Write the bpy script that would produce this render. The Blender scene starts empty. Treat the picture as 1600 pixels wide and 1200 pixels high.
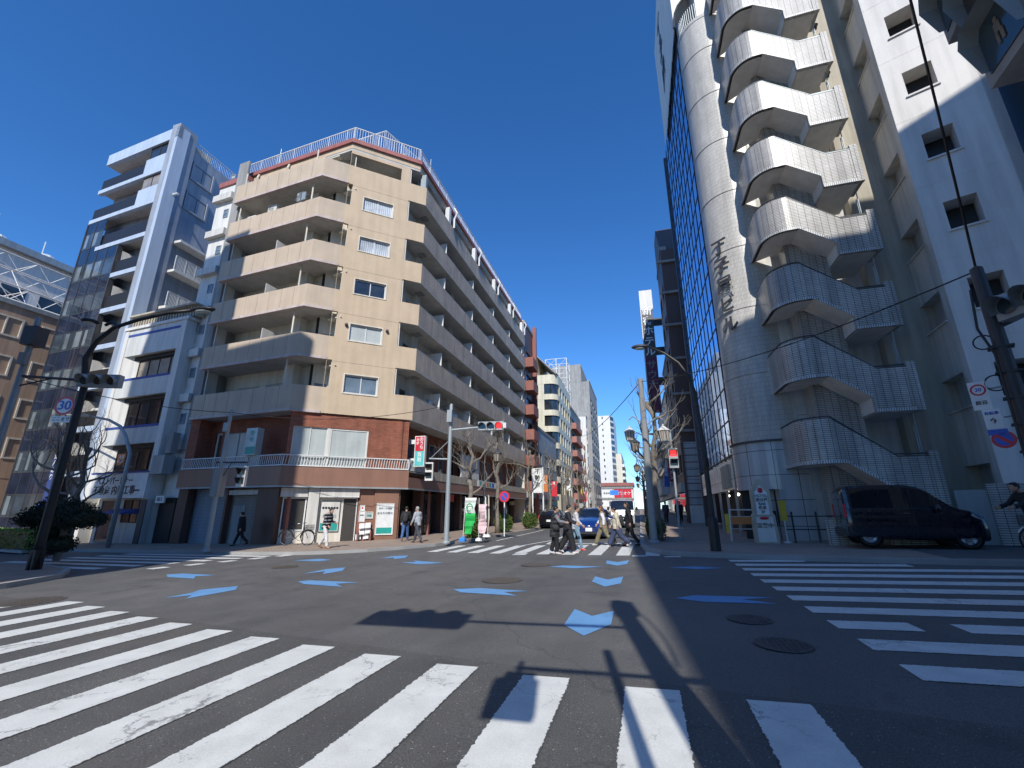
import bpy, bmesh, math, random
from mathutils import Vector, Matrix
random.seed(7)
sc=bpy.context.scene
COL=sc.collection
# ---------------------------------------------------------------- survey helpers
# (camera measured from the photograph; used to turn sight lines into real positions)
FL=685.;TH=math.atan(196/685.);PS=math.radians(15.67);EYE=1.55
_c,_s=math.cos(TH),math.sin(TH);_cp,_sp=math.cos(PS),math.sin(PS)
def ray(px,py):
    r=px-800;u=600-py
    F=FL*_c-u*_s;U=u*_c+FL*_s
    return (r*_cp-F*_sp, r*_sp+F*_cp, U)
def gz(x,y):
    q=x*_cp+y*_sp
    return (.03 if q>0 else .02)*q
def G(px,py,dz=0):
    d=ray(px,py);S=.03 if px>800 else .02;k=S*(d[0]*_cp+d[1]*_sp)-d[2]
    t=(EYE-dz)/k
    return (d[0]*t,d[1]*t,EYE+d[2]*t)
def PL(px,py,p,n):
    d=ray(px,py);t=(p[0]*n[0]+p[1]*n[1])/(d[0]*n[0]+d[1]*n[1])
    return (d[0]*t,d[1]*t,EYE+d[2]*t)
KERB=.12
# ---------------------------------------------------------------- scene graph helpers
def link(o): COL.objects.link(o); return o
def tag(o,label=None,cat=None,group=None,kind=None):
    if label: o['label']=label
    if cat: o['category']=cat
    if group: o['group']=group
    if kind: o['kind']=kind
    return o
def thing(name,label,cat,loc=(0,0,0),rotz=0,group=None):
    o=bpy.data.objects.new(name,None); o.empty_display_size=.3; link(o)
    o.location=loc; o.rotation_euler=(0,0,rotz)
    return tag(o,label,cat,group)
def origin(o):
    v=Vector((0,0,0))
    while o is not None:
        v+=o.location; o=o.parent
    return v
def dup(o,loc=None,rotz=None,label=None,group=None,parent=None,scale=None):
    c=o.copy(); link(c)
    if parent is not None: c.parent=parent
    if loc is not None: c.location=loc
    if rotz is not None: c.rotation_euler=(0,0,rotz)
    if scale is not None: c.scale=(scale,)*3
    if label: c['label']=label
    if group: c['group']=group
    for ch in list(o.children): dup(ch,parent=c)
    return c
class Fr:
    """vertical facade frame: u along, z up, w outward"""
    def __init__(s,o,d):
        l=math.hypot(d[0],d[1]); s.o=(o[0],o[1]); s.d=(d[0]/l,d[1]/l); s.n=(s.d[1],-s.d[0])
    def P(s,u,z,w=0): return (s.o[0]+u*s.d[0]+w*s.n[0], s.o[1]+u*s.d[1]+w*s.n[1], z)
    def at(s,px,py,w=0):
        o=(s.o[0]+w*s.n[0],s.o[1]+w*s.n[1])
        p=PL(px,py,o,s.n); return ((p[0]-s.o[0])*s.d[0]+(p[1]-s.o[1])*s.d[1], p[2])
    def u(s,px,py,w=0): return s.at(px,py,w)[0]
    def z(s,px,py,w=0): return s.at(px,py,w)[1]
    def off(s,w): return Fr((s.o[0]+w*s.n[0],s.o[1]+w*s.n[1]),s.d)
class MB:
    def __init__(s): s.v=[];s.f=[];s.m=[];s.uv={}
    def face(s,pts,mi=0,uv=None):
        i=len(s.v); s.v+= [tuple(p) for p in pts]; s.f.append(tuple(range(i,i+len(pts)))); s.m.append(mi)
        if uv: s.uv[len(s.f)-1]=uv
        return s
    def box(s,x0,x1,y0,y1,z0,z1,mi=0):
        if x0>x1:x0,x1=x1,x0
        if y0>y1:y0,y1=y1,y0
        if z0>z1:z0,z1=z1,z0
        return s.hexa([(x0,y0,z0),(x1,y0,z0),(x1,y1,z0),(x0,y1,z0),(x0,y0,z1),(x1,y0,z1),(x1,y1,z1),(x0,y1,z1)],mi)
    def hexa(s,p,mi=0):
        i=len(s.v); s.v+=[tuple(q) for q in p]
        for f in ((0,3,2,1),(4,5,6,7),(0,1,5,4),(1,2,6,5),(2,3,7,6),(3,0,4,7)):
            s.f.append(tuple(i+k for k in f)); s.m.append(mi)
        return s
    def fbox(s,F,u0,u1,z0,z1,w0,w1,mi=0):
        if u0>u1:u0,u1=u1,u0
        if z0>z1:z0,z1=z1,z0
        if w0>w1:w0,w1=w1,w0
        P=F.P
        return s.hexa([P(u0,z0,w1),P(u1,z0,w1),P(u1,z0,w0),P(u0,z0,w0),P(u0,z1,w1),P(u1,z1,w1),P(u1,z1,w0),P(u0,z1,w0)],mi)
    def prism(s,poly,z0,z1,mi=0,caps=True):
        # poly counter-clockwise seen from above; z0/z1 numbers or per-vertex lists
        n=len(poly); a=z0 if isinstance(z0,(list,tuple)) else [z0]*n; b=z1 if isinstance(z1,(list,tuple)) else [z1]*n
        ar=sum(poly[i][0]*poly[(i+1)%n][1]-poly[(i+1)%n][0]*poly[i][1] for i in range(n))
        if ar<0: poly=poly[::-1];a=a[::-1];b=b[::-1]
        i=len(s.v)
        s.v+=[(p[0],p[1],a[k]) for k,p in enumerate(poly)]+[(p[0],p[1],b[k]) for k,p in enumerate(poly)]
        for k in range(n):
            j=(k+1)%n; s.f.append((i+k,i+j,i+n+j,i+n+k)); s.m.append(mi)
        if caps:
            s.f.append(tuple(i+k for k in range(n-1,-1,-1)));s.m.append(mi)
            s.f.append(tuple(i+n+k for k in range(n)));s.m.append(mi)
        return s
    def tube(s,path,r,n=8,mi=0,cap=True):
        path=[Vector(p) for p in path]; R=r if isinstance(r,(list,tuple)) else [r]*len(path)
        i0=len(s.v); prev=None
        for k,p in enumerate(path):
            if k==0: t=path[1]-p
            elif k==len(path)-1: t=p-path[k-1]
            else: t=(path[k+1]-p).normalized()+(p-path[k-1]).normalized()
            if t.length<1e-9: t=Vector((0,0,1))
            t.normalize()
            if prev is None:
                a=Vector((0,0,1)) if abs(t.z)<.9 else Vector((1,0,0)); x=t.cross(a).normalized()
            else:
                x=prev-t*prev.dot(t)
                x=x.normalized() if x.length>1e-6 else t.orthogonal().normalized()
            prev=x; y=t.cross(x)
            for q in range(n):
                an=2*math.pi*q/n; s.v.append(tuple(p+(x*math.cos(an)+y*math.sin(an))*R[k]))
        for k in range(len(path)-1):
            for q in range(n):
                a=i0+k*n+q;b=i0+k*n+(q+1)%n; s.f.append((a,b,b+n,a+n));s.m.append(mi)
        if cap:
            s.f.append(tuple(i0+q for q in range(n-1,-1,-1)));s.m.append(mi)
            e=i0+(len(path)-1)*n; s.f.append(tuple(e+q for q in range(n)));s.m.append(mi)
        return s
    def lathe(s,prof,c=(0,0,0),n=16,mi=0,a0=0,a1=2*math.pi):
        # prof: list of (r,z)
        full=abs(a1-a0-2*math.pi)<1e-6; m=n if full else n+1; i0=len(s.v)
        for r,z in prof:
            for q in range(m):
                an=a0+(a1-a0)*q/n; s.v.append((c[0]+r*math.cos(an),c[1]+r*math.sin(an),c[2]+z))
        for k in range(len(prof)-1):
            for q in range(n):
                a=i0+k*m+q; b=i0+k*m+(q+1)%m
                s.f.append((a,b,b+m,a+m)); s.m.append(mi)
        return s
    def ell(s,c,r,n=12,mi=0,rings=8):
        prof=[(max(1e-4,math.sin(math.pi*k/rings)),-math.cos(math.pi*k/rings)) for k in range(rings+1)]
        i0=len(s.v); s.lathe(prof,(0,0,0),n,mi)
        for j in range(i0,len(s.v)):
            v=s.v[j]; s.v[j]=(c[0]+v[0]*r[0],c[1]+v[1]*r[1],c[2]+v[2]*r[2])
        return s
    def xf(s,M,start=0):
        for j in range(start,len(s.v)): s.v[j]=tuple(M@Vector(s.v[j]))
        return s
    def build(s,name,mat,parent=None,smooth=False,world=True,auto=None):
        me=bpy.data.meshes.new(name)
        off=origin(parent) if (parent is not None and world) else Vector((0,0,0))
        me.from_pydata([(v[0]-off.x,v[1]-off.y,v[2]-off.z) for v in s.v],[],s.f)
        mats=mat if isinstance(mat,(list,tuple)) else [mat]
        for m in mats: me.materials.append(m)
        if len(mats)>1:
            for p,mi in zip(me.polygons,s.m): p.material_index=mi
        uvl=me.uv_layers.new(name='UVMap').data
        for p in me.polygons:
            ov=s.uv.get(p.index)
            if ov:
                for k,li in enumerate(p.loop_indices): uvl[li].uv=ov[k]
                continue
            n=p.normal
            if abs(n.z)>.75:
                for li in p.loop_indices:
                    v=s.v[me.loops[li].vertex_index]; uvl[li].uv=(v[0],v[1])
            else:
                l=math.hypot(n.x,n.y) or 1; t=(-n.y/l,n.x/l)
                for li in p.loop_indices:
                    v=s.v[me.loops[li].vertex_index]; uvl[li].uv=(v[0]*t[0]+v[1]*t[1],v[2])
        if smooth:
            for p in me.polygons: p.use_smooth=True
        o=bpy.data.objects.new(name,me); link(o)
        if parent is not None: o.parent=parent
        return o
def merge_smooth(o,dist=.0005,angle=40):
    bm=bmesh.new(); bm.from_mesh(o.data); bmesh.ops.remove_doubles(bm,verts=bm.verts,dist=dist)
    for e in bm.edges:
        if len(e.link_faces)==2 and e.calc_face_angle(0)>math.radians(angle): e.smooth=False
    for f in bm.faces: f.smooth=True
    bm.to_mesh(o.data); bm.free(); return o
def single(mb,name,mat,label,cat,group=None,kind=None,smooth=False):
    """a thing that is one mesh, origin at its base"""
    xs=[v[0] for v in mb.v];ys=[v[1] for v in mb.v];zs=[v[2] for v in mb.v]
    b=Vector(((min(xs)+max(xs))/2,(min(ys)+max(ys))/2,min(zs)))
    o=mb.build(name,mat,None,smooth)
    o.data.transform(Matrix.Translation(-b)); o.location=b
    return tag(o,label,cat,group,kind)
# ---------------------------------------------------------------- materials
def newmat(name):
    m=bpy.data.materials.new(name); m.use_nodes=True; nt=m.node_tree
    return m,nt,nt.nodes['Principled BSDF']
def N(nt,t,**k):
    n=nt.nodes.new(t)
    for a,b in k.items():
        if a in n.inputs: n.inputs[a].default_value=b
        else: setattr(n,a,b)
    return n
def mixc(nt,fac,a,b,mode='MIX'):
    n=nt.nodes.new('ShaderNodeMix'); n.data_type='RGBA'; n.blend_type=mode
    for s,v in ((0,fac),(6,a),(7,b)):
        if hasattr(v,'links') or hasattr(v,'is_output'): nt.links.new(v,n.inputs[s])
        else: n.inputs[s].default_value=v if s==0 else (*v[:3],1)
    return n.outputs[2]
def ramp(nt,src,stops):
    n=nt.nodes.new('ShaderNodeValToRGB'); nt.links.new(src,n.inputs[0]); e=n.color_ramp.elements
    while len(e)<len(stops): e.new(.5)
    for el,(p,c) in zip(e,stops): el.position=p; el.color=(c,c,c,1) if not isinstance(c,tuple) else (*c,1)
    return n.outputs[0]
def mathn(nt,op,a,b=None,c=None):
    n=nt.nodes.new('ShaderNodeMath'); n.operation=op
    for i,v in enumerate((a,b,c)):
        if v is None: continue
        if hasattr(v,'links'): nt.links.new(v,n.inputs[i])
        else: n.inputs[i].default_value=v
    return n.outputs[0]
def noise(nt,scale,detail=4,vec=None,rough=.55,stretch=None):
    if vec is None: vec=N(nt,'ShaderNodeTexCoord').outputs['Object']
    if stretch:
        mp=nt.nodes.new('ShaderNodeMapping'); nt.links.new(vec,mp.inputs[0]); mp.inputs['Scale'].default_value=stretch; vec=mp.outputs[0]
    n=N(nt,'ShaderNodeTexNoise',Scale=scale,Detail=detail,Roughness=rough); nt.links.new(vec,n.inputs['Vector']); return n.outputs[0]
def geo(nt): return N(nt,'ShaderNodeNewGeometry').outputs['Position']
def bump(nt,b,h,strength=.3,dist=.02):
    n=N(nt,'ShaderNodeBump',Strength=strength,Distance=dist); nt.links.new(h,n.inputs['Height']); nt.links.new(n.outputs[0],b.inputs['Normal'])
def paint(name,c,rough=.6,var=.18,streak=.25,metal=0,spec=.5,bmp=.15,scale=1.2,coat=0):
    """weathered surface: broad blotches, rain streaks and fine grain"""
    m,nt,b=newmat(name); P=geo(nt)
    a=noise(nt,scale,5,P); s=noise(nt,1.0,4,P,stretch=(3.2,3.2,.22)); f=noise(nt,38,3,P)
    a=ramp(nt,a,[(.3,1-var),(.7,1+0*var)]); s=ramp(nt,s,[(.38,1-streak),(.6,1.0)])
    x=mixc(nt,1,(*c,1),a,'MULTIPLY'); x=mixc(nt,1,x,s,'MULTIPLY')
    x=mixc(nt,.12,x,ramp(nt,f,[(.3,.55),(.7,1.3)]),'MULTIPLY')
    nt.links.new(x,b.inputs['Base Color']); b.inputs['Roughness'].default_value=rough; b.inputs['Metallic'].default_value=metal
    b.inputs['Specular IOR Level'].default_value=spec
    if coat: b.inputs['Coat Weight'].default_value=coat; b.inputs['Coat Roughness'].default_value=.04
    if bmp: bump(nt,b,f,bmp,.01)
    return m
def flat(name,c,rough=.5,metal=0,emit=0,spec=.5,coat=0,alpha=1):
    m,nt,b=newmat(name); P=geo(nt); a=ramp(nt,noise(nt,4,4,P),[(.3,.88),(.7,1.04)])
    nt.links.new(mixc(nt,1,(*c,1),a,'MULTIPLY'),b.inputs['Base Color'])
    b.inputs['Roughness'].default_value=rough; b.inputs['Metallic'].default_value=metal; b.inputs['Specular IOR Level'].default_value=spec
    if coat: b.inputs['Coat Weight'].default_value=coat; b.inputs['Coat Roughness'].default_value=.05
    if emit: b.inputs['Emission Color'].default_value=(*c,1); b.inputs['Emission Strength'].default_value=emit
    return m
def brick(name,c1,c2,mortar,w,h,ms=.006,rough=.6,vary=.3,off=.5,bmp=.4,spec=.5,coat=0,streak=.2):
    m,nt,b=newmat(name); uv=N(nt,'ShaderNodeUVMap').outputs[0]
    n=N(nt,'ShaderNodeTexBrick',Scale=1.0); nt.links.new(uv,n.inputs['Vector'])
    n.inputs['Brick Width'].default_value=w; n.inputs['Row Height'].default_value=h; n.inputs['Mortar Size'].default_value=ms
    n.inputs['Color1'].default_value=(*c1,1);n.inputs['Color2'].default_value=(*c2,1);n.inputs['Mortar'].default_value=(*mortar,1); n.offset=off
    n.inputs['Bias'].default_value=0; n.inputs['Mortar Smooth'].default_value=.1
    P=geo(nt); a=ramp(nt,noise(nt,.9,5,P),[(.3,1-vary),(.7,1.05)]); s=ramp(nt,noise(nt,1,4,P,stretch=(2.5,2.5,.2)),[(.35,1-streak),(.6,1)])
    x=mixc(nt,1,n.outputs['Color'],a,'MULTIPLY'); x=mixc(nt,1,x,s,'MULTIPLY')
    nt.links.new(x,b.inputs['Base Color']); b.inputs['Roughness'].default_value=rough; b.inputs['Specular IOR Level'].default_value=spec
    if coat: b.inputs['Coat Weight'].default_value=coat; b.inputs['Coat Roughness'].default_value=.08
    if bmp: bump(nt,b,mathn(nt,'SUBTRACT',1,n.outputs['Fac']),bmp,.008)
    return m
def glass(name,c,rough=.04,var=.5,metal=0,spec=.9):
    m,nt,b=newmat(name); P=geo(nt)
    a=ramp(nt,noise(nt,.7,3,P),[(.35,1-var),(.65,1.2)]); nt.links.new(mixc(nt,1,(*c,1),a,'MULTIPLY'),b.inputs['Base Color'])
    b.inputs['Roughness'].default_value=rough; b.inputs['Specular IOR Level'].default_value=spec; b.inputs['Metallic'].default_value=metal
    bump(nt,b,noise(nt,.6,2,P),.05,.05)
    return m
def curtain(name,c,c2):
    m,nt,b=newmat(name); uv=N(nt,'ShaderNodeUVMap').outputs[0]
    w=N(nt,'ShaderNodeTexWave',Scale=2.6,Distortion=1.6); nt.links.new(uv,w.inputs['Vector']); w.inputs['Detail'].default_value=2
    x=mixc(nt,ramp(nt,w.outputs['Fac'],[(.1,0.),(.9,1.)]),(*c2,1),(*c,1)); P=geo(nt)
    x=mixc(nt,1,x,ramp(nt,noise(nt,.9,3,P),[(.35,.6),(.6,1.05)]),'MULTIPLY')
    nt.links.new(x,b.inputs['Base Color']); b.inputs['Roughness'].default_value=.5
    b.inputs['Coat Weight'].default_value=1; b.inputs['Coat Roughness'].default_value=.02
    return m
M={}
# ground
def asphalt():
    m,nt,b=newmat('asphalt'); P=geo(nt)
    big=noise(nt,.22,5,P); mid=noise(nt,1.6,5,P); fine=noise(nt,90,3,P,rough=.8)
    # older, coarser asphalt under the near crossing (y<5)
    sx=nt.nodes.new('ShaderNodeSeparateXYZ'); nt.links.new(P,sx.inputs[0])
    edge=mathn(nt,'ADD',sx.outputs[1],mathn(nt,'MULTIPLY',sx.outputs[0],.16)); old=mathn(nt,'LESS_THAN',edge,4.75)
    c=mixc(nt,old,(.132,.127,.119),(.109,.105,.098))
    c=mixc(nt,1,c,ramp(nt,big,[(.3,.82),(.7,1.12)]),'MULTIPLY'); c=mixc(nt,1,c,ramp(nt,mid,[(.3,.88),(.75,1.1)]),'MULTIPLY')
    lo=ramp(nt,fine,[(.32,.42),(.70,1.62)]); c=mixc(nt,1,c,lo,'MULTIPLY')
    # bright stone chips
    v=N(nt,'ShaderNodeTexVoronoi',Scale=34); nt.links.new(P,v.inputs['Vector'])
    chips=mathn(nt,'MULTIPLY',ramp(nt,v.outputs['Distance'],[(.10,1.),(.22,0.)]),mathn(nt,'GREATER_THAN',noise(nt,27,1,P),.56))
    chips=mathn(nt,'MULTIPLY',chips,mathn(nt,'MULTIPLY_ADD',old,.75,.15)); c=mixc(nt,chips,c,(.46,.45,.42))
    # oil stains, tyre polish and a darker relaid strip
    st=ramp(nt,noise(nt,.75,6,P,rough=.65),[(.60,0.),(.68,1.)]); c=mixc(nt,mathn(nt,'MULTIPLY',st,.42),c,(.045,.044,.042))
    ty=ramp(nt,noise(nt,.5,3,P,stretch=(2.2,.10,1)),[(.48,0.),(.62,1.)]); c=mixc(nt,mathn(nt,'MULTIPLY',ty,.16),c,(.05,.05,.05))
    br=ramp(nt,noise(nt,.33,3,P),[(.56,0.),(.64,1.)]); c=mixc(nt,mathn(nt,'MULTIPLY',br,.22),c,(.15,.125,.10))
    nn=mathn(nt,'MULTIPLY',mathn(nt,'GREATER_THAN',sx.outputs[0],-3.4),mathn(nt,'LESS_THAN',sx.outputs[0],-2.1)); c=mixc(nt,mathn(nt,'MULTIPLY',nn,.12),c,(.05,.05,.052))
    # long repair joints and tar cracks
    vb=N(nt,'ShaderNodeTexVoronoi',Scale=.16); vb.feature='DISTANCE_TO_EDGE'
    ns=N(nt,'ShaderNodeTexNoise',Scale=.9,Detail=6); nt.links.new(P,ns.inputs['Vector'])
    pv=mixc(nt,.35,P,ns.outputs['Color']); 
    va=nt.nodes.new('ShaderNodeVectorMath'); va.operation='MULTIPLY_ADD'; nt.links.new(ns.outputs['Color'],va.inputs[0]); va.inputs[1].default_value=(1.6,1.6,0); nt.links.new(P,va.inputs[2])
    nt.links.new(va.outputs[0],vb.inputs['Vector'])
    c=mixc(nt,mathn(nt,'MULTIPLY',ramp(nt,vb.outputs['Distance'],[(.0,1.),(.003,0.)]),.38),c,(.035,.035,.035))
    nt.links.new(c,b.inputs['Base Color']); nt.links.new(ramp(nt,mid,[(.3,.62),(.7,.85)]),b.inputs['Roughness']); b.inputs['Specular IOR Level'].default_value=.35
    bump(nt,b,fine,.5,.006); return m
M['asphalt']=asphalt()
def roadpaint(name,c,crack=1.,wear=.5):
    m,nt,b=newmat(name); P=geo(nt); uv=N(nt,'ShaderNodeUVMap').outputs[0]
    sx=nt.nodes.new('ShaderNodeSeparateXYZ'); nt.links.new(uv,sx.inputs[0])
    e=mathn(nt,'SUBTRACT',.5,mathn(nt,'ABSOLUTE',mathn(nt,'SUBTRACT',sx.outputs[0],.5)))   # 0 at long edges
    nz=noise(nt,22,5,P,rough=.7); jag=mathn(nt,'MULTIPLY',mathn(nt,'SUBTRACT',nz,.42),.14)
    edge=mathn(nt,'GREATER_THAN',mathn(nt,'ADD',e,mathn(nt,'MULTIPLY',jag,-1)),.012)
    ns=N(nt,'ShaderNodeTexNoise',Scale=2.2,Detail=7,Roughness=.7); nt.links.new(P,ns.inputs['Vector'])
    va=nt.nodes.new('ShaderNodeVectorMath'); va.operation='MULTIPLY_ADD'; nt.links.new(ns.outputs['Color'],va.inputs[0]); va.inputs[1].default_value=(.75,.75,0); nt.links.new(P,va.inputs[2])
    cr=None
    for sc_,wd in ((.8,.008),(2.3,.010)):
        v=N(nt,'ShaderNodeTexVoronoi',Scale=sc_); v.feature='DISTANCE_TO_EDGE'; nt.links.new(va.outputs[0],v.inputs['Vector'])
        k=ramp(nt,v.outputs['Distance'],[(.0,1.),(wd,0.)])
        k=mathn(nt,'MULTIPLY',k,ramp(nt,noise(nt,.55 if sc_<1 else 1.3,2,P),[(.5,0.),(.56,1.)]))
        cr=k if cr is None else mathn(nt,'MAXIMUM',cr,k)
    scuff=ramp(nt,noise(nt,11,6,P,rough=.75),[(.64,0.),(.72,wear)])
    f=mathn(nt,'MULTIPLY',edge,mathn(nt,'SUBTRACT',1,mathn(nt,'MULTIPLY',cr,.75*crack))); f=mathn(nt,'MULTIPLY',f,mathn(nt,'SUBTRACT',1,scuff))
    pc=mixc(nt,1,(*c,1),ramp(nt,noise(nt,3.5,5,P),[(.3,.86),(.7,1.03)]),'MULTIPLY')
    pc=mixc(nt,1,pc,ramp(nt,noise(nt,70,2,P),[(.3,.9),(.7,1.05)]),'MULTIPLY')
    nt.links.new(mixc(nt,f,(.075,.075,.073),pc),b.inputs['Base Color']); b.inputs['Roughness'].default_value=.7
    bump(nt,b,noise(nt,80,3,P),.3,.004)
    return m
M['white_line']=roadpaint('white_road_paint',(.70,.70,.655))
M['blue_mark']=roadpaint('blue_road_paint',(.15,.34,.60),.0,.35)
def paving(name,c1,c2):
    return brick(name,c1,c2,(.15,.125,.10),.20,.10,.006,rough=.8,vary=.22,bmp=.25,streak=.05)
M['paving']=paving('tan_paving',(.42,.32,.24),(.36,.27,.205))
M['paving2']=paving('red_brown_paving',(.36,.265,.205),(.41,.31,.245))
M['kerb']=paint('kerb_stone',(.36,.355,.34),.8,streak=.0)
M['metal_cover']=flat('cast_iron',(.13,.11,.09),.6,.3); M['cover_dark']=flat('shaded_iron_cover',(.075,.073,.07),.7,.1)  # second iron is a copy with shade in its colour, for the shaded covers
# walls
M['beige']=paint('beige_render',(.615,.477,.33),.85,.12,.08)
M['beige_tile']=brick('beige_brown_spray_tile',(.72,.60,.45),(.62,.51,.385),(.44,.36,.29),.10,.05,.006,vary=.25,bmp=.6)
M['parapet']=paint('mauve_beige_panel',(.57,.46,.345),.8,.12,.08)
M['joint']=paint('dirty_panel_joint',(.27,.21,.16),.9,.3,.2)
M['lip']=paint('pale_pink_lip',(.60,.50,.46),.8,.1,.2)
M['cream']=paint('cream_render',(.74,.69,.58),.85,.12,.14)
M['soffit']=paint('soffit_paint',(.58,.56,.52),.85,.2,.1)
M['redroof']=paint('red_fascia',(.37,.13,.11),.6,.1,.15)
M['brick']=brick('rough_red_brick',(.42,.15,.085),(.33,.105,.06),(.20,.08,.055),.24,.07,.006,rough=.8,vary=.3,bmp=1.)
M['brown']=paint('brown_tile_wall',(.29,.15,.10),.45,.12,.1,spec=.6)
M['darkbrown']=paint('dark_brown_wall',(.12,.065,.05),.5,.12,.1)
M['white']=paint('white_painted_metal',(.74,.74,.72),.5,.06,.12)
M['whitewall']=paint('white_wall_panel',(.74,.72,.67),.6,.06,.14)
M['offwhite']=paint('offwhite_rib_panel',(.68,.655,.60),.6,.08,.2)
M['paleblue']=paint('pale_blue_wall',(.45,.54,.66),.7,.06,.12)
M['greyblue']=paint('grey_blue_wall',(.33,.37,.44),.75,.18,.16)
M['black']=flat('black_metal',(.018,.017,.017),.45)
M['darkgrey']=flat('dark_grey_metal',(.06,.06,.065),.5)
M['grey']=paint('galvanised_grey',(.38,.42,.43),.5,.12,.15,metal=.3)
M['concrete']=paint('concrete_grey',(.36,.355,.34),.85,.18,.25)
M['tan']=paint('tan_brown_render',(.55,.37,.25),.8,.14,.2)
M['cyl_tile']=brick('white_mosaic_tile',(.67,.63,.56),(.58,.545,.485),(.30,.30,.28),.055,.20,.006,rough=.35,vary=.14,off=0,bmp=.4)
M['stair_tile']=brick('white_brick_tile',(.63,.60,.55),(.54,.515,.47),(.13,.12,.11),.23,.068,.009,rough=.3,vary=.22,off=0,bmp=.5,coat=.2,streak=.32)
M['underside']=paint('white_stair_underside',(.88,.84,.77),.85,.12,.1)
M['core']=paint('pale_core_wall',(.66,.65,.61),.85,.2,.2)
M['tower']=paint('white_tower_paint',(.78,.745,.69),.7,.06,.14)
M['tower_side']=paint('white_tower_side',(.78,.74,.67),.75,.12,.22)
M['creamwall']=paint('cream_party_wall',(.53,.48,.38),.85,.14,.25)
M['stone_panel']=brick('grey_stone_panel',(.50,.51,.51),(.48,.49,.49),(.06,.06,.06),.95,.95,.012,rough=.25,vary=.08,off=0,bmp=.3,coat=.3)
M['curtainwall']=glass('blue_mirror_glass',(.42,.60,.95),.03,.25,metal=.92)
M['pane']=glass('window_glass',(.030,.036,.042),.04,.6)
M['pane_blue']=glass('window_glass_blue',(.16,.22,.28),.05,.4)
M['pane_tower']=glass('tower_glass_panel',(.055,.075,.095),.05,.5)
M['pane_dark']=glass('dark_blue_glass',(.018,.028,.055),.03,.4)
M['curt']=curtain('lace_curtain',(.62,.66,.68),(.36,.40,.43))
M['curt_warm']=curtain('beige_curtain',(.44,.38,.30),(.25,.21,.17))
M['frost']=paint('frosted_screen',(.52,.56,.54),.25,.15,.1,coat=.6)
M['shutter']=brick('shutter_slats',(.26,.31,.37),(.25,.30,.36),(.12,.15,.18),30,.075,.010,rough=.45,vary=.1,off=0,bmp=.8)
M['shutter_beige']=brick('beige_shutter_slats',(.27,.24,.22),(.26,.23,.21),(.13,.12,.11),30,.075,.010,rough=.5,vary=.1,off=0,bmp=.8)
M['panel_rib']=brick('ribbed_white_panel',(.68,.69,.66),(.66,.67,.64),(.42,.43,.41),.10,30,.008,rough=.5,vary=.06,off=0,bmp=.6)
M['interior']=flat('shop_interior',(.05,.045,.04),.7)
M['teal']=flat('teal_sign',(.03,.35,.30),.4)
M['red']=flat('red_sign',(.60,.03,.05),.4)
M['orange']=flat('orange_sign',(.62,.20,.05),.5)
M['yellow']=flat('yellow_plate',(.65,.45,.04),.5)
M['bluesign']=flat('blue_sign',(.03,.10,.50),.4)
M['signwhite']=flat('sign_white',(.78,.79,.77),.4)
M['ink']=flat('sign_ink',(.02,.02,.025),.5)
M['inkblue']=flat('blue_lettering',(.04,.07,.22),.5)
M['inkgrey']=flat('grey_lettering',(.22,.24,.24),.5)
M['salmon']=paint('salmon_red_wall',(.33,.13,.10),.8,.1,.15)
M['pinkpanel']=paint('pink_balcony_panel',(.42,.19,.15),.8,.12,.1)
M['greytile']=brick('grey_tile_facade',(.34,.37,.39),(.30,.33,.35),(.20,.21,.22),.4,.2,.01,vary=.15)
M['creamtile']=brick('cream_tile_facade',(.72,.66,.48),(.70,.64,.46),(.42,.38,.28),.30,.30,.008,rough=.5,vary=.08,off=0,bmp=.2)
M['ledred']=flat('lit_red_lamp',(.9,.03,.03),.4,emit=2.2)
M['lens']=glass('signal_lens',(.05,.035,.025),.15,.3)
M['lensg']=glass('signal_lens_green',(.03,.055,.07),.15,.3)
M['bark']=paint('pale_plane_bark',(.27,.235,.19),.9,.45,.1,scale=5,bmp=.6)
M['rubber']=flat('black_rubber',(.02,.02,.02),.8)
M['steel']=flat('wheel_steel',(.42,.43,.44),.35,.8)
M['redsign_dark']=flat('shaded_red_sign',(.28,.02,.03),.5)  # sign red darkened so the colour itself carries the shade of the row
M['curt_dim']=curtain('dim_curtain',(.26,.30,.31),(.12,.15,.17))
M['soldier']=brick('soldier_tile_course',(.70,.70,.67),(.62,.62,.60),(.12,.12,.12),.07,.5,.012,rough=.3,vary=.1,off=0,bmp=.4)
# ---------------------------------------------------------------- world, sun, camera
SUN_AZ=math.radians(-10.); SUN_EL=math.radians(40.)
w=bpy.data.worlds.new('World'); sc.world=w; w.use_nodes=True; nt=w.node_tree
bg=nt.nodes['Background']; sky=nt.nodes.new('ShaderNodeTexSky'); sky.sky_type='NISHITA'; sky.sun_disc=False
sky.sun_elevation=SUN_EL; sky.sun_rotation=math.pi+SUN_AZ; sky.altitude=400; sky.air_density=1.0; sky.dust_density=0.0; sky.ozone_density=1.6
hs=nt.nodes.new('ShaderNodeHueSaturation'); hs.inputs['Saturation'].default_value=1.12; hs.inputs['Value'].default_value=1.0
tn=nt.nodes.new('ShaderNodeMix'); tn.data_type='RGBA'; tn.blend_type='MULTIPLY'; tn.inputs[0].default_value=1; tn.inputs[7].default_value=(.74,.985,1.34,1)
nt.links.new(sky.outputs[0],tn.inputs[6]); nt.links.new(tn.outputs[2],hs.inputs['Color']); nt.links.new(hs.outputs[0],bg.inputs['Color']); bg.inputs['Strength'].default_value=.142
sd=Vector((math.sin(SUN_AZ)*math.cos(SUN_EL),math.cos(SUN_AZ)*math.cos(SUN_EL),-math.sin(SUN_EL)))
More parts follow.
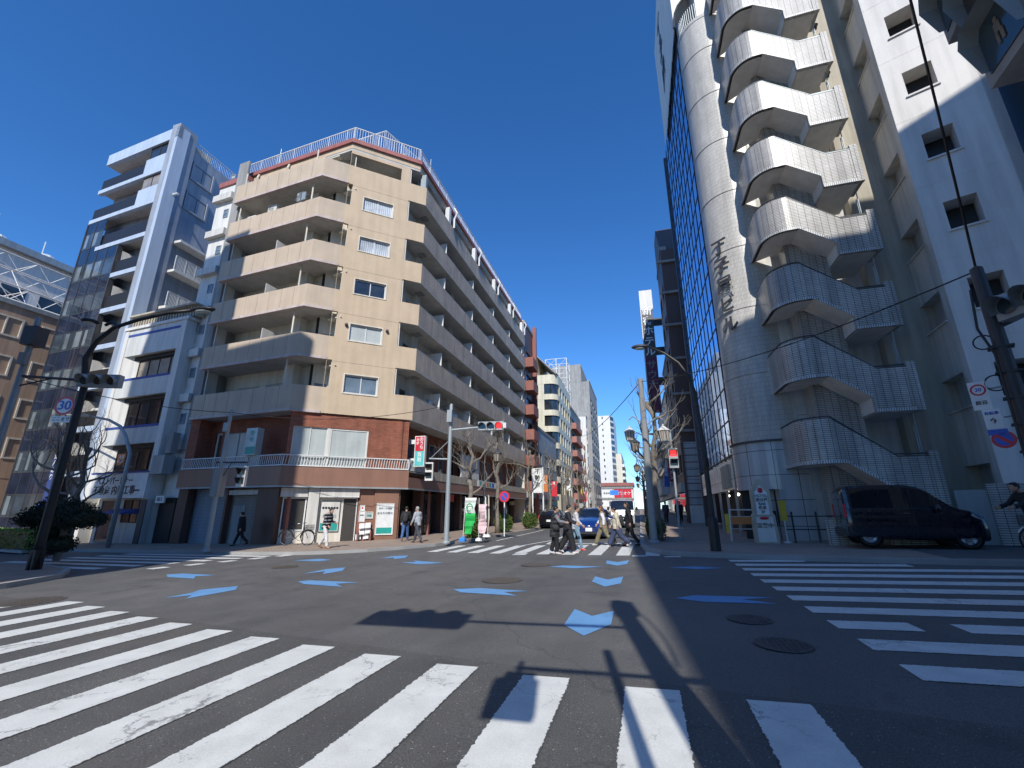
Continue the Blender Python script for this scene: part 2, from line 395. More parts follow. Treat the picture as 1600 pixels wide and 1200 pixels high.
sl=bpy.data.lights.new('sun','SUN'); sl.energy=4.8; sl.angle=math.radians(.53); sl.color=(1,.965,.90)
so=link(bpy.data.objects.new('sun',sl)); so.rotation_euler=sd.to_track_quat('-Z','Y').to_euler(); so.location=(3,-20,40)
cd=bpy.data.cameras.new('camera'); cd.sensor_width=36; cd.lens=36*FL/1600; cd.clip_start=.05; cd.clip_end=4000
cam=link(bpy.data.objects.new('camera',cd)); cam.location=(0,0,EYE); cam.rotation_euler=(math.pi/2+TH,0,PS); sc.camera=cam
sc.render.engine='CYCLES'; sc.view_settings.view_transform='Standard'; sc.view_settings.look='None'; sc.view_settings.exposure=0
sc.cycles.max_bounces=6
# ---------------------------------------------------------------- ground
_g0=gz
def gz(x,y):
    q=max(-60,min(60,x*_cp+y*_sp))
    return (.03 if q>0 else .02)*q
def qf(q,F): return (q*_cp-F*_sp, q*_sp+F*_cp)
mb=MB(); Q=[-2500,-60,0,60,2500]; Fs=[-600,-50,0,50,200,3000]
for a,b in zip(Q,Q[1:]):
    for c,d in zip(Fs,Fs[1:]):
        pts=[qf(a,c),qf(b,c),qf(b,d),qf(a,d)]
        mb.face([(x,y,gz(x,y)) for x,y in pts])
tag(mb.build('ground',M['asphalt']),kind='structure').name='ground'
def drape(mb,poly,dz,uv=None,mi=0,cuts=True):
    bm=bmesh.new(); vs=[bm.verts.new((p[0],p[1],0)) for p in poly]; f=bm.faces.new(vs)
    lay=bm.loops.layers.uv.new('u')
    if uv:
        for l,t in zip(f.loops,uv): l[lay].uv=t
    if cuts:
        for q0 in (-60,0,60):
            bmesh.ops.bisect_plane(bm,geom=bm.verts[:]+bm.edges[:]+bm.faces[:],plane_co=(q0*_cp,q0*_sp,0),plane_no=(_cp,_sp,0))
    if len(poly)>4: bmesh.ops.triangulate(bm,faces=bm.faces[:])
    bm.normal_update()
    for f in bm.faces:
        ls=list(f.loops)
        if f.normal.z<0: ls=ls[::-1]
        mb.face([(l.vert.co.x,l.vert.co.y,gz(l.vert.co.x,l.vert.co.y)+dz) for l in ls],mi,[tuple(l[lay].uv) for l in ls] if uv else None)
    bm.free(); return mb
def kerbline(mb,pl,wd=.15,side=1):
    """kerb stones along a polyline; the pavement is on the left (side=1)"""
    n=len(pl); nn=[]
    for i in range(n):
        a=Vector(pl[max(0,i-1)]);b=Vector(pl[min(n-1,i+1)]); t=(b-a).normalized(); nn.append(Vector((-t.y,t.x))*side)
    for i in range(n-1):
        a=Vector(pl[i]);b=Vector(pl[i+1]); ai=a+nn[i]*wd; bi=b+nn[i+1]*wd
        L=(b-a).length; k=max(1,int(L/6))
        for j in range(k):
            p=[a.lerp(b,j/k),a.lerp(b,(j+1)/k),ai.lerp(bi,j/k),ai.lerp(bi,(j+1)/k)]
            z=[gz(*q) for q in p]
            v=[(p[0].x,p[0].y,z[0]-.05),(p[1].x,p[1].y,z[1]-.05),(p[3].x,p[3].y,z[3]-.05),(p[2].x,p[2].y,z[2]-.05)]
            v+=[(p[0].x,p[0].y,z[0]+KERB+.004),(p[1].x,p[1].y,z[1]+KERB+.004),(p[3].x,p[3].y,z[3]+KERB+.004),(p[2].x,p[2].y,z[2]+KERB+.004)]
            if side<0: v=[v[3],v[2],v[1],v[0],v[7],v[6],v[5],v[4]]
            mb.hexa(v)
    return mb
KL=[(-70,19.6),(-30,16.4),(-20,15.6),(-15.5,15.2),(-13.3,15.3),(-11.9,15.8),(-10.8,16.7),(-9.9,18.),(-9.1,19.5),(-8.7,21.2),(-8.4,22.8),(-8.1,27.4),(-7.7,34.2),(-7.6,160)]
KR=[(.1,160),(.1,60),(.05,19.),(.2,17.),(.7,15.9),(1.6,15.25),(3.1,14.6),(5.,14.),(7.6,13.3),(40,9.)]
KN=[(-14.2,-60),(-14.2,5.5),(-14.5,7.6),(-15.2,9.1),(-16.6,10.1),(-18.6,10.7),(-24,11.3),(-70,15.)]
KQ=[(40,.6),(6.5,3.4),(5.,3.9),(4.0,3.8),(3.2,3.0),(3.0,1.8),(3.0,-60)]
side=[]
for nm,kl,clos,sd_ in (('pavement',KL,[(-70,160)],1),('pavement',KR,[(40,160)],-1),('pavement',KN,[(-70,-60)],1),('pavement',KQ,[(40,-60)],-1)):
    m=MB(); drape(m,kl+clos,KERB); side.append(tag(m.build(nm,M['paving'] if kl in (KL,KN) else M['paving2']),kind='structure'))
    m=MB(); kerbline(m,kl,side=-1 if kl is KR or kl is KL and False else 1); tag(m.build('kerb',M['kerb']),kind='structure')
def sheet(name,poly,mat,dz): m=MB(); drape(m,poly,dz); return tag(m.build(name,mat),kind='structure')
sheet('parking_lot',[(7.0,13.55),(7.45,17.3),(9.5,17.4),(40,5),(40,9.3)],M['asphalt'],KERB+.006)
# ---------------------------------------------------------------- road markings
def strip(mb,a,b,wd,dz=.005):
    a=Vector(a);b=Vector(b);t=(b-a).normalized();n=Vector((-t.y,t.x))*wd/2
    # uv: u across the stripe (wear at its edges), v along
    L=(b-a).length
    return drape(mb,[a-n,b-n,b+n,a+n],dz,[(0,0),(0,L),(1,L),(1,0)])
mk=MB()
for i in range(0,14):                                   # near crossing
    cx=.93-.965*i if i>=0 else .93-.965*i
    top=4.50+.0*i+(.022*i*i*.35 if i>0 else 0)+.09*max(0,i)
    if i<=0: top=4.5+.02*i
    if cx>3.0: continue
    strip(mk,(cx-.02,.7),(cx+.02,top),.48)
tag(mk.build('crossing_stripes',M['white_line']),kind='structure')
mk=MB()
ys=[14.07,13.1,12.35,11.6,10.82,9.92,9.05,8.12,7.16,6.3,5.4]
ys=[5.42+.874*i for i in range(11)]
for i,y in enumerate(ys):
    x0=2.28
    x1=min(14,4.0+ (14.2-y)*2.2) if y>12.2 else 14
    if i==2:
        strip(mk,(x0,y-.04*0),(3.18,y-.01),.44); strip(mk,(3.62,y-.02),(14,y-.30),.44)
    else: strip(mk,(x0,y),(x1,y-.025*(x1-x0)),.44)
tag(mk.build('crossing_stripes',M['white_line']),kind='structure')
mk=MB()
for i in range(10):
    cx=-8.05+.925*i
    if i==4: strip(mk,(-4.25,15.95),(-4.25,16.5),.5); 
    strip(mk,(cx,16.9-.16*i if i!=4 else 16.6),(cx+.1,19.9),.46)
strip(mk,(-.35,15.5),(.12,15.5),.35)
strip(mk,(.62,15.25),(1.1,15.25),.3)
strip(mk,(-4.1,20.6),(-.1,20.6),.32)
strip(mk,(-4.15,20.6),(-4.4,33),.14); strip(mk,(-7.3,23),(-7.05,34),.14); strip(mk,(-5.2,19.6),(-4.2,23.4),.14)
for i in range(9): strip(mk,(-4.4,36+i*9),(-4.4,41+i*9),.14)
tag(mk.build('crossing_stripes',M['white_line']),kind='structure')
mk=MB()
for i in range(7):
    y=10.9+.78*i; strip(mk,(-24+.4*i,y+.5),(-16.6+.55*i,y),.4)
for i in range(5): strip(mk,(-14.9+.32*i,11.3+.95*i),(-14.5+.32*i,11.25+.95*i),.55)
tag(mk.build('crossing_stripes',M['white_line']),kind='structure')
AR=[[(260,898),(285,896.3),(338,899),(305,900.8),(303,904.5),(262,902)],
 [(312,922),(372,916),(368,922),(290,936),(300,930.5),(255,935),(300,926.5)],
 [(458,876),(500,873.3),(518,875),(498,877.3)],[(473,897),(510,889.5),(540,886.8),(535,892),(504,897.5),(508,893)],
 [(465,909),(485,907),(562,910.5),(525,912.5),(535,917.3),(475,913)],[(594,873.3),(612,869.3),(638,868),(633,872),(616,874),(615,871.5)],
 [(626,879),(650,878.3),(645,876),(694,879.8),(655,882)],[(708,921),(750,919.3),(826,924),(788,925.5),(808,931.3),(720,926)],
 [(858,886),(880,883.8),(942,885.7),(900,888.3)],[(948,876),(965,878.6),(983,875.6),(980,881.3),(965,884.3),(947,881)],
 [(930,901),(950,906),(974,901),(970,912),(945,917),(925,909)],[(898,952),(925,963),(959,955),(955,976),(912,994),(881,977)],
 [(1044,887),(1085,885.3),(1132,888),(1090,889.6)],[(1055,935),(1085,930.5),(1210,934),(1160,937),(1215,944),(1100,941)]]
mk=MB()
for a in AR:
    p=[G(*q)[:2] for q in a]; drape(mk,p,.006,[(.5,.5)]*len(p))
tag(mk.build('blue_road_arrows',M['blue_mark']),kind='structure')
def cover(px,py,r,lab):
    x,y,z=G(px,py); m=MB(); n=28; dz=.008 if abs(z-gz(x,y))<.01 else .008
    P=[(x+r*math.cos(2*math.pi*k/n),y+r*math.sin(2*math.pi*k/n)) for k in range(n)]
    m.face([(a,b,gz(a,b)+dz) for a,b in P])
    for rr,h in ((r*1.06,.007),):
        m.face([(x+rr*math.cos(2*math.pi*k/n),y+rr*math.sin(2*math.pi*k/n),gz(x,y)+.0065+0) for k in range(n)])
    for k in range(-4,5):
        for j in range(-4,5):
            a=x+k*r*.2;b=y+j*r*.2
            if math.hypot(a-x,b-y)<r*.85: m.box(a-r*.06,a+r*.06,b-r*.06,b+r*.06,gz(a,b)+dz,gz(a,b)+dz+.006)
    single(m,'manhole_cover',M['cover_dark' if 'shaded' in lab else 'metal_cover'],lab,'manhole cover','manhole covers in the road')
cover(785,907,.45,'round brown manhole cover in the sunlit middle of the junction')
cover(838,883,.42,'round manhole cover just short of the far zebra crossing')
cover(447,886,.38,'manhole cover near the corner of the beige apartment block')
cover(1225,1008,.29,'shaded manhole cover beside the right-hand crossing')
cover(1172,968,.28,'small shaded cover behind the other shaded manhole')
cover(1180,862,.33,'dark round cover in the right-hand pavement')
cover(50,940,.5,'worn iron drain cover by the left-hand kerb')
# ---------------------------------------------------------------- building kit
def wall(F,u0,u1,z0,z1,holes=(),w=0,dp=.2,mb=None,mi=0):
    mb=mb or MB(); us=sorted({u0,u1,*[h for H in holes for h in H[:2]]}); zs=sorted({z0,z1,*[h for H in holes for h in H[2:4]]})
    us=[u for u in us if u0-1e-6<=u<=u1+1e-6]; zs=[z for z in zs if z0-1e-6<=z<=z1+1e-6]
    def inh(u,z): return any(H[0]<u<H[1] and H[2]<z<H[3] for H in holes)
    for a,b in zip(us,us[1:]):
        for c,d in zip(zs,zs[1:]):
            if not inh((a+b)/2,(c+d)/2): mb.face([F.P(a,c,w),F.P(b,c,w),F.P(b,d,w),F.P(a,d,w)],mi)
    for a,b,c,d in [H[:4] for H in holes]:
        mb.face([F.P(a,c,w),F.P(b,c,w),F.P(b,c,w-dp),F.P(a,c,w-dp)],mi); mb.face([F.P(a,d,w-dp),F.P(b,d,w-dp),F.P(b,d,w),F.P(a,d,w)],mi)
        mb.face([F.P(a,c,w-dp),F.P(a,d,w-dp),F.P(a,d,w),F.P(a,c,w)],mi); mb.face([F.P(b,c,w),F.P(b,d,w),F.P(b,d,w-dp),F.P(b,c,w-dp)],mi)
    return mb
def window(par,F,u0,u1,z0,z1,w=0,fm='white',pm='pane',n=2,fr=.05,rows=1,dp=.06,sill=False,name='window',curt=None):
    m=MB(); m.fbox(F,u0,u1,z0,z0+fr,w-dp,w); m.fbox(F,u0,u1,z1-fr,z1,w-dp,w)
    m.fbox(F,u0,u0+fr,z0+fr,z1-fr,w-dp,w); m.fbox(F,u1-fr,u1,z0+fr,z1-fr,w-dp,w)
    for i in range(1,n):
        u=u0+(u1-u0)*i/n; m.fbox(F,u-fr*.4,u+fr*.4,z0+fr,z1-fr,w-dp,w-.004)
    for i in range(1,rows):
        z=z0+(z1-z0)*i/rows; m.fbox(F,u0+fr,u1-fr,z-fr*.35,z+fr*.35,w-dp,w-.006)
    if sill: m.fbox(F,u0-.08,u1+.08,z0-.06,z0,w-dp,w+.1)
    o=m.build(name,M[fm],par)
    p=MB(); 
    for i in range(n):
        a=u0+(u1-u0)*i/n+.01;b=u0+(u1-u0)*(i+1)/n-.01; d=w-dp*.55-(.012 if i%2 else 0)
        p.face([F.P(a,z0+.01,d),F.P(b,z0+.01,d),F.P(b,z1-.01,d),F.P(a,z1-.01,d)])
    p.build('pane',M[pm],o)
    return o
def railing(par,F,u0,u1,z0,z1,w,mat='white',sp=.12,r=.014,name='railing',ends=()):
    m=MB(); m.fbox(F,u0,u1,z1-.04,z1,w-.03,w+.03); m.fbox(F,u0,u1,z0,z0+.03,w-.02,w+.02)
    n=max(1,int((u1-u0)/sp))
    for i in range(n+1):
        u=u0+(u1-u0)*i/n; t=r*1.8 if i%8==0 else r; m.fbox(F,u-t/2,u+t/2,z0+.03,z1-.04,w-t/2,w+t/2)
    return m.build(name,M[mat],par)
def text(s,F,u,z,w,size,mat,par=None,name='lettering',vert=False,center=True,ext=.006,gap=1.08,sx=1.0,bold=.014):
    cu=bpy.data.curves.new(name,'FONT'); cu.size=size; cu.extrude=ext; cu.align_x='CENTER' if center else 'LEFT'; cu.align_y='CENTER'
    cu.body='\n'.join(s) if vert else s; cu.offset=bold*size
    if vert: cu.space_line=gap; cu.align_y='TOP'
    o=bpy.data.objects.new(name,cu); link(o); bpy.context.view_layer.update()
    me=bpy.data.meshes.new_from_object(o.evaluated_get(bpy.context.evaluated_depsgraph_get())); me.name=name
    bpy.data.objects.remove(o); bpy.data.curves.remove(cu)
    n=F.n; Mx=Matrix(((F.d[0]*sx,0,n[0],0),(F.d[1]*sx,0,n[1],0),(0,1,0,0),(0,0,0,1)))
    p=Vector(F.P(u,z,w)); off=origin(par) if par is not None else Vector((0,0,0))
    me.transform(Matrix.Translation(p-off)@Mx); me.materials.clear(); me.materials.append(M[mat])
    r=bpy.data.objects.new(name,me); link(r)
    if par is not None: r.parent=par
    return r
def ac_unit(par,F,u,z,w,name='air_conditioner'):
    m=MB(); m.fbox(F,u,u+.75,z,z+.55,w,w+.28); 
    o=m.build(name,M['whitewall'],par); g=MB(); c=F.P(u+.28,z+.28,w+.285)
    for r_ in (.08,.15,.21):
        g.tube([F.P(u+.28+r_*math.cos(a*math.pi/8),z+.28+r_*math.sin(a*math.pi/8),w+.285) for a in range(17)],.008,4)
    g.fbox(F,u+.05,u+.51,z+.27,z+.29,w+.28,w+.29); g.build('fan_guard',M['darkgrey'],o); return o
# ================================================================ beige apartment block on the corner
V=(-17.45,18.62);Cc=(-12.55,22.93)
FL_=Fr((V[0]-7.55,V[1]+.604),(1,-.08))      # outer balcony line facing the cross street, u=0 at its left end, ends at V
FC=Fr(V,(Cc[0]-V[0],Cc[1]-V[1]))            # chamfered corner face
FS=Fr(Cc,(0,1))                              # street side, outer balcony line
LL=math.hypot(7.55,.604);LC=math.hypot(4.9,4.31);LS=27.9
bg_=thing('apartment_building','beige eight-storey corner apartment block with long balconies, red roof edge and brown shopfront base','building',(-17.5,24,gz(-17.5,24)))
T8=[8.05,11.08,14.05,17.0,19.97,22.92]; B8=[6.6,9.68,12.65,15.6,18.58,21.52]
# structural core
m=MB(); cw=1.75
wallL=FL_.off(-cw); wallS=FS.off(-1.35)
holesL=[]
for k,(b,t) in enumerate(zip(B8,T8)):
    fl=b+.12
    holesL+= [(1.2,3.0,fl+.55,fl+2.1),(3.5,5.6,fl+.1,fl+2.1)]
wall(wallL,0,LL-.2,6.4,24.3,holesL,0,.15,m)
wall(FC.off(-1.2),.9,1.9,6.4,24.3,[(1.0,1.75,b+.9,b+2.0) for b in B8],0,.12,m)
m.fbox(FC,1.78,1.84,6.5,24.2,-1.3,-.12)
hs_=[]
for b in B8:
    u=.6
    while u<LS-2.6:
        hs_.append((u,u+2.0,b+.2,b+2.25)); u+=2.9
wall(wallS,-.6,LS,6.4,24.3,hs_,0,.15,m)
m.build('wall',M['cream'],bg_)
for b in B8:
    fl=b+.12
    window(bg_,wallL,1.2,3.0,fl+.55,fl+2.1,-.06,'white','pane_blue' if b in (6.6,12.65) else 'pane',2)
    window(bg_,wallL,3.5,5.6,fl+.1,fl+2.1,-.06,'white','pane',2)
    window(bg_,FC.off(-1.2),1.0,1.75,b+.9,b+2.0,-.05,'white','pane_blue',1)
for h in hs_: window(bg_,wallS,h[0],h[1],h[2],h[3],-.05,'grey','pane',2,dp=.05)
ci=[FL_.P(.05,0,-2.0)[:2],FL_.P(LL-.55,0,-2.0)[:2],FC.P(.75,0,-1.45)[:2],FC.P(LC-1.9,0,-1.6)[:2],FS.P(.6,0,-1.75)[:2],FS.P(LS,0,-1.75)[:2],(-24.9,50.8)]
m=MB(); m.prism(ci,-.6,22.2); m.build('inner_core',M['interior'],bg_)
# chamfer wall with its column of windows
WZ=[(7.85,8.92),(11.0,12.02),(14.0,14.97),(16.93,17.9),(19.86,20.8)]
holes=[(2.55,4.38,a,b) for a,b in WZ]
for k in range(5): holes.append((1.52,1.8,T8[k],B8[k+1]))
holes.append((1.52,4.75,T8[5],23.86))
m=wall(FC,1.50,5.33,6.6,24.1,holes,0,.16)
for z in (9.62,12.6,15.55,18.52,21.45): m.fbox(FC,1.85,5.33,z-.008,z+.008,-.01,.003,1)
m.build('corner_wall',[M['beige'],M['joint']],bg_)
m=MB(); m.fbox(FC,1.5,4.9,22.3,22.45,-3,-.16); m.fbox(FC,1.5,5.2,23.9,24.05,-3,-.16); m.build('loggia_floor',M['soffit'],bg_)
m=MB(); m.fbox(FC,1.6,5.2,22.45,23.9,-1.9,-1.8); m.build('loggia_wall',M['cream'],bg_)
for i,(a,b) in enumerate(WZ):
    fo=window(bg_,FC,2.55,4.38,a,b,-.08,'white',['pane_blue','frost','pane','curt','curt'][i],2,fr=.06)
    t=MB(); 
    for q in ((2.49,2.55,a-.06,b+.06),(4.38,4.44,a-.06,b+.06),(2.55,4.38,b,b+.06),(2.55,4.38,a-.06,a)): t.fbox(FC,*q,-.02,.035)
    t.build('window_surround',M['cream'],bg_)
for u,z in ((2.33,11.9),(4.66,11.92)):
    t=MB(); t.lathe([(.02,0),(.09,0),(.09,.12),(.06,.16),(.001,.17)],(0,0,0),10)
    t.xf(Matrix(((FC.d[0],0,FC.n[0],FC.P(u,z)[0]),(FC.d[1],0,FC.n[1],FC.P(u,z)[1]),(0,1,0,z),(0,0,0,1)))); t.build('vent_cap',M['darkgrey'],bg_)
# wing wall next to the flat face
for k in range(5):
    t=MB(); t.fbox(FC,1.8,2.0,T8[k]-.05,B8[k+1]-.12,-.9,-.02); 
    P=FC.P; a=B8[k+1]-.32
    t.hexa([P(1.3,a,-.75),P(2.0,a,.10),P(2.0,a,-.75),P(1.4,a,-.9),P(1.3,a+.06,-.75),P(2.0,a+.06,.10),P(2.0,a+.06,-.75),P(1.4,a+.06,-.9)])
    t.build('wing_wall',M['cream'],bg_)
# balconies on the cross-street side: long parapet, folded end, slab
def polyoff(d): # outline of the balcony front at outward offset d
    a=FL_.P(0,0,d)[:2]; e=FC.P(1.50,0,d)[:2]
    # intersection at V corner
    o1=FL_.off(d);o2=FC.off(d)
    x1,y1=o1.o;x2,y2=o2.o; dx,dy=o1.d;ex,ey=o2.d; det=dx*(-ey)+ex*dy
    t=((x2-x1)*(-ey)+ex*(y2-y1))/det
    return [a,(x1+t*dx,y1+t*dy),e]
def band(mb,d0,d1,z0,z1):
    A=polyoff(d0);B=polyoff(d1)
    for i in range(2):
        p=[B[i],B[i+1],A[i+1],A[i]]
        mb.hexa([(q[0],q[1],z0) for q in p]+[(q[0],q[1],z1) for q in p])
for k,(b,t) in enumerate(zip(B8,T8)):
    bo=MB(); band(bo,-.13,0,b+.13,t)
    for u in [x*.95 for x in range(1,8)]:  # panel joints proud of the face
        bo.fbox(FL_,u-.008,u+.008,b+.14,t-.01,-.01,.004,1)
    bo.fbox(FL_,0,.13,b+.13,t,-1.7,-.13)
    par=bo.build('balcony',[M['parapet'],M['joint']],bg_)
    li=MB(); band(li,-.2,.05,b-.02,b+.13); li.build('edge_lip',M['lip'],par)
    sl_=MB(); A=polyoff(-.2); poly=[A[0],A[1],A[2],FC.P(1.5,0,-1.6)[:2],FL_.P(LL-.2,0,-1.75)[:2],FL_.P(0,0,-1.75)[:2]]
    sl_.prism(poly,b,b+.12); sl_.build('slab',M['soffit'],par)
    ra=MB(); ra.tube([FL_.P(.1,t+.06,-.07),FL_.P(LL-.1,t+.06,-.07)],.02,6); 
# posts, drain pipes and partition screens on those balconies
for k in range(6):
    z0=T8[k-1] if k else 6.6
    zt=B8[k+1] if k<5 else 24.1
    m=MB(); m.fbox(FL_,5.55,6.25,B8[k]+.12,zt,-1.75,-1.1); m.build('pier',M['cream'],bg_)
    m=MB(); m.tube([FL_.P(6.55,B8[k]+.1,-.35),FL_.P(6.55,zt,-.35)],.05,8); m.tube([FL_.P(.35,B8[k]+.1,-.3),FL_.P(.35,zt,-.3)],.045,8); m.build('drain_pipe',M['cream'],bg_)
    if k in (1,2,3): m=MB(); m.fbox(FL_,4.1+.3*(k%2),4.14+.3*(k%2),B8[k]+.12,T8[k]+.75,-1.75,-.15); m.build('partition_screen',M['whitewall'],bg_)
    if k>=4:
        ac_unit(bg_,FL_,.9,T8[k]+.02,-.75)
    else: ac_unit(bg_,FL_,2.2,B8[k]+.15,-1.7)
o=ac_unit(bg_,FL_,2.5,T8[4]+.55,-.9)
# washing line props on the 7th floor balcony
m=MB(); 
for a in (0,.5,1.0): m.tube([FL_.P(5.6+a*.3,T8[4]+.2+a*.5,.05),FL_.P(6.3,T8[4]+.7,.1-.4*a)],.02,5)
m.fbox(FL_,5.7,6.0,T8[4]+.15,T8[4]+.75,-.1,.0); m.fbox(FL_,6.2,6.5,T8[4]+.05,T8[4]+.6,.02,.1); m.build('clothes_rack',M['grey'],bg_)
# top floor front: beams under the eave
m=MB(); E0=FL_.off(-1.12)
m.fbox(E0,0,3.2,23.75,24.25,-.3,0); m.fbox(E0,3.0,3.55,22.4,24.25,-.35,.02); m.fbox(E0,0,.45,22.4,24.25,-.35,.02); m.fbox(E0,3.2,LL,24.0,24.25,-.3,0)
m.build('beam',M['cream'],bg_)
window(bg_,FL_.off(-1.6),1.2,3.4,22.4,23.4,0,'white','pane_blue',3)
for u in (.5,3.3):
    m=MB(); m.tube([E0.P(u,24.55,.12),E0.P(u,24.2,.22),E0.P(u,23.9,.1),E0.P(u,22.6,.1)],.07,8); m.build('drain_pipe',M['cream'],bg_)
# eave outline (set back from the balcony line)
K0=18.325
def yl(x): return K0-.08*x
vx=(-16.31,19.63)
E=[(-26.2,yl(-26.2)),vx,(-12.95,22.57),(-12.95,50.8)]
back=[(-26.2,50.8)]
def ring(mb,P,d,z0,z1,th=.3):
    pts=[Vector(p) for p in P]; out=[]
    for i,p in enumerate(pts):
        a=pts[max(0,i-1)];b=pts[min(len(pts)-1,i+1)]
        if i==0: n=(b-p).normalized()
        elif i==len(pts)-1: n=(p-a).normalized()
        else: n=((p-a).normalized()+(b-p).normalized()).normalized()
        k=1 if i in (0,len(pts)-1) else 1/max(.5,n.dot((b-p).normalized()))
        out.append((p+Vector((n.y,-n.x))*d*k, p+Vector((n.y,-n.x))*(d-th)*k))
    for i in range(len(pts)-1):
        q=[out[i][0],out[i+1][0],out[i+1][1],out[i][1]]
        mb.hexa([(v.x,v.y,z0) for v in q]+[(v.x,v.y,z1) for v in q])
m=MB(); m.prism(E+back,24.1,24.25); m.build('roof_slab',M['soffit'],bg_)
m=MB(); ring(m,E,.02,24.25,24.62,.35); m.build('eave_beam',M['beige'],bg_)
m=MB(); ring(m,E,.16,24.62,24.92,.5); m.build('red_fascia',M['redroof'],bg_)
m=MB(); m.prism([(p[0]+.3*(p[0]<-20)-.3*(p[0]>-14),p[1]+.25) for p in E]+[(-25.9,50.7)],24.3,24.7); m.build('roof_deck',M['concrete'],bg_)
# rooftop railing and penthouse
pts=[Vector(p) for p in E]
m=MB()
for i in range(3):
    a=pts[i];b=pts[i+1]; F=Fr(a,(b-a)); L=(b-a).length
    m.fbox(F,0,L,26.0,26.05,-.13,-.07); m.fbox(F,0,L,25.0,25.03,-.12,-.08)
    n=int(L/.17)
    for j in range(n+1):
        u=L*j/n; t=.045 if j%9==0 else .022; m.fbox(F,u-t/2,u+t/2,24.9,26.0,-.1-t/2,-.1+t/2)
m.build('roof_railing',M['white'],bg_)
m=MB(); m.box(-22.5,-14.8,23.4,30,24.7,26.9); m.build('penthouse',M['whitewall'],bg_)
m=MB(); P2=[Vector(p) for p in ((-22.2,22.0),(-15.3,21.6),(-14.3,24.6))]
for i in range(2):
    F=Fr(P2[i],P2[i+1]-P2[i]); L=(P2[i+1]-P2[i]).length
    m.fbox(F,0,L,27.3,27.35,-.03,.03)
    for j in range(int(L/.2)+1): m.fbox(F,j*.2-.012,j*.2+.012,24.7,27.3,-.012,.012)
m.build('penthouse_railing',M['white'],bg_)
for (x,y,h) in ((-24.2,21.4,3.2),(-13.6,25.2,3.0),(-14.5,33,2.2),(-14,40,2.4),(-14,46,2.0)):
    m=MB(); m.tube([(x,y,24.7),(x,y,24.7+h)],.03,6); 
    for j in range(4): m.tube([(x-.35+j*.05,y,24.7+h*.55+j*.2),(x+.35-j*.05,y,24.7+h*.55+j*.2)],.012,4)
    m.build('roof_aerial',M['grey'],bg_)
# street side balconies
for k,(b,t) in enumerate(zip(B8,T8)):
    m=MB(); m.fbox(FS,.0,LS,b+.1,t,-.13,0)
    for j in range(1,15): m.fbox(FS,j*1.93-.01,j*1.93+.01,b+.11,t-.01,-.01,.004,1)
    par=m.build('balcony',[M['beige_tile'],M['joint']],bg_)
    e=MB(); e.fbox(FC,5.33,LC-.002,b+.02,t+.012,-.14,.004); e.build('end_face',M['beige'],par)
    s_=MB(); s_.prism([FC.P(5.33,0,-.13)[:2],(Cc[0]-.003,Cc[1]),(Cc[0]-.003,Cc[1]+LS),(Cc[0]-1.4,Cc[1]+LS),(Cc[0]-1.4,Cc[1]-.6)],b,b+.1); s_.build('slab',M['soffit'],par)
    r_=MB(); r_.tube([FS.P(0,t+.07,-.06),FS.P(LS,t+.07,-.06)],.022,6); r_.build('top_rail',M['grey'],par)
    zt=B8[k+1] if k<5 else 24.1
    m=MB()
    for j,u in enumerate((3.9,9.7,15.5,21.3,26.9)):
        m.fbox(FS,u,u+.05,b+.1,zt-.5,-1.35,-.16)
    for j,u in enumerate((3.9,9.7,15.5,21.3,26.9)):
        q=MB(); q.fbox(FS,u,u+.05,b+.1,zt-.45,-1.35,-.14); q.build('partition_screen',M['whitewall'],bg_)
    q=MB(); q.fbox(FC,5.36,5.42,t,zt,-1.5,-.05); q.build('partition_screen',M['whitewall'],bg_)
    q=MB(); 
    for u in (1.7,7.4,13.2,19.0,24.7): q.fbox(FS,u-.35,u+.25,b+.1,zt,-1.4,-1.0)
    q.build('pier',M['cream'],bg_)
    if k<5:
        for u in (1.0,): 
            q=MB(); q.fbox(FS,u,u+.6,zt-.03,zt-.002,-1.0,-.5); q.build('ceiling_hatch',M['concrete'],bg_)
# top-floor white posts and pipes seen above the upper parapet
for j,u in enumerate((4.,9.8,15.6,21.4,26.8)):
    q=MB(); q.fbox(FS,u-.18,u+.18,22.9,24.3,-.35,-.02); q.tube([FS.P(u+.5,24.6,.1),FS.P(u+.5,24.1,.35),FS.P(u+.5,23.6,.12),FS.P(u+.5,22.8,.12)],.08,8)
    q.build('roof_post',M['white'],bg_)
m=MB(); m.fbox(FS,0,.25,22.9,24.1,-.5,-.1); m.fbox(FS,.25,LS,22.95,24.0,-.9,-.8); m.build('top_screen',M['grey'],bg_)
m=MB(); m.fbox(FS,LS,LS+.3,0,25.2,-8,-.2); m.build('gable_wall',M['cream'],bg_)
# recessed stair tower on the far left: white-grey panels with small windows
FT=Fr((-27.6,20.0),(1,-.08)); 
m=MB(); m.prism([FT.P(0,0,0)[:2],FT.P(2.72,0,0)[:2],(-24.85,28),(-27.6,28)],gz(-27,20)-.5,23.9); m.build('stair_tower',M['whitewall'],bg_)
for k in range(7):
    z=5.0+2.93*k
    q=MB(); q.fbox(FT,-.05,1.75,z-.05,z+.45,0,.32); q.build('ledge',M['offwhite'],bg_)
    q=MB(); q.fbox(FT,1.75,2.7,z-.05,z+2.93-.05,0,.12); q.build('tower_panel',M['concrete'],bg_)
    window(bg_,FT,.95,1.4,z+1.55,z+2.2,.05,'grey','pane_blue' if k!=6 else 'frost',1,fr=.04,rows=2)
q=MB(); q.fbox(FT,0,2.75,23.9,24.3,-.3,.1); q.build('tower_cap',M['redroof'],bg_)
q=MB(); q.fbox(FL_,-.55,0.02,6.5,21.5,-1.9,-.3); q.build('pier',M['concrete'],bg_)
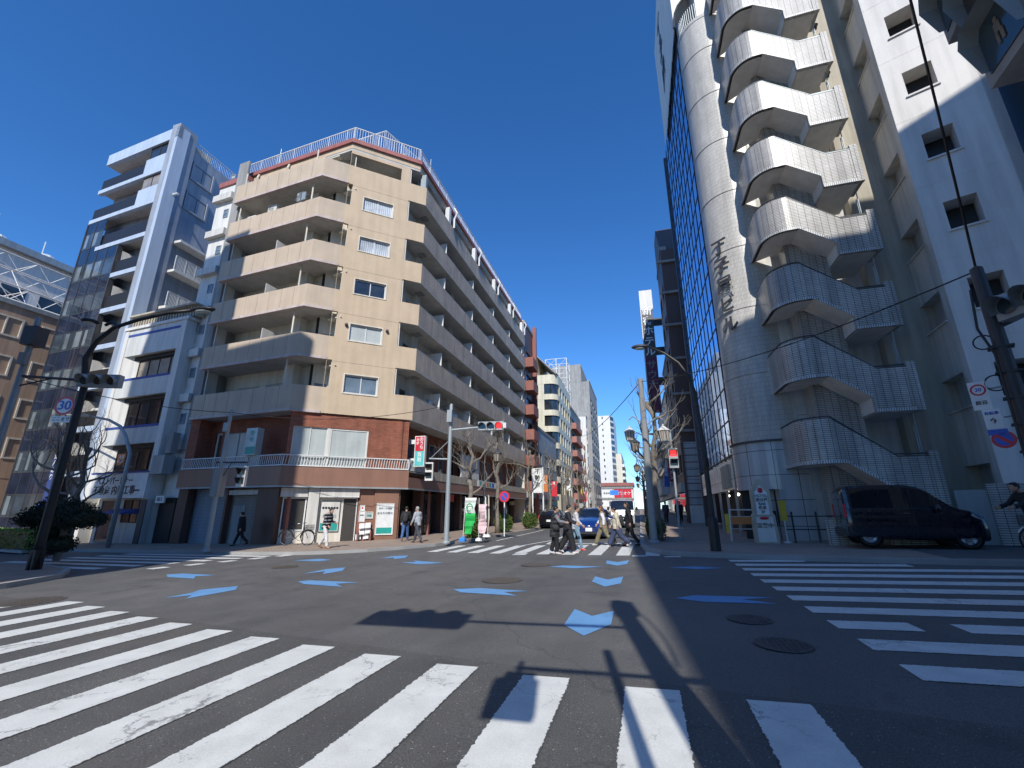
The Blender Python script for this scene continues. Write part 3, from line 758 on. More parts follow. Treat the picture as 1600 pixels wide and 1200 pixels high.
# ---- second storey: rough brick, big frosted windows, white balustrade
zB0,zB1=3.68,6.6
F2L=FL_.off(-1.0);F2C=FC.off(-.12)
m=wall(F2L,0.0,7.4,2.7,6.6,[(1.05,1.6,3.75,5.9),(1.8,4.85,3.9,5.85)],0,.2)
wall(F2C,.12,6.4,3.6,6.62,[(.32,4.15,3.75,5.82)],0,.2,m)
m.fbox(FL_,-.0,.75,2.7,6.6,-1.0,-.15)
m.fbox(FS,-.1,LS,3.6,6.6,-1.5,-1.3)
m.fbox(FC,LC-.5,LC-.42,3.6,6.6,-1.2,-.12)
m.build('brick_wall',M['brick'],bg_)
window(bg_,F2L,1.05,1.6,3.75,5.9,-.1,'cream','interior',1,fr=.12,name='balcony_door')
window(bg_,F2L,1.8,4.85,3.9,5.85,-.1,'grey','frost',3)
window(bg_,F2C,.32,2.02,3.75,5.82,-.06,'whitewall','frost',2,fr=.05)
m=MB(); m.fbox(F2C,2.0,2.16,3.75,5.82,-.12,-.025); m.build('window_post',M['whitewall'],bg_)
window(bg_,F2C,2.14,4.15,3.75,5.82,-.04,'whitewall','frost',1,fr=.09)
for u in (1.8,5,8.6,12.4,16,20,24):
    window(bg_,FS.off(-1.3),u,u+2.4,3.9,5.9,.03,'grey','pane',3,dp=.04)
# brown fascia band round the ground floor
def band3(mb,w0,w1,z0,z1,zs0=None,zs1=None):
    A=[FL_.P(0,0,w0)[:2],None,None,FS.P(LS,0,w0)[:2]];B=[FL_.P(0,0,w1)[:2],None,None,FS.P(LS,0,w1)[:2]]
    def isect(F1,F2,w):
        o1=F1.off(w);o2=F2.off(w);x1,y1=o1.o;x2,y2=o2.o;dx,dy=o1.d;ex,ey=o2.d;det=dx*(-ey)+ex*dy
        t=((x2-x1)*(-ey)+ex*(y2-y1))/det; return (x1+t*dx,y1+t*dy)
    for L,w in ((A,w0),(B,w1)): L[1]=isect(FL_,FC,w);L[2]=isect(FC,FS,w)
    for i in range(3):
        p=[B[i],B[i+1],A[i+1],A[i]]; a,b=(z0,z1) if i<2 or zs0 is None else (zs0,zs1)
        mb.hexa([(q[0],q[1],a) for q in p]+[(q[0],q[1],b) for q in p])
m=MB(); band3(m,-.5,.0,2.72,3.68,2.72,3.32); m.build('fascia',M['brown'],bg_)
m=MB(); m.fbox(FS,2.2,LS,3.33,3.86,-.1,.02); m.build('white_fascia_strip',M['creamwall'],bg_)
m=MB(); band3(m,-.03,.03,2.64,2.72); m.build('fascia_edge',M['grey'],bg_)
m=MB(); band3(m,-1.4,-.02,3.6,3.66); m.build('balcony_floor',M['concrete'],bg_)
m=MB()
for F,L in ((FL_,LL),(FC,LC)):
    m.fbox(F,.02,L-.02,4.26,4.31,-.12,-.04); m.fbox(F,.02,L-.02,3.72,3.78,-.12,-.04)
    n=int(L/.14)
    for j in range(n+1):
        u=L*j/n*.995; q=F.P
        m.hexa([q(u,3.78,-.06),q(u+.03,3.78,-.06),q(u+.03,3.78,-.09),q(u,3.78,-.09),q(u+.055,4.26,-.06),q(u+.085,4.26,-.06),q(u+.085,4.26,-.09),q(u+.055,4.26,-.09)])
for F,L in ((FS,2.2),):
    m.fbox(F,.02,L,4.26,4.31,-.12,-.04)
    for j in range(16): m.fbox(F,j*.14,j*.14+.04,3.7,4.26,-.1,-.06)
m.build('balustrade',M['white'],bg_)
# ---- ground floor
zg=-.6
GL=FL_.off(-.35);GC=FC.off(-.3)
def ul(px,py=800): return GL.u(px,py)
m=MB()
m.fbox(GL,0,.75,zg,2.66,-.3,.12); m.fbox(GL,6.0,7.4,zg,2.66,-.3,.12); m.fbox(GL,3.55,3.7,zg,2.66,-.4,.0)
m.build('pier',M['darkbrown'],bg_)
m=MB(); m.fbox(GL,.75,3.55,zg,2.66,-.5,-.35); m.build('roller_shutter',M['shutter'],bg_)
m=MB(); m.fbox(GL,3.7,6.0,zg,2.66,-.45,-.3); o=m.build('roller_shutter',M['shutter_beige'],bg_)
m=MB(); m.fbox(GL,3.9,4.8,zg,1.75,-.3,-.27); m.build('side_door',M['concrete'],o)
m=MB(); m.fbox(GL,3.7,6.0,2.3,2.55,-.3,-.05); m.build('shutter_box',M['offwhite'],o)
m=MB(); m.fbox(GC,-.05,.22,zg,2.66,-.5,-.25); m.fbox(GL,7.4,7.7,zg,2.66,-1.0,-.3); m.build('recess_wall',M['salmon'],bg_)
window(bg_,GC,.28,1.4,.5,2.15,-.15,'white','interior',1,fr=.06,name='shop_window')
m=MB(); m.fbox(GC,.28,1.4,zg,.5,-.25,-.16); m.build('stall_riser',M['cream'],bg_)
m=MB(); m.fbox(GC,.15,1.42,2.17,2.62,-.25,.02); m.build('shutter_box',M['offwhite'],bg_)
m=MB(); m.fbox(GC,1.45,1.97,zg,2.66,-.35,.1); m.build('white_pier',M['offwhite'],bg_)
m=MB(); m.fbox(GC,1.97,3.17,zg,2.2,-.2,-.1); m.build('shop_wall',M['cream'],bg_)
m=MB(); m.fbox(GC,2.0,3.97,2.22,2.62,-.2,.12); o=m.build('shutter_box',M['offwhite'],bg_); m=MB(); m.fbox(GC,2.0,3.97,2.17,2.22,-.2,.15); m.build('box_lip',M['white'],o)
window(bg_,GC,3.17,3.93,-.15,2.15,-.1,'white','interior',1,fr=.05,name='shop_door')
m=MB(); m.fbox(GC,3.97,6.2,zg,2.66,-.3,-.02); m.fbox(GC,4.78,6.1,zg,2.66,-.02,.1); m.build('brown_wall',M['brown'],bg_)
def poster(F,u0,u1,z0,z1,w,label,lines,foot=None,frame='darkgrey',base='signwhite',footcol='teal',name='poster'):
    p=F.P((u0+u1)/2,z0,w); t=thing(name,label,'poster',p)
    m=MB(); m.fbox(F,u0,u1,z0,z1,w,w+.03); m.build('board',M[base],t)
    m=MB(); e=.03
    for q in ((u0-e,u0,z0-e,z1+e),(u1,u1+e,z0-e,z1+e),(u0,u1,z1,z1+e),(u0,u1,z0-e,z0)): m.fbox(F,*q,w,w+.05)
    m.build('frame',M[frame],t)
    for (s,u,z,sz,mt) in lines: text(s,F,u,z,w+.036,sz,mt,t)
    if foot: m=MB(); m.fbox(F,u0+.04,u1-.04,z0+.04,z0+foot,w+.03,w+.036); m.build('colour_band',M[footcol],t)
    return t
poster(GC,2.12,3.05,.45,1.95,-.1,'framed shop poster with black dots and green foot beside the glass shop door',[('●●●●●●',2.58,1.62,.15,'ink'),('相談窓口',2.58,1.2,.17,'inkgrey')],.42,'darkgrey','offwhite')
poster(GC,4.95,5.85,.25,1.85,.1,'large white poster with grey writing and teal foot on the brown corner wall',[('住まいの相談',5.4,1.6,.12,'inkgrey'),('あなたの街の',5.4,1.35,.14,'inkgrey')],.35,'whitewall')
poster(GC,4.08,4.34,.9,1.45,-.02,'small white notice with fine print on the brown wall',[('営業中',4.21,1.25,.08,'inkgrey')],None,'whitewall')
poster(GC,4.1,4.3,1.5,1.75,-.02,'tiny square notice with a red spot on the brown wall',[('●',4.2,1.62,.12,'red')],None,'whitewall')
poster(GC,4.42,4.76,1.1,1.4,-.02,'pale green plate on the brown wall right of the notices',[('空室',4.59,1.22,.12,'teal')],None,'whitewall','frost')
# street-side shops
FG=FS.off(-.9)
m=MB(); 
for u in (2.9,6.0,9.4,13.2,17.1,21.,25.): m.fbox(FG,u,u+.45,zg,2.7,-.3,.25)
m.build('pier',M['darkbrown'],bg_)
m=MB(); m.fbox(FG,-.6,LS,zg,2.7,-1.6,-1.5); m.build('shop_back_wall',M['interior'],bg_)
m=MB(); m.fbox(FS,3.6,3.72,zg,2.66,-.5,-.38);m.fbox(FS,14.6,14.75,zg,2.66,-.5,-.38); m.build('red_post',M['salmon'],bg_)
for i,(a,b) in enumerate(((3.4,5.9),(6.5,9.3),(9.9,13.1),(13.7,17.0),(17.6,20.9),(21.5,24.9))):
    window(bg_,FG,a,b,.0,2.55,-.1,'darkgrey','pane',3,name='shopfront')
for (u,z,a,b,mt) in ((7.2,2.1,.9,.5,'red'),(13.,2.0,.5,.4,'white'),(18.5,1.9,.8,.45,'greytile'),(24.,2.0,.9,.4,'creamwall')):
    m=MB(); m.fbox(FG,u,u+a,z,z+b,.0,.3); m.build('shop_sign_box',M[mt],bg_)
m=MB(); m.fbox(FS,11.4,16.5,3.36,3.84,.03,.06); o=m.build('banner',M['signwhite'],bg_)
for u,c in ((11.8,'teal'),(12.6,'bluesign'),(13.5,'orange'),(14.2,'teal'),(15.0,'bluesign')): m=MB(); m.fbox(FS,u,u+.6,3.42,3.78,.06,.065); m.build('banner_patch',M[c],o)
m=MB(); m.fbox(FS,9.0,13.0,3.9,5.7,-.55,-.45); m.build('inner_screen',M['whitewall'],bg_)
# projecting red and teal sign at the corner
t=thing('projecting_sign','tall projecting sign, red over teal, on brackets at the street corner of the beige block','sign',FS.P(.6,3.9,.3))
FX=Fr((Cc[0]+.02,Cc[1]+.55),(1,.0)); 
m=MB(); m.fbox(FX,-.05,.62,3.95,5.75,-.22,0); m.build('box',M['whitewall'],t)
m=MB(); m.fbox(FX,.0,.57,4.85,5.7,0,.01); m.build('red_panel',M['red'],t)
m=MB(); m.fbox(FX,.0,.57,4.0,4.85,0,.01); m.build('teal_panel',flat('teal_panel',(.12,.52,.50),.4),t)
text(list('おうち'),FX,.40,5.68,.012,.26,'signwhite',t,vert=True,gap=.95); text(list('相談'),FX,.15,5.6,.012,.18,'signwhite',t,vert=True)
text(list('買取'),FX,.3,4.78,.012,.28,'signwhite',t,vert=True)
m=MB(); m.fbox(FX,-.5,-.05,5.3,5.55,-.18,-.05); m.fbox(FX,-.5,-.05,4.2,4.45,-.18,-.05); m.build('bracket',M['white'],t)
# slab sign on the brick wall of the second storey, cross-street side
t=thing('wall_sign','pale grey and teal box sign standing on the white balustrade of the brick storey','sign',FL_.P(5.3,4.3,.05))
m=MB(); m.fbox(FL_,4.95,5.75,4.32,5.75,-.25,.15); m.build('box',M['frost'],t)
m=MB(); m.fbox(FL_,5.05,5.72,4.36,4.75,.15,.16); m.build('teal_band',M['teal'],t); text(list('受付'),FL_,5.4,5.6,.155,.3,'teal',t,vert=True)
# stand of leaflets
t=thing('leaflet_stand','small stand holding white leaflets against the brown corner wall','display stand',GC.P(4.3,gz(-14,21)+KERB,.45))
z=gz(-14,21)+KERB; m=MB(); m.fbox(GC,3.98,4.68,z,z+.95,.15,.22); 
for u in (3.98,4.63): m.fbox(GC,u,u+.05,z,z+.5,.2,.55)
m.build('frame',M['salmon'],t)
m=MB()
for j,(u,zz) in enumerate(((4.05,.75),(4.35,.78),(4.08,.45),(4.38,.5),(3.93,.2),(4.31,.22))): 
    P=GC.P; a=z+zz; w_=.30+.18*(2-j//2)*.5
    m.hexa([P(u,a-.14,w_+.06),P(u+.28,a-.12,w_+.06),P(u+.28,a-.12,w_+.02),P(u,a-.14,w_+.02),P(u,a+.12,w_),P(u+.27,a+.14,w_),P(u+.27,a+.14,w_-.03),P(u,a+.12,w_-.03)])
m.build('leaflets',M['signwhite'],t)

rnd=random.Random(12)
for k in range(6):
    for u in (2.2,6.6,12.0,18.4,24.0):
        if rnd.random()<.55:
            q=MB(); z=T8[k]+.45; q.tube([FS.P(u,z,-.35),FS.P(u+1.6,z,-.35)],.015,5); q.build('clothes_pole',M['steel'],bg_)
            for j in range(rnd.randint(1,3)):
                a=u+.1+j*.5; h=rnd.uniform(.35,.6); q=MB(); P=FS.P
                for i in range(4): q.face([P(a+.1*i,z-h,-.35+.03*math.sin(i*2)),P(a+.1*i+.1,z-h,-.35+.03*math.sin(i*2+2)),P(a+.1*i+.1,z,-.35),P(a+.1*i,z,-.35)])
                q.build('laundry',M[rnd.choice(['signwhite','frost','inkgrey','pinkpanel','curt'])],bg_)
        elif rnd.random()<.5: ac_unit(bg_,FS,u,B8[k]+.15,-1.3)
# ================================================================ white office building left of the beige block
OB=(-32.9,19.732); FB=Fr(OB,(1,-.08))
def gF(F,u,w=0): x,y,_=F.P(u,0,w); return gz(x,y)+KERB
wb=thing('office_building','narrow white four-storey office building with ribbed parapets, blue trim and recessed strip windows','building',FB.P(3,gF(FB,3),-2))
FW=FB.off(0); zs=[(9.72,11.35),(6.52,8.47),(3.75,5.4)]
m=MB(); 
bands=[(11.35,13.25),(8.47,9.72),(5.4,6.52)]
for a,b in bands: m.fbox(FW,.35,5.55,a,b,-.25,0)
m.build('ribbed_parapet',M['panel_rib'],wb)
m=MB(); m.fbox(FW,0,.35,-.6,13.2,-.6,.04); m.fbox(FW,5.55,6.05,-.6,13.3,-.6,.05); m.build('end_pier',M['whitewall'],wb)
m=MB(); m.prism([FW.P(0,0,-.61)[:2],FW.P(6.05,0,-.61)[:2],(FW.P(6.05,0)[0],32),(FW.P(0,0)[0],32)],-.6,12.6)
m.build('side_walls',M['cream'],wb)
m=MB()
for a,b in ((12.75,12.92),(9.6,9.75),(6.4,6.55)): m.fbox(FW,.36,5.54,a,b,0,.02)
m.build('blue_trim',flat('blue_trim',(.05,.09,.33),.5),wb)
m=MB(); m.fbox(FW,-.1,6.2,13.25,13.45,-1.2,.1); m.build('parapet_cap',M['whitewall'],wb)
for i,(a,b) in enumerate(zs):
    window(wb,FW,1.35,5.5,a+.05,b-.25,-.42,'black',('curt_warm','pane','pane')[i],4,fr=.09)
    q=MB(); q.fbox(FW,.35,5.55,b-.25,b,-.6,-.3); q.fbox(FW,.35,5.55,a-.3,a+.05,-.6,-.25); q.build('window_reveal',M['black'],wb)
    q=MB(); q.hexa([FW.P(.35,a,-.0),FW.P(1.35,a,-.45),FW.P(1.35,a,-.6),FW.P(.35,a,-.6),FW.P(.35,b,0),FW.P(1.35,b,-.45),FW.P(1.35,b,-.6),FW.P(.35,b,-.6)]); q.build('splayed_reveal',M['offwhite'],wb)
m=MB(); m.fbox(FW,1.55,2.35,4.2,4.9,-.41,-.40); o=m.build('window_poster',M['orange'],wb); text('入居',FW,1.95,4.7,-.395,.28,'signwhite',o); text('募集中',FW,1.95,4.4,-.395,.22,'signwhite',o)
# awning and canopy roof at top
m=MB(); 
for j in range(24): m.fbox(FW,.2+j*.27,.32+j*.27,13.5,14.2,-1.9,-.1-.0*j)
m.fbox(FW,.1,6.6,14.2,14.32,-2.2,.15); m.build('roof_pergola',M['creamwall'],wb)
# sign
m=MB(); m.fbox(FW,.8,6.0,2.18,3.6,.0,.28); o=m.build('fascia_sign',M['signwhite'],wb)
text('ベストパートナー',FW,3.1,3.15,.29,.48,'ink',o,sx=.88); text('不動産 内装工事',FW,3.2,2.6,.29,.56,'ink',o,sx=.95)
text('Partner',FW,5.3,2.62,.29,.18,'ink',o)
m=MB(); m.fbox(FW,.75,6.02,3.6,3.68,.0,.32); m.build('blue_trim',bpy.data.materials['blue_trim'],o)
m=MB(); m.fbox(FW,.9,5.6,-.6,2.18,-.45,-.35); m.build('shopfront_wall',M['offwhite'],wb)
window(wb,FW,3.4,4.8,.8,2.1,-.3,'darkgrey','pane',2,name='shopfront'); window(wb,FW,1.3,2.6,-.3,2.1,-.3,'grey','pane_dark',1,name='entrance')
m=MB(); m.hexa([FW.P(2.9,1.3,.6),FW.P(4.9,1.3,.6),FW.P(4.9,1.3,-.3),FW.P(2.9,1.3,-.3),FW.P(2.9,1.36,.6),FW.P(4.9,1.36,.6),FW.P(4.9,1.6,-.3),FW.P(2.9,1.6,-.3)]); m.build('blue_awning',bpy.data.materials['blue_trim'],wb)
m=MB(); m.fbox(FW,5.6,6.05,-.6,2.1,-.3,.1); m.build('dark_pier',M['darkgrey'],wb)
for z in (4.3,):
    q=MB(); q.fbox(FW,6.1,7.1,3.5,4.55,-.3,.3); q.build('equipment_cabinet',M['grey'],wb); q=MB(); q.fbox(FW,6.5,7.0,4.7,5.9,-.4,.0); q.build('meter_cabinet',M['concrete'],wb)
m=MB(); m.fbox(FW,6.1,7.4,-.6,2.2,-.8,-.6); m.build('side_gate',M['black'],wb)
m=MB(); m.fbox(FW,6.3,7.0,1.9,2.3,-.3,-.2); o=m.build('small_sign',M['signwhite'],wb); text('出口',FW,6.65,2.1,-.19,.22,'ink',o)
# ================================================================ tall blue tower block with dark glass
bt=thing('office_tower','slim ten-storey pale blue tower with dark glass curtain wall and stacked balconies','building',FB.P(-4,gF(FB,-4),-3))
UL=-8.9
def slabz(k): return 27.25-2.92*k
m=MB(); m.fbox(FB,-.85,0,-.6,30.9,-.8,.03); m.fbox(FB,UL,0,29.85,30.9,-.3,.03)
for k in range(0,9):
    z=slabz(k); a=UL if k<3 else -3.9
    if k==2: a=-7
    m.fbox(FB,UL if k<2 else (-6.9 if k==2 else -3.85),-.85,z-.35,z,-.25,.03)
for k in (0,1): m.fbox(FB,-3.3,-.85,slabz(k),slabz(k)+1.35,-.25,.0)
m.build('blue_frame',M['paleblue'],bt)
m=MB(); m.fbox(FB,UL,-.85,-.6,30.8,-3.2,-1.7); m.build('recess_wall',M['concrete'],bt)
m=MB()
for k in range(0,9): m.fbox(FB,UL if k<2 else (-6.9 if k==2 else -3.85),-.85,slabz(k)-.12,slabz(k)-.02,-1.7,-.25)
m.fbox(FB,UL,-.85,29.86,29.95,-1.7,-.3); m.build('balcony_slabs',M['soffit'],bt)
for k in range(0,9):
    z=slabz(k); a,b=(UL+.05,-3.35) if k<2 else ((-6.85,-.9) if k==2 else (-3.8,-.9))
    q=MB(); q.fbox(FB,a,b,z,z+1.05,-.12,-.08); q.build('glass_balustrade',M['black'],bt)
    if k<2: window(bt,FB,-3.25,-.95,z+1.4,29.82-2.92*k+(-.0),-.1,'darkgrey','pane' if k==0 else 'curt_warm',2)
    ac_unit(bt,FB,-4.6 if k<2 else -3.2,z+.9,-1.0)
    window(bt,FB,a+.3 if k<3 else -2.9,b-.5,z+.1,z+2.2,-1.65,'grey','pane',2)
    if k>=3:
        q=MB(); P=FB.P; q.hexa([P(-3.7,z+.8,-.3),P(-3.4,z+.75,-.2),P(-3.3,z+.75,-1.5),P(-3.7,z+.8,-1.5),P(-3.7,z+2.0,-.3),P(-3.62,z+2.0,-.2),P(-3.6,z+2.0,-1.5),P(-3.7,z+2.0,-1.5)]); q.build('stair_cheek',M['offwhite'],bt)
# curtain wall panes
fr=MB(); dk=MB(); li=MB(); rnd=random.Random(3)
cols=[UL+i*1.24 for i in range(5)]
for i in range(4):
    a=UL+.04+i*1.235;b=a+1.2
    zt=slabz(1)-.4 if i<2 else slabz(2)-.4
    z=-.4
    while z<zt-.3:
        h=1.46; z1=min(z+h,zt); fl=int(round((z+.4)/1.46))
        q=MB(); q.face([FB.P(a,z+.02,0),FB.P(b,z+.02,0),FB.P(b,z1-.02,0),FB.P(a,z1-.02,0)]); q=q.build('glass_panel',M['pane_tower' if fl%2 else 'pane_dark'],bt)
        if fl%2 and rnd.random()<.75:
            a2=a+.06+.25*rnd.random(); wd_=rnd.uniform(.3,.8); e=MB(); e.face([FB.P(a2,z+.15,.004),FB.P(a2+wd_,z+.15,.004),FB.P(a2+wd_,z1-.1,.004),FB.P(a2,z1-.1,.004)]); e.build('curtain',M['curt_dim'],q)
        z+=h
    fr.fbox(FB,a-.04,a,-.6,zt,-.1,.03)
for z in range(0,20):
    if -.4+z*1.46<24: fr.fbox(FB,UL,UL+2.5 if -.4+z*1.46>21 else -3.9,-.42+z*1.46,-.38+z*1.46,-.1,.015)
fr.fbox(FB,-3.94,-3.85,-.6,slabz(2)-.4,-.3,.04); fr.fbox(FB,UL-.03,UL+.03,-.6,slabz(1)-.4,-.1,.05)
fr.build('mullions',M['darkgrey'],bt)
# side
FSd=Fr((-32.9,19.73),(0,1)); 
m=MB(); m.fbox(FSd,.0,1.45,-.6,31.2,-.84,0.0); m.prism([(-37.9,21.18),(-33.15,21.18),(-33.15,34),(-40.5,34),(-41.4,21.4)],-.6,29.9)
m.build('side_wall',M['greyblue'],bt)
FS2=Fr((-33.15,21.18),(0,1))
for z in (28.1,25.3): 
    window(bt,FS2,.35,2.0,z-.65,z+.75,.02,'darkgrey','pane' if z>27 else 'curt',2)
    q=MB(); 
    for r_ in ((.2,.35,z-.8,z+.9),(2.0,2.15,z-.8,z+.9),(.35,2.0,z-.8,z-.65)): q.fbox(FS2,*r_,0,.12)
    q.build('window_surround',M['greyblue'],bt)
for z in (18.9,15.9,12.9):
    q=MB(); q.fbox(FS2,.1,3.2,z-.2,z,0,.9); q.build('balcony_slab',M['whitewall'],bt)
    railing(bt,FS2,.1,3.2,z,z+1.15,.85,'white',.1,.03)
    window(bt,FS2,.5,2.4,z+.1,z+2.2,.02,'grey','pane',2)
q=MB(); q.fbox(FS2,.1,3.2,21.2,21.4,0,.9); q.build('canopy_slab',M['whitewall'],bt)
q=MB(); q.tube([(-32.95,20.4,24.9),(-32.4,20.4,24.9)],.1,8); q.build('wall_lamp',M['white'],bt)
railing(bt,FS2,0,4,29.9,30.9,-.1,'white',.15)
# ground floor shop and its banner signs
m=MB(); m.fbox(FB,-3.4,-1.2,1.4,1.9,0,.6); m.build('canopy',M['bluesign'],bt)
for (px,py,cw_,ch,bgc,txt,tc,lab) in ((-2.2,3.6,.62,3.3,'signwhite','力森','inkblue','white vertical sign with two large blue characters beside the blue tower entrance'),(-3.0,3.4,.5,3.4,'inkblue','ほんのり','signwhite','dark blue vertical sign with pale lettering left of the white vertical sign')):
    t=thing('vertical_sign',lab,'sign',FB.P(px,py-ch/2,.6)); q=MB(); q.fbox(FB,px,px+cw_,py-ch/2,py+ch/2,.5,.62); q.build('panel',M[bgc],t)
    text(list(txt),FB,px+cw_/2,py+ch/2-.1,.625,.5 if len(txt)<3 else .4,tc,t,vert=True)
    if bgc=='signwhite': text(list('司法'),FB,px+cw_*.3,py-.2,.625,.3,'red',t,vert=True);text(list('行政'),FB,px+cw_*.72,py-.2,.625,.3,'red',t,vert=True)
    q=MB(); q.fbox(FB,px+.1,px+.2,py+ch*.3,py+ch*.34,0,.5); q.fbox(FB,px+.1,px+.2,py-ch*.34,py-ch*.3,0,.5); q.build('bracket',M['grey'],t)
# ================================================================ brown building across the side street, and what stands on its roof
FBr=Fr((-46,2),(0,1)); 
br=thing('brown_building','brown rendered five-storey building with pale framed windows at the left edge of the view','building',(-50,14,gz(-48,14)))
hol=[]
for k in range(5):
    for j in range(7): hol.append((1.0+j*3.1,3.0+j*3.1,2.2+3.05*k,3.8+3.05*k))
m=wall(FBr,0,23.4,-1,16.9,hol,0,.2); m.prism([(-46.02,2.),(-60,2.),(-60,25.3),(-46.02,25.3)],-1,16.85)
m.build('wall',M['tan'],br)
for k in range(1,5):
    for j in range(2,7):
        window(br,FBr,1.0+j*3.1,3.0+j*3.1,2.2+3.05*k,3.8+3.05*k,.05,'cream','pane_dark',2,fr=.12,dp=.2)
m=MB(); m.fbox(FBr,-.1,23.5,16.9,17.25,-.5,.12); m.build('parapet_cap',M['grey'],br)
m=MB(); 
for j in (3.4,9.6,15.8): m.tube([FBr.P(j,16.9,.12),FBr.P(j,0,.12)],.09,8)
m.build('drain_pipe',M['tan'],br)
# billboard scaffold on the roof
t=thing('billboard_frame','white steel lattice billboard frame on the roof of the brown building','lattice frame',(-48,14,17.2))
m=MB(); zt=21.2
for (x,y) in ((-46.6,10.5),(-46.6,16.5),(-46.6,24.5),(-50,10.5),(-50,16.5),(-50,24.5)): m.tube([(x,y,17.2),(x,y,zt)],.07,6)
for x in (-46.6,-50):
    for z in (17.5,18.7,19.9,21.1):
        m.tube([(x,10.5,z),(x,24.5,z)],.05,5)
    for j in range(14):
        y=10.5+j; m.tube([(x,y,17.5 if j%2 else 18.7),(x,y+1,18.7 if j%2 else 17.5)],.03,4); m.tube([(x,y,19.9 if j%2 else 21.1),(x,y+1,21.1 if j%2 else 19.9)],.03,4)
    m.tube([(x,10.5,17.5),(x,16.5,21.1)],.04,5); m.tube([(x,24.5,17.5),(x,16.5,21.1)],.04,5)
for y in (10.5,13.5,16.5,20.5,24.5):
    m.tube([(-46.6,y,21.1),(-50,y,21.1)],.04,5); m.tube([(-46.6,y,17.5),(-50,y,21.1)],.03,4); m.tube([(-46.6,y,18.7),(-50,y,18.7)],.04,5)
m.build('lattice',M['white'],t)
g2=thing('grey_building','dark grey flat-roofed building showing above the white lattice frame','building',(-64,22,0))
m=MB(); m.prism([(-61,4),(-80,4),(-80,31),(-61,31)],-1.5,27.5); m.build('wall',M['whitewall'],g2)
m=MB(); m.prism([(-60.4,3),(-81,3),(-81,32),(-60.4,32)],27.5,28.2); m.build('roof_edge',M['grey'],g2)
m=MB(); 
for k in range(6):
    for j in range(8): m.box(-60.99,-60.95,6+j*3.1,8+j*3.1,3+k*3.8,4.8+k*3.8)
m.build('window_band',M['pane'],g2)
for (y,h) in ((23,2.8),(27,2.),(19.5,1.6)):
    q=MB(); q.tube([(-61.5,y,28.2),(-61.5,y,28.2+h)],.05,5); q.ell((-61.5,y+.5,28.5),(.5,.7,.35),8); q.build('roof_aerial',M['white'],g2)
# ================================================================ buildings behind the camera (they cast the long shadows across the junction)
def backdrop(name,label,poly,h,mt,ht2=None):
    cx=sum(p[0] for p in poly)/len(poly);cy=sum(p[1] for p in poly)/len(poly)
    t=thing(name,label,'building',(cx,cy,gz(cx,cy)))
    m=MB(); m.prism(poly,-1.5,h); m.build('wall',M[mt],t)
    m=MB(); n=len(poly)
    ar=sum(poly[i][0]*poly[(i+1)%n][1]-poly[(i+1)%n][0]*poly[i][1] for i in range(n))
    P=poly if ar>0 else poly[::-1]
    fm=MB()
    for i in range(n):
        a=Vector(P[i]);b=Vector(P[(i+1)%n]); F=Fr(a,b-a); L=(b-a).length
        k=0
        while 2.6+3.1*k<h-1.6:
            if L>6: q=MB(); q.fbox(F,.8,L-.8,2.6+3.1*k-.9,2.6+3.1*k+.7,.0,.03); q.build('window_band',M['pane'],t)
            k+=1
    return t
d=math.tan(SUN_AZ) # x shift per metre toward the sun
backdrop('near_building','cream office block on the near right corner, behind the viewer',[(3.5,-1.2),(9.9,-1.2),(9.9,-34),(5.5,-34)],20.6,'creamtile')
backdrop('near_building','grey stone tower set back on the near right corner, behind the viewer',[(7.2,-1.3),(13.0,-1.3),(13.0,-9),(7.2,-9)],27.2,'greytile')
backdrop('near_building','white slab block right of the near right corner, behind the viewer',[(13.05,-1.3),(24,-1.3),(24,-14),(13.05,-14)],31.3,'offwhite')
backdrop('near_building','brown office block on the near left corner, behind the viewer',[(-13.3,-1.2),(-26.6,-1.2),(-26.6,-14),(-13.3,-14)],28.0,'tan')
backdrop('near_building','tall grey tower behind the brown office block of the near left corner',[(-19.3,-1.6),(-25.6,-1.6),(-25.6,-12),(-19.3,-12)],36.6,'greytile')
# ================================================================ right-hand corner building: tiled cylinder, mirror-glass front, open stair bays
CX,CY,CR=5.53,20.85,1.42; XG=4.12
rb=thing('stair_building','white tiled ten-storey corner building with rounded corner tower and stacked open stair landings','building',(7,21,gz(7,21)+KERB))
def cylwall(mb,r,a0,a1,z0,z1,n=24,c=(CX,CY)):
    for k in range(n):
        a=a0+(a1-a0)*k/n;b=a0+(a1-a0)*(k+1)/n
        p=lambda t,z:(c[0]+r*math.cos(t),c[1]+r*math.sin(t),z)
        mb.face([p(a,z0),p(b,z0),p(b,z1),p(a,z1)],0,[(r*a,z0),(r*b,z0),(r*b,z1),(r*a,z1)])
A0,A1=math.pi*.93,math.pi*1.5
RT=27.4
m=MB(); cylwall(m,CR,A0,A1,4.2,RT)
Ff=Fr((CX,CY-CR),(1,-.012))
m.face([Ff.P(0,4.2),Ff.P(.75,4.2),Ff.P(.75,RT),Ff.P(0,RT)])
m.build('tiled_cylinder',M['cyl_tile'],rb,smooth=False)
m=MB()
for k in range(8):
    z=4.25+3.0*k+2.75
    if k==7: z=RT-.25
    cylwall(m,CR+.025,A0,A1,z,z+.22); m.face([Ff.P(0,z,.025),Ff.P(.7,z,.025),Ff.P(.7,z+.22,.025),Ff.P(0,z+.22,.025)])
    pts=[(CX+CR*math.cos(A0+(A1-A0)*j/24),CY+CR*math.sin(A0+(A1-A0)*j/24)) for j in range(25)]
m.build('tile_band',M['cyl_tile'],rb)
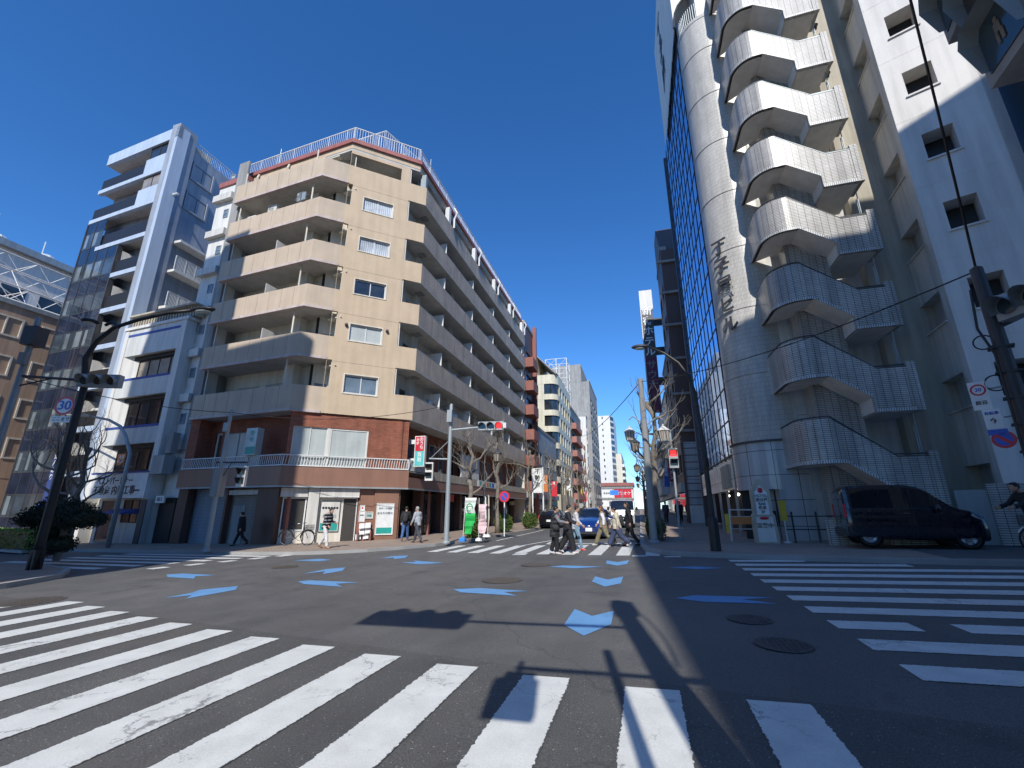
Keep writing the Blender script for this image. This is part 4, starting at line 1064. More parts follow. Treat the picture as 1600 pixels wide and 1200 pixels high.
m=MB(); m.prism([(CX+(CR-.02)*math.cos(A0+(A1-A0)*j/24),CY+(CR-.02)*math.sin(A0+(A1-A0)*j/24)) for j in range(25)]+[(6.9,19.5),(6.9,26),(XG+.3,26)],3.9,RT-.05); m.build('core',M['core'],rb)
# ground and first floor stone panels
m=MB(); cylwall(m,CR+.07,A0-.15,A1,2.3,4.2); m.face([Ff.P(0,2.3,.07),Ff.P(.78,2.3,.07),Ff.P(.78,4.2,.07),Ff.P(0,4.2,.07)])
m.fbox(Ff,-.35,.8,-.2,2.3,-.5,.07); m.build('stone_base',M['stone_panel'],rb)
m=MB(); m.box(XG-.05,XG+.3,21.5,32,2.4,3.7); m.build('shop_fascia',M['stone_panel'],rb)
m=MB(); m.box(XG-.12,XG+.0,22.3,24.2,2.5,3.55); m.build('fascia_sign',M['creamwall'],rb)
m=MB(); m.box(XG+.9,XG+1.0,20.8,32,-.2,2.4); m.box(XG+.0,XG+1.0,20.7,20.8,-.2,2.3); m.build('shop_back_wall',M['interior'],rb)
m=MB(); m.fbox(Ff,-1.0,-.35,-.2,2.3,-.75,-.7); o=m.build('recess_panel',M['stone_panel'],rb); m=MB(); m.fbox(Ff,-.55,-.4,.9,1.5,-.7,-.64); m.build('intercom',M['ink'],o)
m=MB()
for y in (22.5,24.6,26.8,29.): m.box(XG+.1,XG+.2,y,y+.12,-.2,2.4)
m.build('shop_posts',M['grey'],rb)
m=MB(); 
for y in (21.8,24.,26.5): m.ell((XG+.5,y,2.25),(.09,.09,.07),8)
m.build('downlights',flat('lit_downlight',(1,.93,.8),.4,emit=6),rb)
m=MB(); m.prism([(CX+(CR+.15)*math.cos(A0+(A1-A0)*j/24),CY+(CR+.15)*math.sin(A0+(A1-A0)*j/24)) for j in range(25)]+[Ff.P(.8,0,.15)[:2],(6.3,20)],4.14,4.22); m.build('stone_ledge',M['darkgrey'],rb)
# curtain wall on the street side
m=MB(); m.box(XG+.04,XG+.5,21.0,32.0,3.7,29.2); m.build('curtain_wall_core',M['pane_dark'],rb)
gl=MB(); mu=MB(); y=21.3
while y<31.9:
    z=3.9
    while z<29:
        gl.face([(XG+.02,y+1.07,z),(XG+.02,y,z),(XG+.02,y,z+1.5),(XG+.02,y+1.07,z+1.5)]); z+=1.5
    mu.box(XG-.005,XG+.03,y-.025,y+.025,3.8,29.2); y+=1.07
z=3.9
while z<29.3: mu.box(XG+.0,XG+.03,21,32,z-.035,z+.03); z+=1.5
merge_smooth(gl.build('mirror_glass',M['curtainwall'],rb)); mu.build('mullions',M['black'],rb)
m=MB(); m.box(XG-.1,XG+.6,31.9,32.15,-.2,29.4); m.build('end_fin',M['darkgrey'],rb)
# stair bays
FP=Fr((6.5,17.18),(1,-.023))
def bay_outline(off=0):
    # plan of the parapet from the cylinder round to the right-hand post
    c=(6.52,18.15+.0); r=.97; pts=[]
    pts.append((5.56+off,19.45));pts.append((5.56+off,18.6))
    for j in range(1,10):
        a=math.pi+math.pi/2*j/10; pts.append((c[0]+(r-off)*math.cos(a)*1.0,c[1]+(r-off)*math.sin(a)))
    pts.append((6.52,c[1]-r+off))
    return pts
def stairbay(k):
    zt=4.55+3*k; zb=3.05+3*k; zt2=3.19+3*k; zb2=1.70+3*k
    bay=MB(); O=bay_outline(0); I=bay_outline(.13)
    Lu=0
    for i in range(len(O)-1):
        a,b=O[i],O[i+1];c,d=I[i+1],I[i]; l=math.hypot(b[0]-a[0],b[1]-a[1])
        bay.face([(a[0],a[1],zb),(b[0],b[1],zb),(b[0],b[1],zt),(a[0],a[1],zt)],0,[(Lu,zb),(Lu+l,zb),(Lu+l,zt),(Lu,zt)])
        bay.face([(d[0],d[1],zt),(c[0],c[1],zt),(c[0],c[1],zb),(d[0],d[1],zb)])
        bay.face([(a[0],a[1],zt),(b[0],b[1],zt),(c[0],c[1],zt),(d[0],d[1],zt)]); bay.face([(a[0],a[1],zb),(d[0],d[1],zb),(c[0],c[1],zb),(b[0],b[1],zb)]); Lu+=l
    P=FP.P
    # front panels: descending part then landing part; bottoms follow
    def panel(pts):
        f=[P(u,z,0) for u,z in pts]; g=[P(u,z,-.13) for u,z in pts]; bay.face(f); bay.face(g[::-1])
        n=len(pts)
        for i in range(n):
            j=(i+1)%n; bay.face([g[i],g[j],f[j],f[i]])
    panel([(.02,zb),(.26,zb),(.26,zt-.215),(.02,zt)]);
    panel([(.26,zb),(1.38,zb-.84),(1.38,zt-1.11),(.26,zt-.215)])
    panel([(1.38,zb2),(1.68,zb2),(1.68,zt2),(1.38,zt-1.11)])
    panel([(1.68,zb2),(2.5,zb2),(2.5,zt2),(1.68,zt2)])
    bay.fbox(FP,2.5,2.74,zb2-.03,zt2+.17,-.13,.03); bay.fbox(FP,2.61,2.74,zb2,zt2,-1.0,-.13)
    par=bay.build('stair_landing',M['stair_tile'],rb)
    # soffits: curved landing slab, sloping flight, lower landing
    s=MB(); I=bay_outline(.05)
    s.prism(I+[P(.255,0,-.05)[:2],P(.26,0,-1.5)[:2],(5.6,19.45)],zb+.0,zb+.12)
    q=[(.26,zb),(1.38,zb-.84)]
    s.hexa([P(.26,zb,-.02),P(1.375,zb-.84,-.02),P(1.375,zb-.84,-1.1),P(.26,zb,-1.1),P(.26,zb+.2,-.02),P(1.375,zb-.64,-.02),P(1.375,zb-.64,-1.1),P(.26,zb+.2,-1.1)])
    s.hexa([P(1.385,zb2+.02,-.025),P(1.46,zb2+.02,-.025),P(1.46,zb2+.02,-1.1),P(1.385,zb2+.02,-1.1),P(1.385,zb-.64,-.025),P(1.46,zb-.64,-.025),P(1.46,zb-.64,-1.1),P(1.385,zb-.64,-1.1)])
    s.hexa([P(1.47,zb2-.01,-.135),P(2.6,zb2-.01,-.135),P(2.6,zb2-.01,-2.1),P(1.47,zb2-.01,-2.1),P(1.47,zb2+.14,-.135),P(2.6,zb2+.14,-.135),P(2.6,zb2+.14,-2.1),P(1.47,zb2+.14,-2.1)])
    s.build('soffit',M['underside'],par)
    st=MB()
    for i in range(8):
        u=.3+i*.14; st.fbox(FP,u,u+.14,zb+.3-.13*i,zb+.42-.13*i,-1.1,-.14)
    st.build('steps',M['concrete'],par)
    r=MB(); off=.1
    R=[(a[0],a[1],zt+.09) for a in bay_outline(.06)]+[P(.02,zt+.09,-.07),P(.26,zt-.12,-.07),P(1.62,zt2+.1,-.07),P(2.5,zt2+.1,-.07)]
    r.tube(R,.025,6)
    for i in (1,5,9,11,12,13,14): 
        if i<len(R): r.tube([R[i],(R[i][0],R[i][1],R[i][2]-.1)],.015,5)
    r.build('handrail',M['grey'] if k>4 else M['darkgrey'],par)  # shade put into the rail colour: dark on shadowed lower bays, paler above
    e=MB(); O2=bay_outline(-.015); Iq=bay_outline(.0)
    for i in range(len(O2)-1):
        a,b=O2[i],O2[i+1];c,d=Iq[i+1],Iq[i]; e.face([(a[0],a[1],zb-.01),(b[0],b[1],zb-.01),(b[0],b[1],zb+.1),(a[0],a[1],zb+.1)]); e.face([(a[0],a[1],zb+.1),(b[0],b[1],zb+.1),(c[0],c[1],zb+.1),(d[0],d[1],zb+.1)])
    def strip_(u0,z0,u1,z1):
        e.hexa([P(u0,z0-.01,.015),P(u1,z1-.01,.015),P(u1,z1-.01,.001),P(u0,z0-.01,.001),P(u0,z0+.1,.015),P(u1,z1+.1,.015),P(u1,z1+.1,.001),P(u0,z0+.1,.001)])
    strip_(.02,zb,.26,zb); strip_(.26,zb,1.38,zb-.84); strip_(1.38,zb2,2.5,zb2)
    e.build('soldier_course',M['soldier'],par)
    e=MB()
    def cap_(u0,z0,u1,z1): e.hexa([P(u0,z0,.01),P(u1,z1,.01),P(u1,z1,-.14),P(u0,z0,-.14),P(u0,z0+.03,.01),P(u1,z1+.03,.01),P(u1,z1+.03,-.14),P(u0,z0+.03,-.14)])
    cap_(.02,zt,.26,zt-.215); cap_(.26,zt-.215,1.38,zt-1.11); cap_(1.38,zt-1.11,1.68,zt2); cap_(1.68,zt2,2.5,zt2)
    e.build('coping',M['darkgrey'] if k<4 else M['grey'],par)  # coping colour also carries the shade, darker on the bays in shadow
for k in range(-0,9): stairbay(k)
# walls behind the stairs: door wall, return wall with openings, spine wall between flights
Fk=Fr((6.1,19.42),(1,-.02))
m=wall(Fk,0.05,3.6,-.2,31,[(.15,.85,.1+3*k+3.1-3.0,2.15+3*k+3.0-3.0) for k in range(1,9)]+[(2.05,2.85,3*k+2.2,3*k+3.25) for k in range(0,9)],0,.12); m.build('stair_back_wall',M['core'],rb)
for k in range(1,9):
    q=MB(); q.fbox(Fk,.15,.85,.1+3*k,2.15+3*k,-.1,-.05); q.build('landing_door',M['whitewall'],rb)
for k in range(0,9):
    q=MB(); q.fbox(Fk,2.05,2.85,3*k+2.2,3*k+3.25,-.6,-.5); q.build('dark_opening',M['black'],rb)
m=MB()
for k in range(0,9): m.hexa([FP.P(.05,1.9+3*k,-1.12),FP.P(1.45,.6+3*k+.3,-1.12),FP.P(1.45,.9+3*k,-1.25),FP.P(.05,1.9+3*k,-1.25),FP.P(.05,3.1+3*k,-1.12),FP.P(1.45,2.15+3*k,-1.12),FP.P(1.45,2.15+3*k,-1.25),FP.P(.05,3.1+3*k,-1.25)])
m.fbox(FP,.0,.55,-.2,31,-1.95,-1.14); m.build('spine_wall',M['stair_tile'],rb)
# low tiled wall and ground slab below the first flight
m=MB(); m.fbox(FP,1.0,2.74,-.1,1.75,-.13,.0); m.build('low_tiled_wall',M['stair_tile'],rb)
m=MB(); m.fbox(FP,-.6,2.7,-.1,1.25,-.35,-.15); m.build('low_tiled_wall',M['stair_tile'],rb)
m=MB(); 
for a in range(9): m.tube([FP.P(2.6,3*a+2.0,-.5),FP.P(2.6,3*a+4.9,-.5)],.02,5); m.tube([FP.P(2.6,3*a+2.4,-.62),FP.P(2.6,3*a+4.3,-.62)],.02,5)
m.build('cable_run',M['grey'],rb)
# rooftop: upper tiled block beside the stair and rounded sign board
m=MB(); m.fbox(Ff,-.55,.8,RT,31.5,-1.6,-.12); m.fbox(Ff,-.5,.8,31.5,36,-2.2,-.3); m.build('roof_block',M['cyl_tile'],rb)
m=MB(); m.fbox(Ff,.3,.5,28.6,30.2,-.13,-.1); m.build('roof_window',M['pane_dark'],rb)
m=MB()
for j in range(17):
    a=A0+(A1-A0)*j/20; x,y=CX+(CR-.06)*math.cos(a),CY+(CR-.06)*math.sin(a); m.tube([(x,y,RT),(x,y,RT+1.1)],.02,5)
m.tube([(CX+(CR-.06)*math.cos(A0+(A1-A0)*j/20),CY+(CR-.06)*math.sin(A0+(A1-A0)*j/20),RT+1.1) for j in range(17)],.03,6)
for z in (29.2,29.35): m.tube([Ff.P(-.7,z,.0),Ff.P(.8,z,.0)],.035,6)
m.build('roof_rail',M['grey'],rb)
sg=thing('rooftop_sign_board','huge white rooftop board with rounded lower corner and dark vertical lettering above the mirror-glass front','sign board',(4.2,24,29.3))
m=MB(); x0=3.98
prof=[(x0,28.4),(x0+.03,28.9),(x0+.14,29.5),(x0+.36,30.05),(x0+.7,30.5),(x0+1.15,30.8),(x0+1.7,30.9),(8.,30.9),(8.,38),(x0,38)]
y0,y1=20.6,29.6
for i in range(len(prof)):
    j=(i+1)%len(prof); a,b=prof[i],prof[j]; m.face([(a[0],y0,a[1]),(b[0],y0,b[1]),(b[0],y1,b[1]),(a[0],y1,a[1])][::-1])
m.face([(p[0],y0,p[1]) for p in prof]); m.face([(p[0],y1,p[1]) for p in prof][::-1])
m.build('board',M['whitewall'],sg)
m=MB(); m.tube([(p[0],y0,p[1]-.03) for p in prof[:7]],.07,6); m.build('edge_trim',M['darkgrey'],sg)
Fg=Fr((x0,29.6),(0,-1))
text(list('丁子屋'),Fg,3.6,36.4,.03,1.9,'ink',sg,vert=True)
# vertical building name on the cylinder, letter by letter on the curve
t=thing('building_lettering','dark metal characters running down the white tiled cylinder','lettering',(4.3,20,12))
for i,ch in enumerate('丁子屋ビル'):
    a=math.pi*1.245; Fh=Fr((CX+(CR+.10)*math.cos(a),CY+(CR+.10)*math.sin(a)),(-math.sin(a),math.cos(a)))
    # tangent direction pointing to viewer's right
    Fh=Fr(Fh.o,(math.cos(a+math.pi/2),math.sin(a+math.pi/2)))
    text(ch,Fh,0,13.25-.97*i,.0,.82,'metal_letter' if 'metal_letter' in M else 'darkgrey',t,name='letter',ext=.02)
# ================================================================ white tower to the right
T0=(10.68,17.13); FTf=Fr(T0,(.913,-.405)); FTs=Fr((T0[0]+.113*6,T0[1]+.994*6),(-.113,-.994)) 
tw=thing('white_tower','plain white rendered tower with deep square window openings at the right edge','building',(12.5,19,gz(12,18)+KERB))
hf=[(.57,1.42,z,z+1.12) for z in [1.95+3.0*k for k in range(10)]]
wall(FTf,0,2.70,-.2,34,hf,0,.75,mb:=MB()); mb.build('front_wall',M['tower'],tw)
Ls=6.0; 
hs2=[(Ls-2.05,Ls-.40,z,z+1.12) for z in [1.85+3.0*k for k in range(10)]]
wall(FTs,0,Ls,-.2,34,hs2,0,.7,mb:=MB()); mb.build('side_wall',M['tower_side'],tw)
m=MB(); pE=FTf.P(2.70,0)[:2]; m.prism([FTf.P(.05,0,-.8)[:2],FTf.P(2.65,0,-.8)[:2],(pE[0]+1.5,pE[1]+6),(T0[0]+1.5,T0[1]+6)],-.2,33.8); m.build('inner_wall',M['core'],tw)
m=MB(); F2=Fr(pE,(.405,.913)); m.fbox(F2,0,6,-.2,34,-.3,-.0); m.build('return_wall',M['tower'],tw)
for h in hf:
    q=MB(); q.fbox(FTf,h[0]-.06,h[1]+.06,h[2]-.07,h[2],-.3,.06); q.build('window_sill',M['tower'],tw)
    q=MB(); q.fbox(FTf,h[0]+.02,h[1]-.02,h[2]+.02,h[3]-.02,-.74,-.70); q.build('window_pane',M['black'],tw)
for h in hs2:
    q=MB(); q.fbox(FTs,h[0]+.02,h[1]-.02,h[2]+.02,h[3]-.02,-.69,-.65); q.build('window_pane',M['interior'],tw)
    q=MB(); q.fbox(FTs,h[0]-.04,h[1]+.04,h[2]-.06,h[2],-.1,.05); q.build('window_sill',M['tower_side'],tw)
m=MB()
for k in range(10):
    z=1.2+3.0*k; m.tube([FTs.P(Ls-2.35,z,.05),FTs.P(Ls-2.35,z+.5,.3),FTs.P(Ls-2.35,z+.55,.05)],.04,6)
m.tube([FTs.P(Ls-2.45,.1,.12),FTs.P(Ls-2.45,16,.12)],.05,8); m.build('vent_pipes',M['tower_side'],tw)
m=MB()
for k in range(11): m.fbox(FTf,0,2.7,.9+3*k,.92+3*k,0,.004)
m.build('floor_joint',M['tower_side'],tw)
# party wall between stair and tower
pw=thing('party_wall_building','narrow cream wall with black vent holes between the stair landings and the white tower','building',(10.2,19.6,gz(10,19)+KERB))
m=MB(); Fp=Fr((9.45,18.95),(1,.0)); m.fbox(Fp,0,2.2,-.2,33.5,-4,0); m.build('wall',M['creamwall'],pw)
for k in range(10):
    q=MB(); q.lathe([(.09,0),(.09,.14),(.05,.16)],(0,0,0),8); F=Fp; q.xf(Matrix(((1,0,0,9.85),(0,0,-1,18.95),(0,1,0,2.9+3*k),(0,0,0,1)))); q.build('vent_pipe',M['black'],pw)
# black building at the extreme right
kb=thing('dark_building','black-faced building beyond the white tower, at the extreme right','building',(20,14,gz(20,14)+KERB))
m=MB(); m.prism([(14.3,15.6),(30,9.5),(34,20),(18,25)],-.2,24); m.build('wall',M['black'],kb)
F=Fr((14.3,15.6),(15.7,-6.1)); 
for k in range(7):
    q=MB(); q.fbox(F,.5,16,1.2+3.2*k,2.9+3.2*k,0,.04); q.build('window_band',M['pane_dark'],kb)
# tiled garden wall with doorway right of the van
gw=thing('tiled_boundary_wall','low white-tiled boundary wall with a pale grey door behind the van','wall',(10.5,16.9,gz(10.5,17)+KERB))
Fw=Fr((9.30,17.05),(1,-.35)); 
m=MB(); z=gz(11,16.5)+KERB; m.fbox(Fw,.75,2.2,z-.2,z+1.72,-.2,0); m.build('wall',M['stair_tile'],gw)
m=MB(); m.fbox(Fw,.05,.75,z-.2,z+1.55,-.12,-.05); m.build('door',M['grey'],gw)
# ================================================================ darker buildings up the street on the right
def street_block(name,label,y0,y1,h,mt,x=4.13,depth=14,win='pane',fl=3.1,wcol=None,bal=None):
    t=thing(name,label,'building',(x+3,(y0+y1)/2,gz(x,(y0+y1)/2)+KERB)); F=Fr((x,y1),(0,-1)); L=y1-y0
    n=int((h-4)/fl); hol=[]; nw=max(1,int(L/2.6)); sp=L/nw
    for k in range(n):
        for j in range(nw): hol.append((j*sp+.5,(j+1)*sp-.5,4.4+fl*k,5.9+fl*k))
    m=wall(F,0,L,-.3,h,hol,0,.2); m.prism([(x+.21,y0+.001),(x+depth,y0),(x+depth,y1),(x+.21,y1-.001)],-.3,h-.05)
    # flanks
    m.face([(x+.21,y0,-.3),(x,y0,-.3),(x,y0,h),(x+.21,y0,h)]); m.face([(x,y0,h),(x,y1,h),(x+.21,y1,h),(x+.21,y0,h)][::-1]); m.build('wall',M[mt],t)
    g=MB(); f=MB()
    for a,b,c,d in hol:
        g.face([F.P(a,c,-.15),F.P(b,c,-.15),F.P(b,d,-.15),F.P(a,d,-.15)]); 
        f.fbox(F,a,b,c,c+.05,-.15,-.1); f.fbox(F,(a+b)/2-.02,(a+b)/2+.02,c,d,-.15,-.1); f.fbox(F,a,b,c-.08,c,0,.06)
    g.build('windows',M[win],t).name='window_row'; f.build('window_frames',M['grey'],t).name='window_frame'
    s=MB(); s.fbox(F,.3,L-.3,.0,2.9,.0,.02); s.build('shopfront',M['pane'],t); s=MB(); s.fbox(F,.1,L-.1,2.9,3.6,.0,.25); s.build('shop_fascia',M[wcol or 'grey'],t)
    if bal:
        for k in range(n):
            q=MB(); q.fbox(F,.3,L-.3,3.5+fl*k,4.5+fl*k,.9,1.0); q.fbox(F,.3,L-.3,3.4+fl*k,3.55+fl*k,0,1.0); q.build('balcony',M[bal],t)
    return t
def street_block_L(name,label,y0,y1,h,mt,x=-13.3,**k):
    t=street_block(name,label,y0,y1,h,mt,x=-x,**k)
    return t
# ================================================================ buildings up the street
def street_block(name,label,y0,y1,h,mt,x=4.13,sd=1,depth=14,win='pane',fl=3.1,wcol=None,bal=None,face=None,wmax=4,near=None):
    """sd=+1: right side of the street (faces -x), sd=-1: left side (faces +x)"""
    t=thing(name,label,'building',(x+3*sd,(y0+y1)/2,gz(x,(y0+y1)/2)+KERB))
    F=Fr((x,y1),(0,-1)) if sd>0 else Fr((x,y0),(0,1)); L=y1-y0
    n=max(0,int((h-4.4)/fl)); hol=[]; nw=max(1,min(wmax,int(L/2.6))); sp=L/nw
    for k in range(n):
        for j in range(nw): hol.append((j*sp+.18*sp,(j+1)*sp-.18*sp,4.4+fl*k,5.9+fl*k))
    m=wall(F,0,L,-.8,h,hol,0,.2)
    xs=(x+.21*sd,x+depth*sd); m.prism([(xs[0],y0),(xs[1],y0),(xs[1],y1),(xs[0],y1)],-.8,h-.02)
    m.face([(x+.21*sd,y0,-.8),(x,y0,-.8),(x,y0,h),(x+.21*sd,y0,h)][::sd]); m.face([(x,y0,h),(x,y1,h),(x+.21*sd,y1,h),(x+.21*sd,y0,h)]); m.build('wall',M[mt],t)
    for a,b,c,d in hol:
        g=MB(); g.face([F.P(a,c,-.15),F.P(b,c,-.15),F.P(b,d,-.15),F.P(a,d,-.15)],1); g.fbox(F,a,b,c,c+.06,-.15,-.08); g.fbox(F,(a+b)/2-.03,(a+b)/2+.03,c+.06,d,-.15,-.1); g.fbox(F,a-.05,b+.05,c-.1,c,-.02,.06)
        g.build('window',[M['grey'],M[win]],t)
    s=MB(); s.fbox(F,.3,L-.3,-.3,2.9,.0,.02); s.build('shopfront',M['pane'],t); s=MB(); s.fbox(F,.1,L-.1,2.9,3.6,.0,.3); s.build('shop_fascia',M[wcol or 'grey'],t)
    if bal:
        for k in range(n):
            q=MB(); q.fbox(F,.4,L*.62,3.6+fl*k,4.75+fl*k,.95,1.05); q.fbox(F,.4,.5,3.6+fl*k,4.75+fl*k,.0,.95); q.fbox(F,L*.62-.1,L*.62,3.6+fl*k,4.75+fl*k,.0,.95); q.fbox(F,.4,L*.62,3.5+fl*k,3.6+fl*k,0,1.05); q.build('balcony',M[bal],t)
    q=MB(); q.fbox(F,-.02,L+.02,h-.02,h+.35,-.5,.08); q.build('parapet',M['concrete'],t)
    t['_']=0; del t['_']
    return t,F
# --- left side
t,F=street_block('apartment_building','red-brown apartment block with salmon edge fin right behind the beige block',51.1,56.2,24.9,'darkbrown',x=-12.7,sd=-1,bal='salmon')
q=MB(); q.fbox(F,4.7,5.2,0,26.2,0,.5); q.build('edge_fin',M['salmon'],t)
t,F=street_block('commercial_building','low grey tiled four-storey building with tall dark windows behind the bare street trees',56.4,72.5,12.2,'greytile',x=-12.7,sd=-1,wmax=3)
cb=thing('apartment_building','cream tiled eight-storey block with rounded corner and wrap-round windows','building',(-16,83,0))
def rounded(x0,x1,y0,y1,r,n=8): return [(x1,y1),(x0,y1),(x0,y0)]+[(x1-r+r*math.sin(math.pi/2*j/n),y0+r-r*math.cos(math.pi/2*j/n)) for j in range(n+1)]
m=MB(); levels=[(-.8,14.6),(16.6,18.3),(20.6,21.7),(23.3,24.6)]
levels=[(-.8,4)]+[(4+2.9*k+1.9,4+2.9*k+2.9+(.0)) for k in range(7)]; levels[-1]=(levels[-1][0],25.0)
for a,b in levels: m.prism(rounded(-21,-12.6,74.7,91,1.6),a,b)
m.prism([(-21,74.7),(-16.2,74.7),(-16.2,91),(-21,91)],4,28.6); m.prism([(-16.2,74.72),(-15.0,74.72),(-15.0,90.9),(-16.2,90.9)],3.9,24.9); m.build('wall',M['creamtile'],cb)
for k in range(7):
    q=MB(); q.prism(rounded(-20.9,-12.8,74.95,90.8,1.5),4+2.9*k,4+2.9*k+1.9); q.build('window_strip',M['pane'],cb)
    for j in range(5): 
        q=MB(); q.box(-12.75,-12.6,77+j*2.9,78.2+j*2.9,4+2.9*k,4+2.9*k+1.9); q.build('window_pier',M['creamtile'],cb)
q=MB(); q.hexa([(-16.2,74.7,28.6),(-12.8,74.7,25.0),(-12.8,84,25.0),(-16.2,84,28.6),(-16.2,74.7,28.8),(-12.6,74.7,25.15),(-12.6,84,25.15),(-16.2,84,28.8)]); q.build('sloping_roof',M['concrete'],cb)
t=thing('roof_lattice','white steel lattice tower frame on the roofs beyond the cream block','lattice frame',(-16,95,28))
m=MB()
for x in (-18.6,-16.1,-13.7):
    for y in (95,99): m.tube([(x,y,25),(x,y,35)],.1,5)
for z in (28,30.3,32.6,35):
    for y in (95,99): m.tube([(-18.6,y,z),(-13.7,y,z)],.08,5)
    for x in (-18.6,-13.7): m.tube([(x,95,z),(x,99,z)],.07,5)
for a,b in ((28,30.3),(30.3,32.6),(32.6,35)):
    m.tube([(-18.6,95,a),(-16.1,95,b)],.05,4); m.tube([(-16.1,95,a),(-13.7,95,b)],.05,4); m.tube([(-16.1,95,a),(-18.6,95,b)],.05,4)
m.build('lattice',M['white'],t)
t=thing('roof_aerials','cluster of thin white aerial masts above the roofs right of the lattice frame','aerial',(-11.5,115,36))
m=MB()
for i in range(6): m.tube([(-15.5+i*.45,118,33),(-15.5+i*.45,118,40.5-abs(i-3)*.5)],.07,5)
m.tube([(-15.5,118,35),(-13,118,35)],.06,4); m.tube([(-15.5,118,37),(-13,118,37)],.06,4); m.build('masts',M['white'],t)
t,F=street_block('apartment_building','narrow block with stacked pink-brown balconies and an orange corner panel',91.5,108.5,22.6,'darkgrey',x=-12.7,sd=-1,bal='pinkpanel',fl=2.9,wmax=3)
for k in range(4):
    q=MB(); q.fbox(F,12.5,16.4,12.3+2.9*k-5.8,13.4+2.9*k-5.8,.9,1.0); q.build('orange_panel',M['orange'],t)
t,F=street_block('office_building','beige-grey office tower with blind gable above the pink balconies',112,134,34,'concrete',x=-10.4,sd=-1,fl=3.4,depth=20)
q=MB(); q.box(-20,-12.4,112,130,34,38.9); q.build('upper_storey',M['concrete'],t)
t,F=street_block('office_building','white slab-fronted building low down beside the beige-grey tower',109,111.9,24,'whitewall',x=-11.4,sd=-1,fl=3.2)
hb=thing('highrise_block','tall pale grey high-rise with a column of tiny windows at the far street end','building',(-13,215,4))
m=MB(); m.prism([(-24,210),(-10.6,210),(-9.2,214),(-9.2,240),(-24,240)],0,44.6); m.build('wall',M['whitewall'],hb)
for k in range(14):
    q=MB(); q.box(-14.4,-13.9,209.9,210.05,6+2.85*k,7.1+2.85*k); q.build('window',M['pane'],hb)
    q=MB(); q.prism([(-10.58,209.98),(-9.17,213.98),(-9.17,217),(-10.5,212)],5.4+2.85*k,7.2+2.85*k); q.build('balcony_strip',M['pane_dark'],hb)
t,F=street_block('apartment_building','cream block with rows of little balconies just right of the tall pale high-rise',216,260,27,'cream',x=-6.6,sd=-1,bal='whitewall',fl=2.9)
# the low red and white building where the street ends
eb=thing('shop_building','low white and red shop building with red roof edge at the far street end','building',(-6.7,152,gz(-6.7,152)))
m=MB(); m.box(-12.2,-1.6,150,164,0,8.9); m.build('wall',M['whitewall'],eb)
m=MB(); m.box(-12.5,-1.2,149.6,164,8.9,9.9); m.build('red_roof_edge',M['redroof'],eb)
m=MB(); m.box(-12.3,-1.5,149.7,150,8.0,8.6); m.box(-12.3,-1.5,149.7,150,4.6,5.1); m.build('grey_band',M['concrete'],eb)
for (a,b,c,d) in ((-7.6,-2.2,5.2,7.9),(-7.2,-4.2,2.4,4.5),(-3.9,-1.9,3.2,4.4)): m=MB(); m.box(a,b,149.85,149.99,c,d); m.build('red_panel',M['red'],eb)
for (a,b,c,d) in ((-11.8,-8.2,5.2,7.9),(-11.6,-9.9,2.4,4.4),(-9.7,-7.6,2.4,4.4)): m=MB(); m.box(a,b,149.88,149.99,c,d); m.build('white_panel',M['signwhite'],eb)
Fe=Fr((-12,149.84),(1,0)); text('カラオケ',Fe,7.2,6.5,.01,1.2,'signwhite',eb); text('●●●',Fe,2.0,6.6,.05,.8,'inkgrey',eb)
t=thing('direction_sign','blue road direction sign hanging over the far end of the street','road sign',(-7.6,146,0))
m=MB(); m.box(-8.7,-6.1,145.9,146,5.9,7.4); m.build('panel',flat('road_sign_blue',(.05,.25,.75),.4),t); m=MB(); m.tube([(-5,146.1,0.2),(-5,146.1,7.6)],.12,6); m.tube([(-5,146.1,6.8),(-8.7,146.1,6.8)],.06,5); m.build('post',M['grey'],t)
# --- right side
t,F=street_block('office_building','dark grey narrow building directly beyond the mirror-glass front',32.3,37.6,19.2,'darkgrey',sd=1,x=6.4)
t,F=street_block('apartment_building','dark brown building with a sloping gable top and projecting ledges',37.8,43.4,24.5,'darkbrown',sd=1,x=3.55)
q=MB(); q.hexa([(3.55,37.8,24.5),(3.55,43.4,24.5),(14,43.4,24.5),(14,37.8,24.5),(3.55,40.8,28.6),(3.55,43.4,28.6),(14,43.4,28.6),(14,40.8,28.6)]); q.build('gable',M['darkbrown'],t)
for k in range(6): q=MB(); q.box(3.2,6.3,37.55,37.8,7.6+3.1*k,7.8+3.1*k); q.build('ledge',M['concrete'],t)
for k in range(9): q=MB(); q.box(3.75,5.35,37.68,37.8,1.9+.55*k,2.38+.55*k); q.build('pale_panel',M['stone_panel'],t)
q=MB(); q.box(3.75,5.35,37.7,37.8,0,1.85); q.build('pale_panel',M['offwhite'],t)
for k in range(6): q=MB(); q.box(5.5,6.1,37.7,37.8,8.4+3.1*k,9.6+3.1*k); q.build('flank_window',M['pane'],t)
t,F=street_block('office_building','grey shaded office block with drain pipes beyond the gabled brown building',43.6,57,18,'concrete',sd=1)
t,F=street_block('office_building','pale block with a lit white corner, further along the shaded pavement',57.2,78,15.6,'offwhite',sd=1,bal='whitewall')
t,F=street_block('shop_building','low cream shop building in the shaded row, two-thirds of the way up the street',78.2,104,11.5,'cream',sd=1)
t,F=street_block('office_building','distant grey-green office building on the right before the street ends',104.2,150,12.5,'greytile',sd=1)
t,F=street_block('apartment_building','far pale apartment block peeping over the right-hand shops',150.5,200,21,'creamtile',sd=1,x=6)
t=thing('hotel_sign','tall vertical hotel sign with white characters, grey head and burgundy foot','sign',(2.6,50,11))
Fh=Fr((1.9,50),(1,0)); 
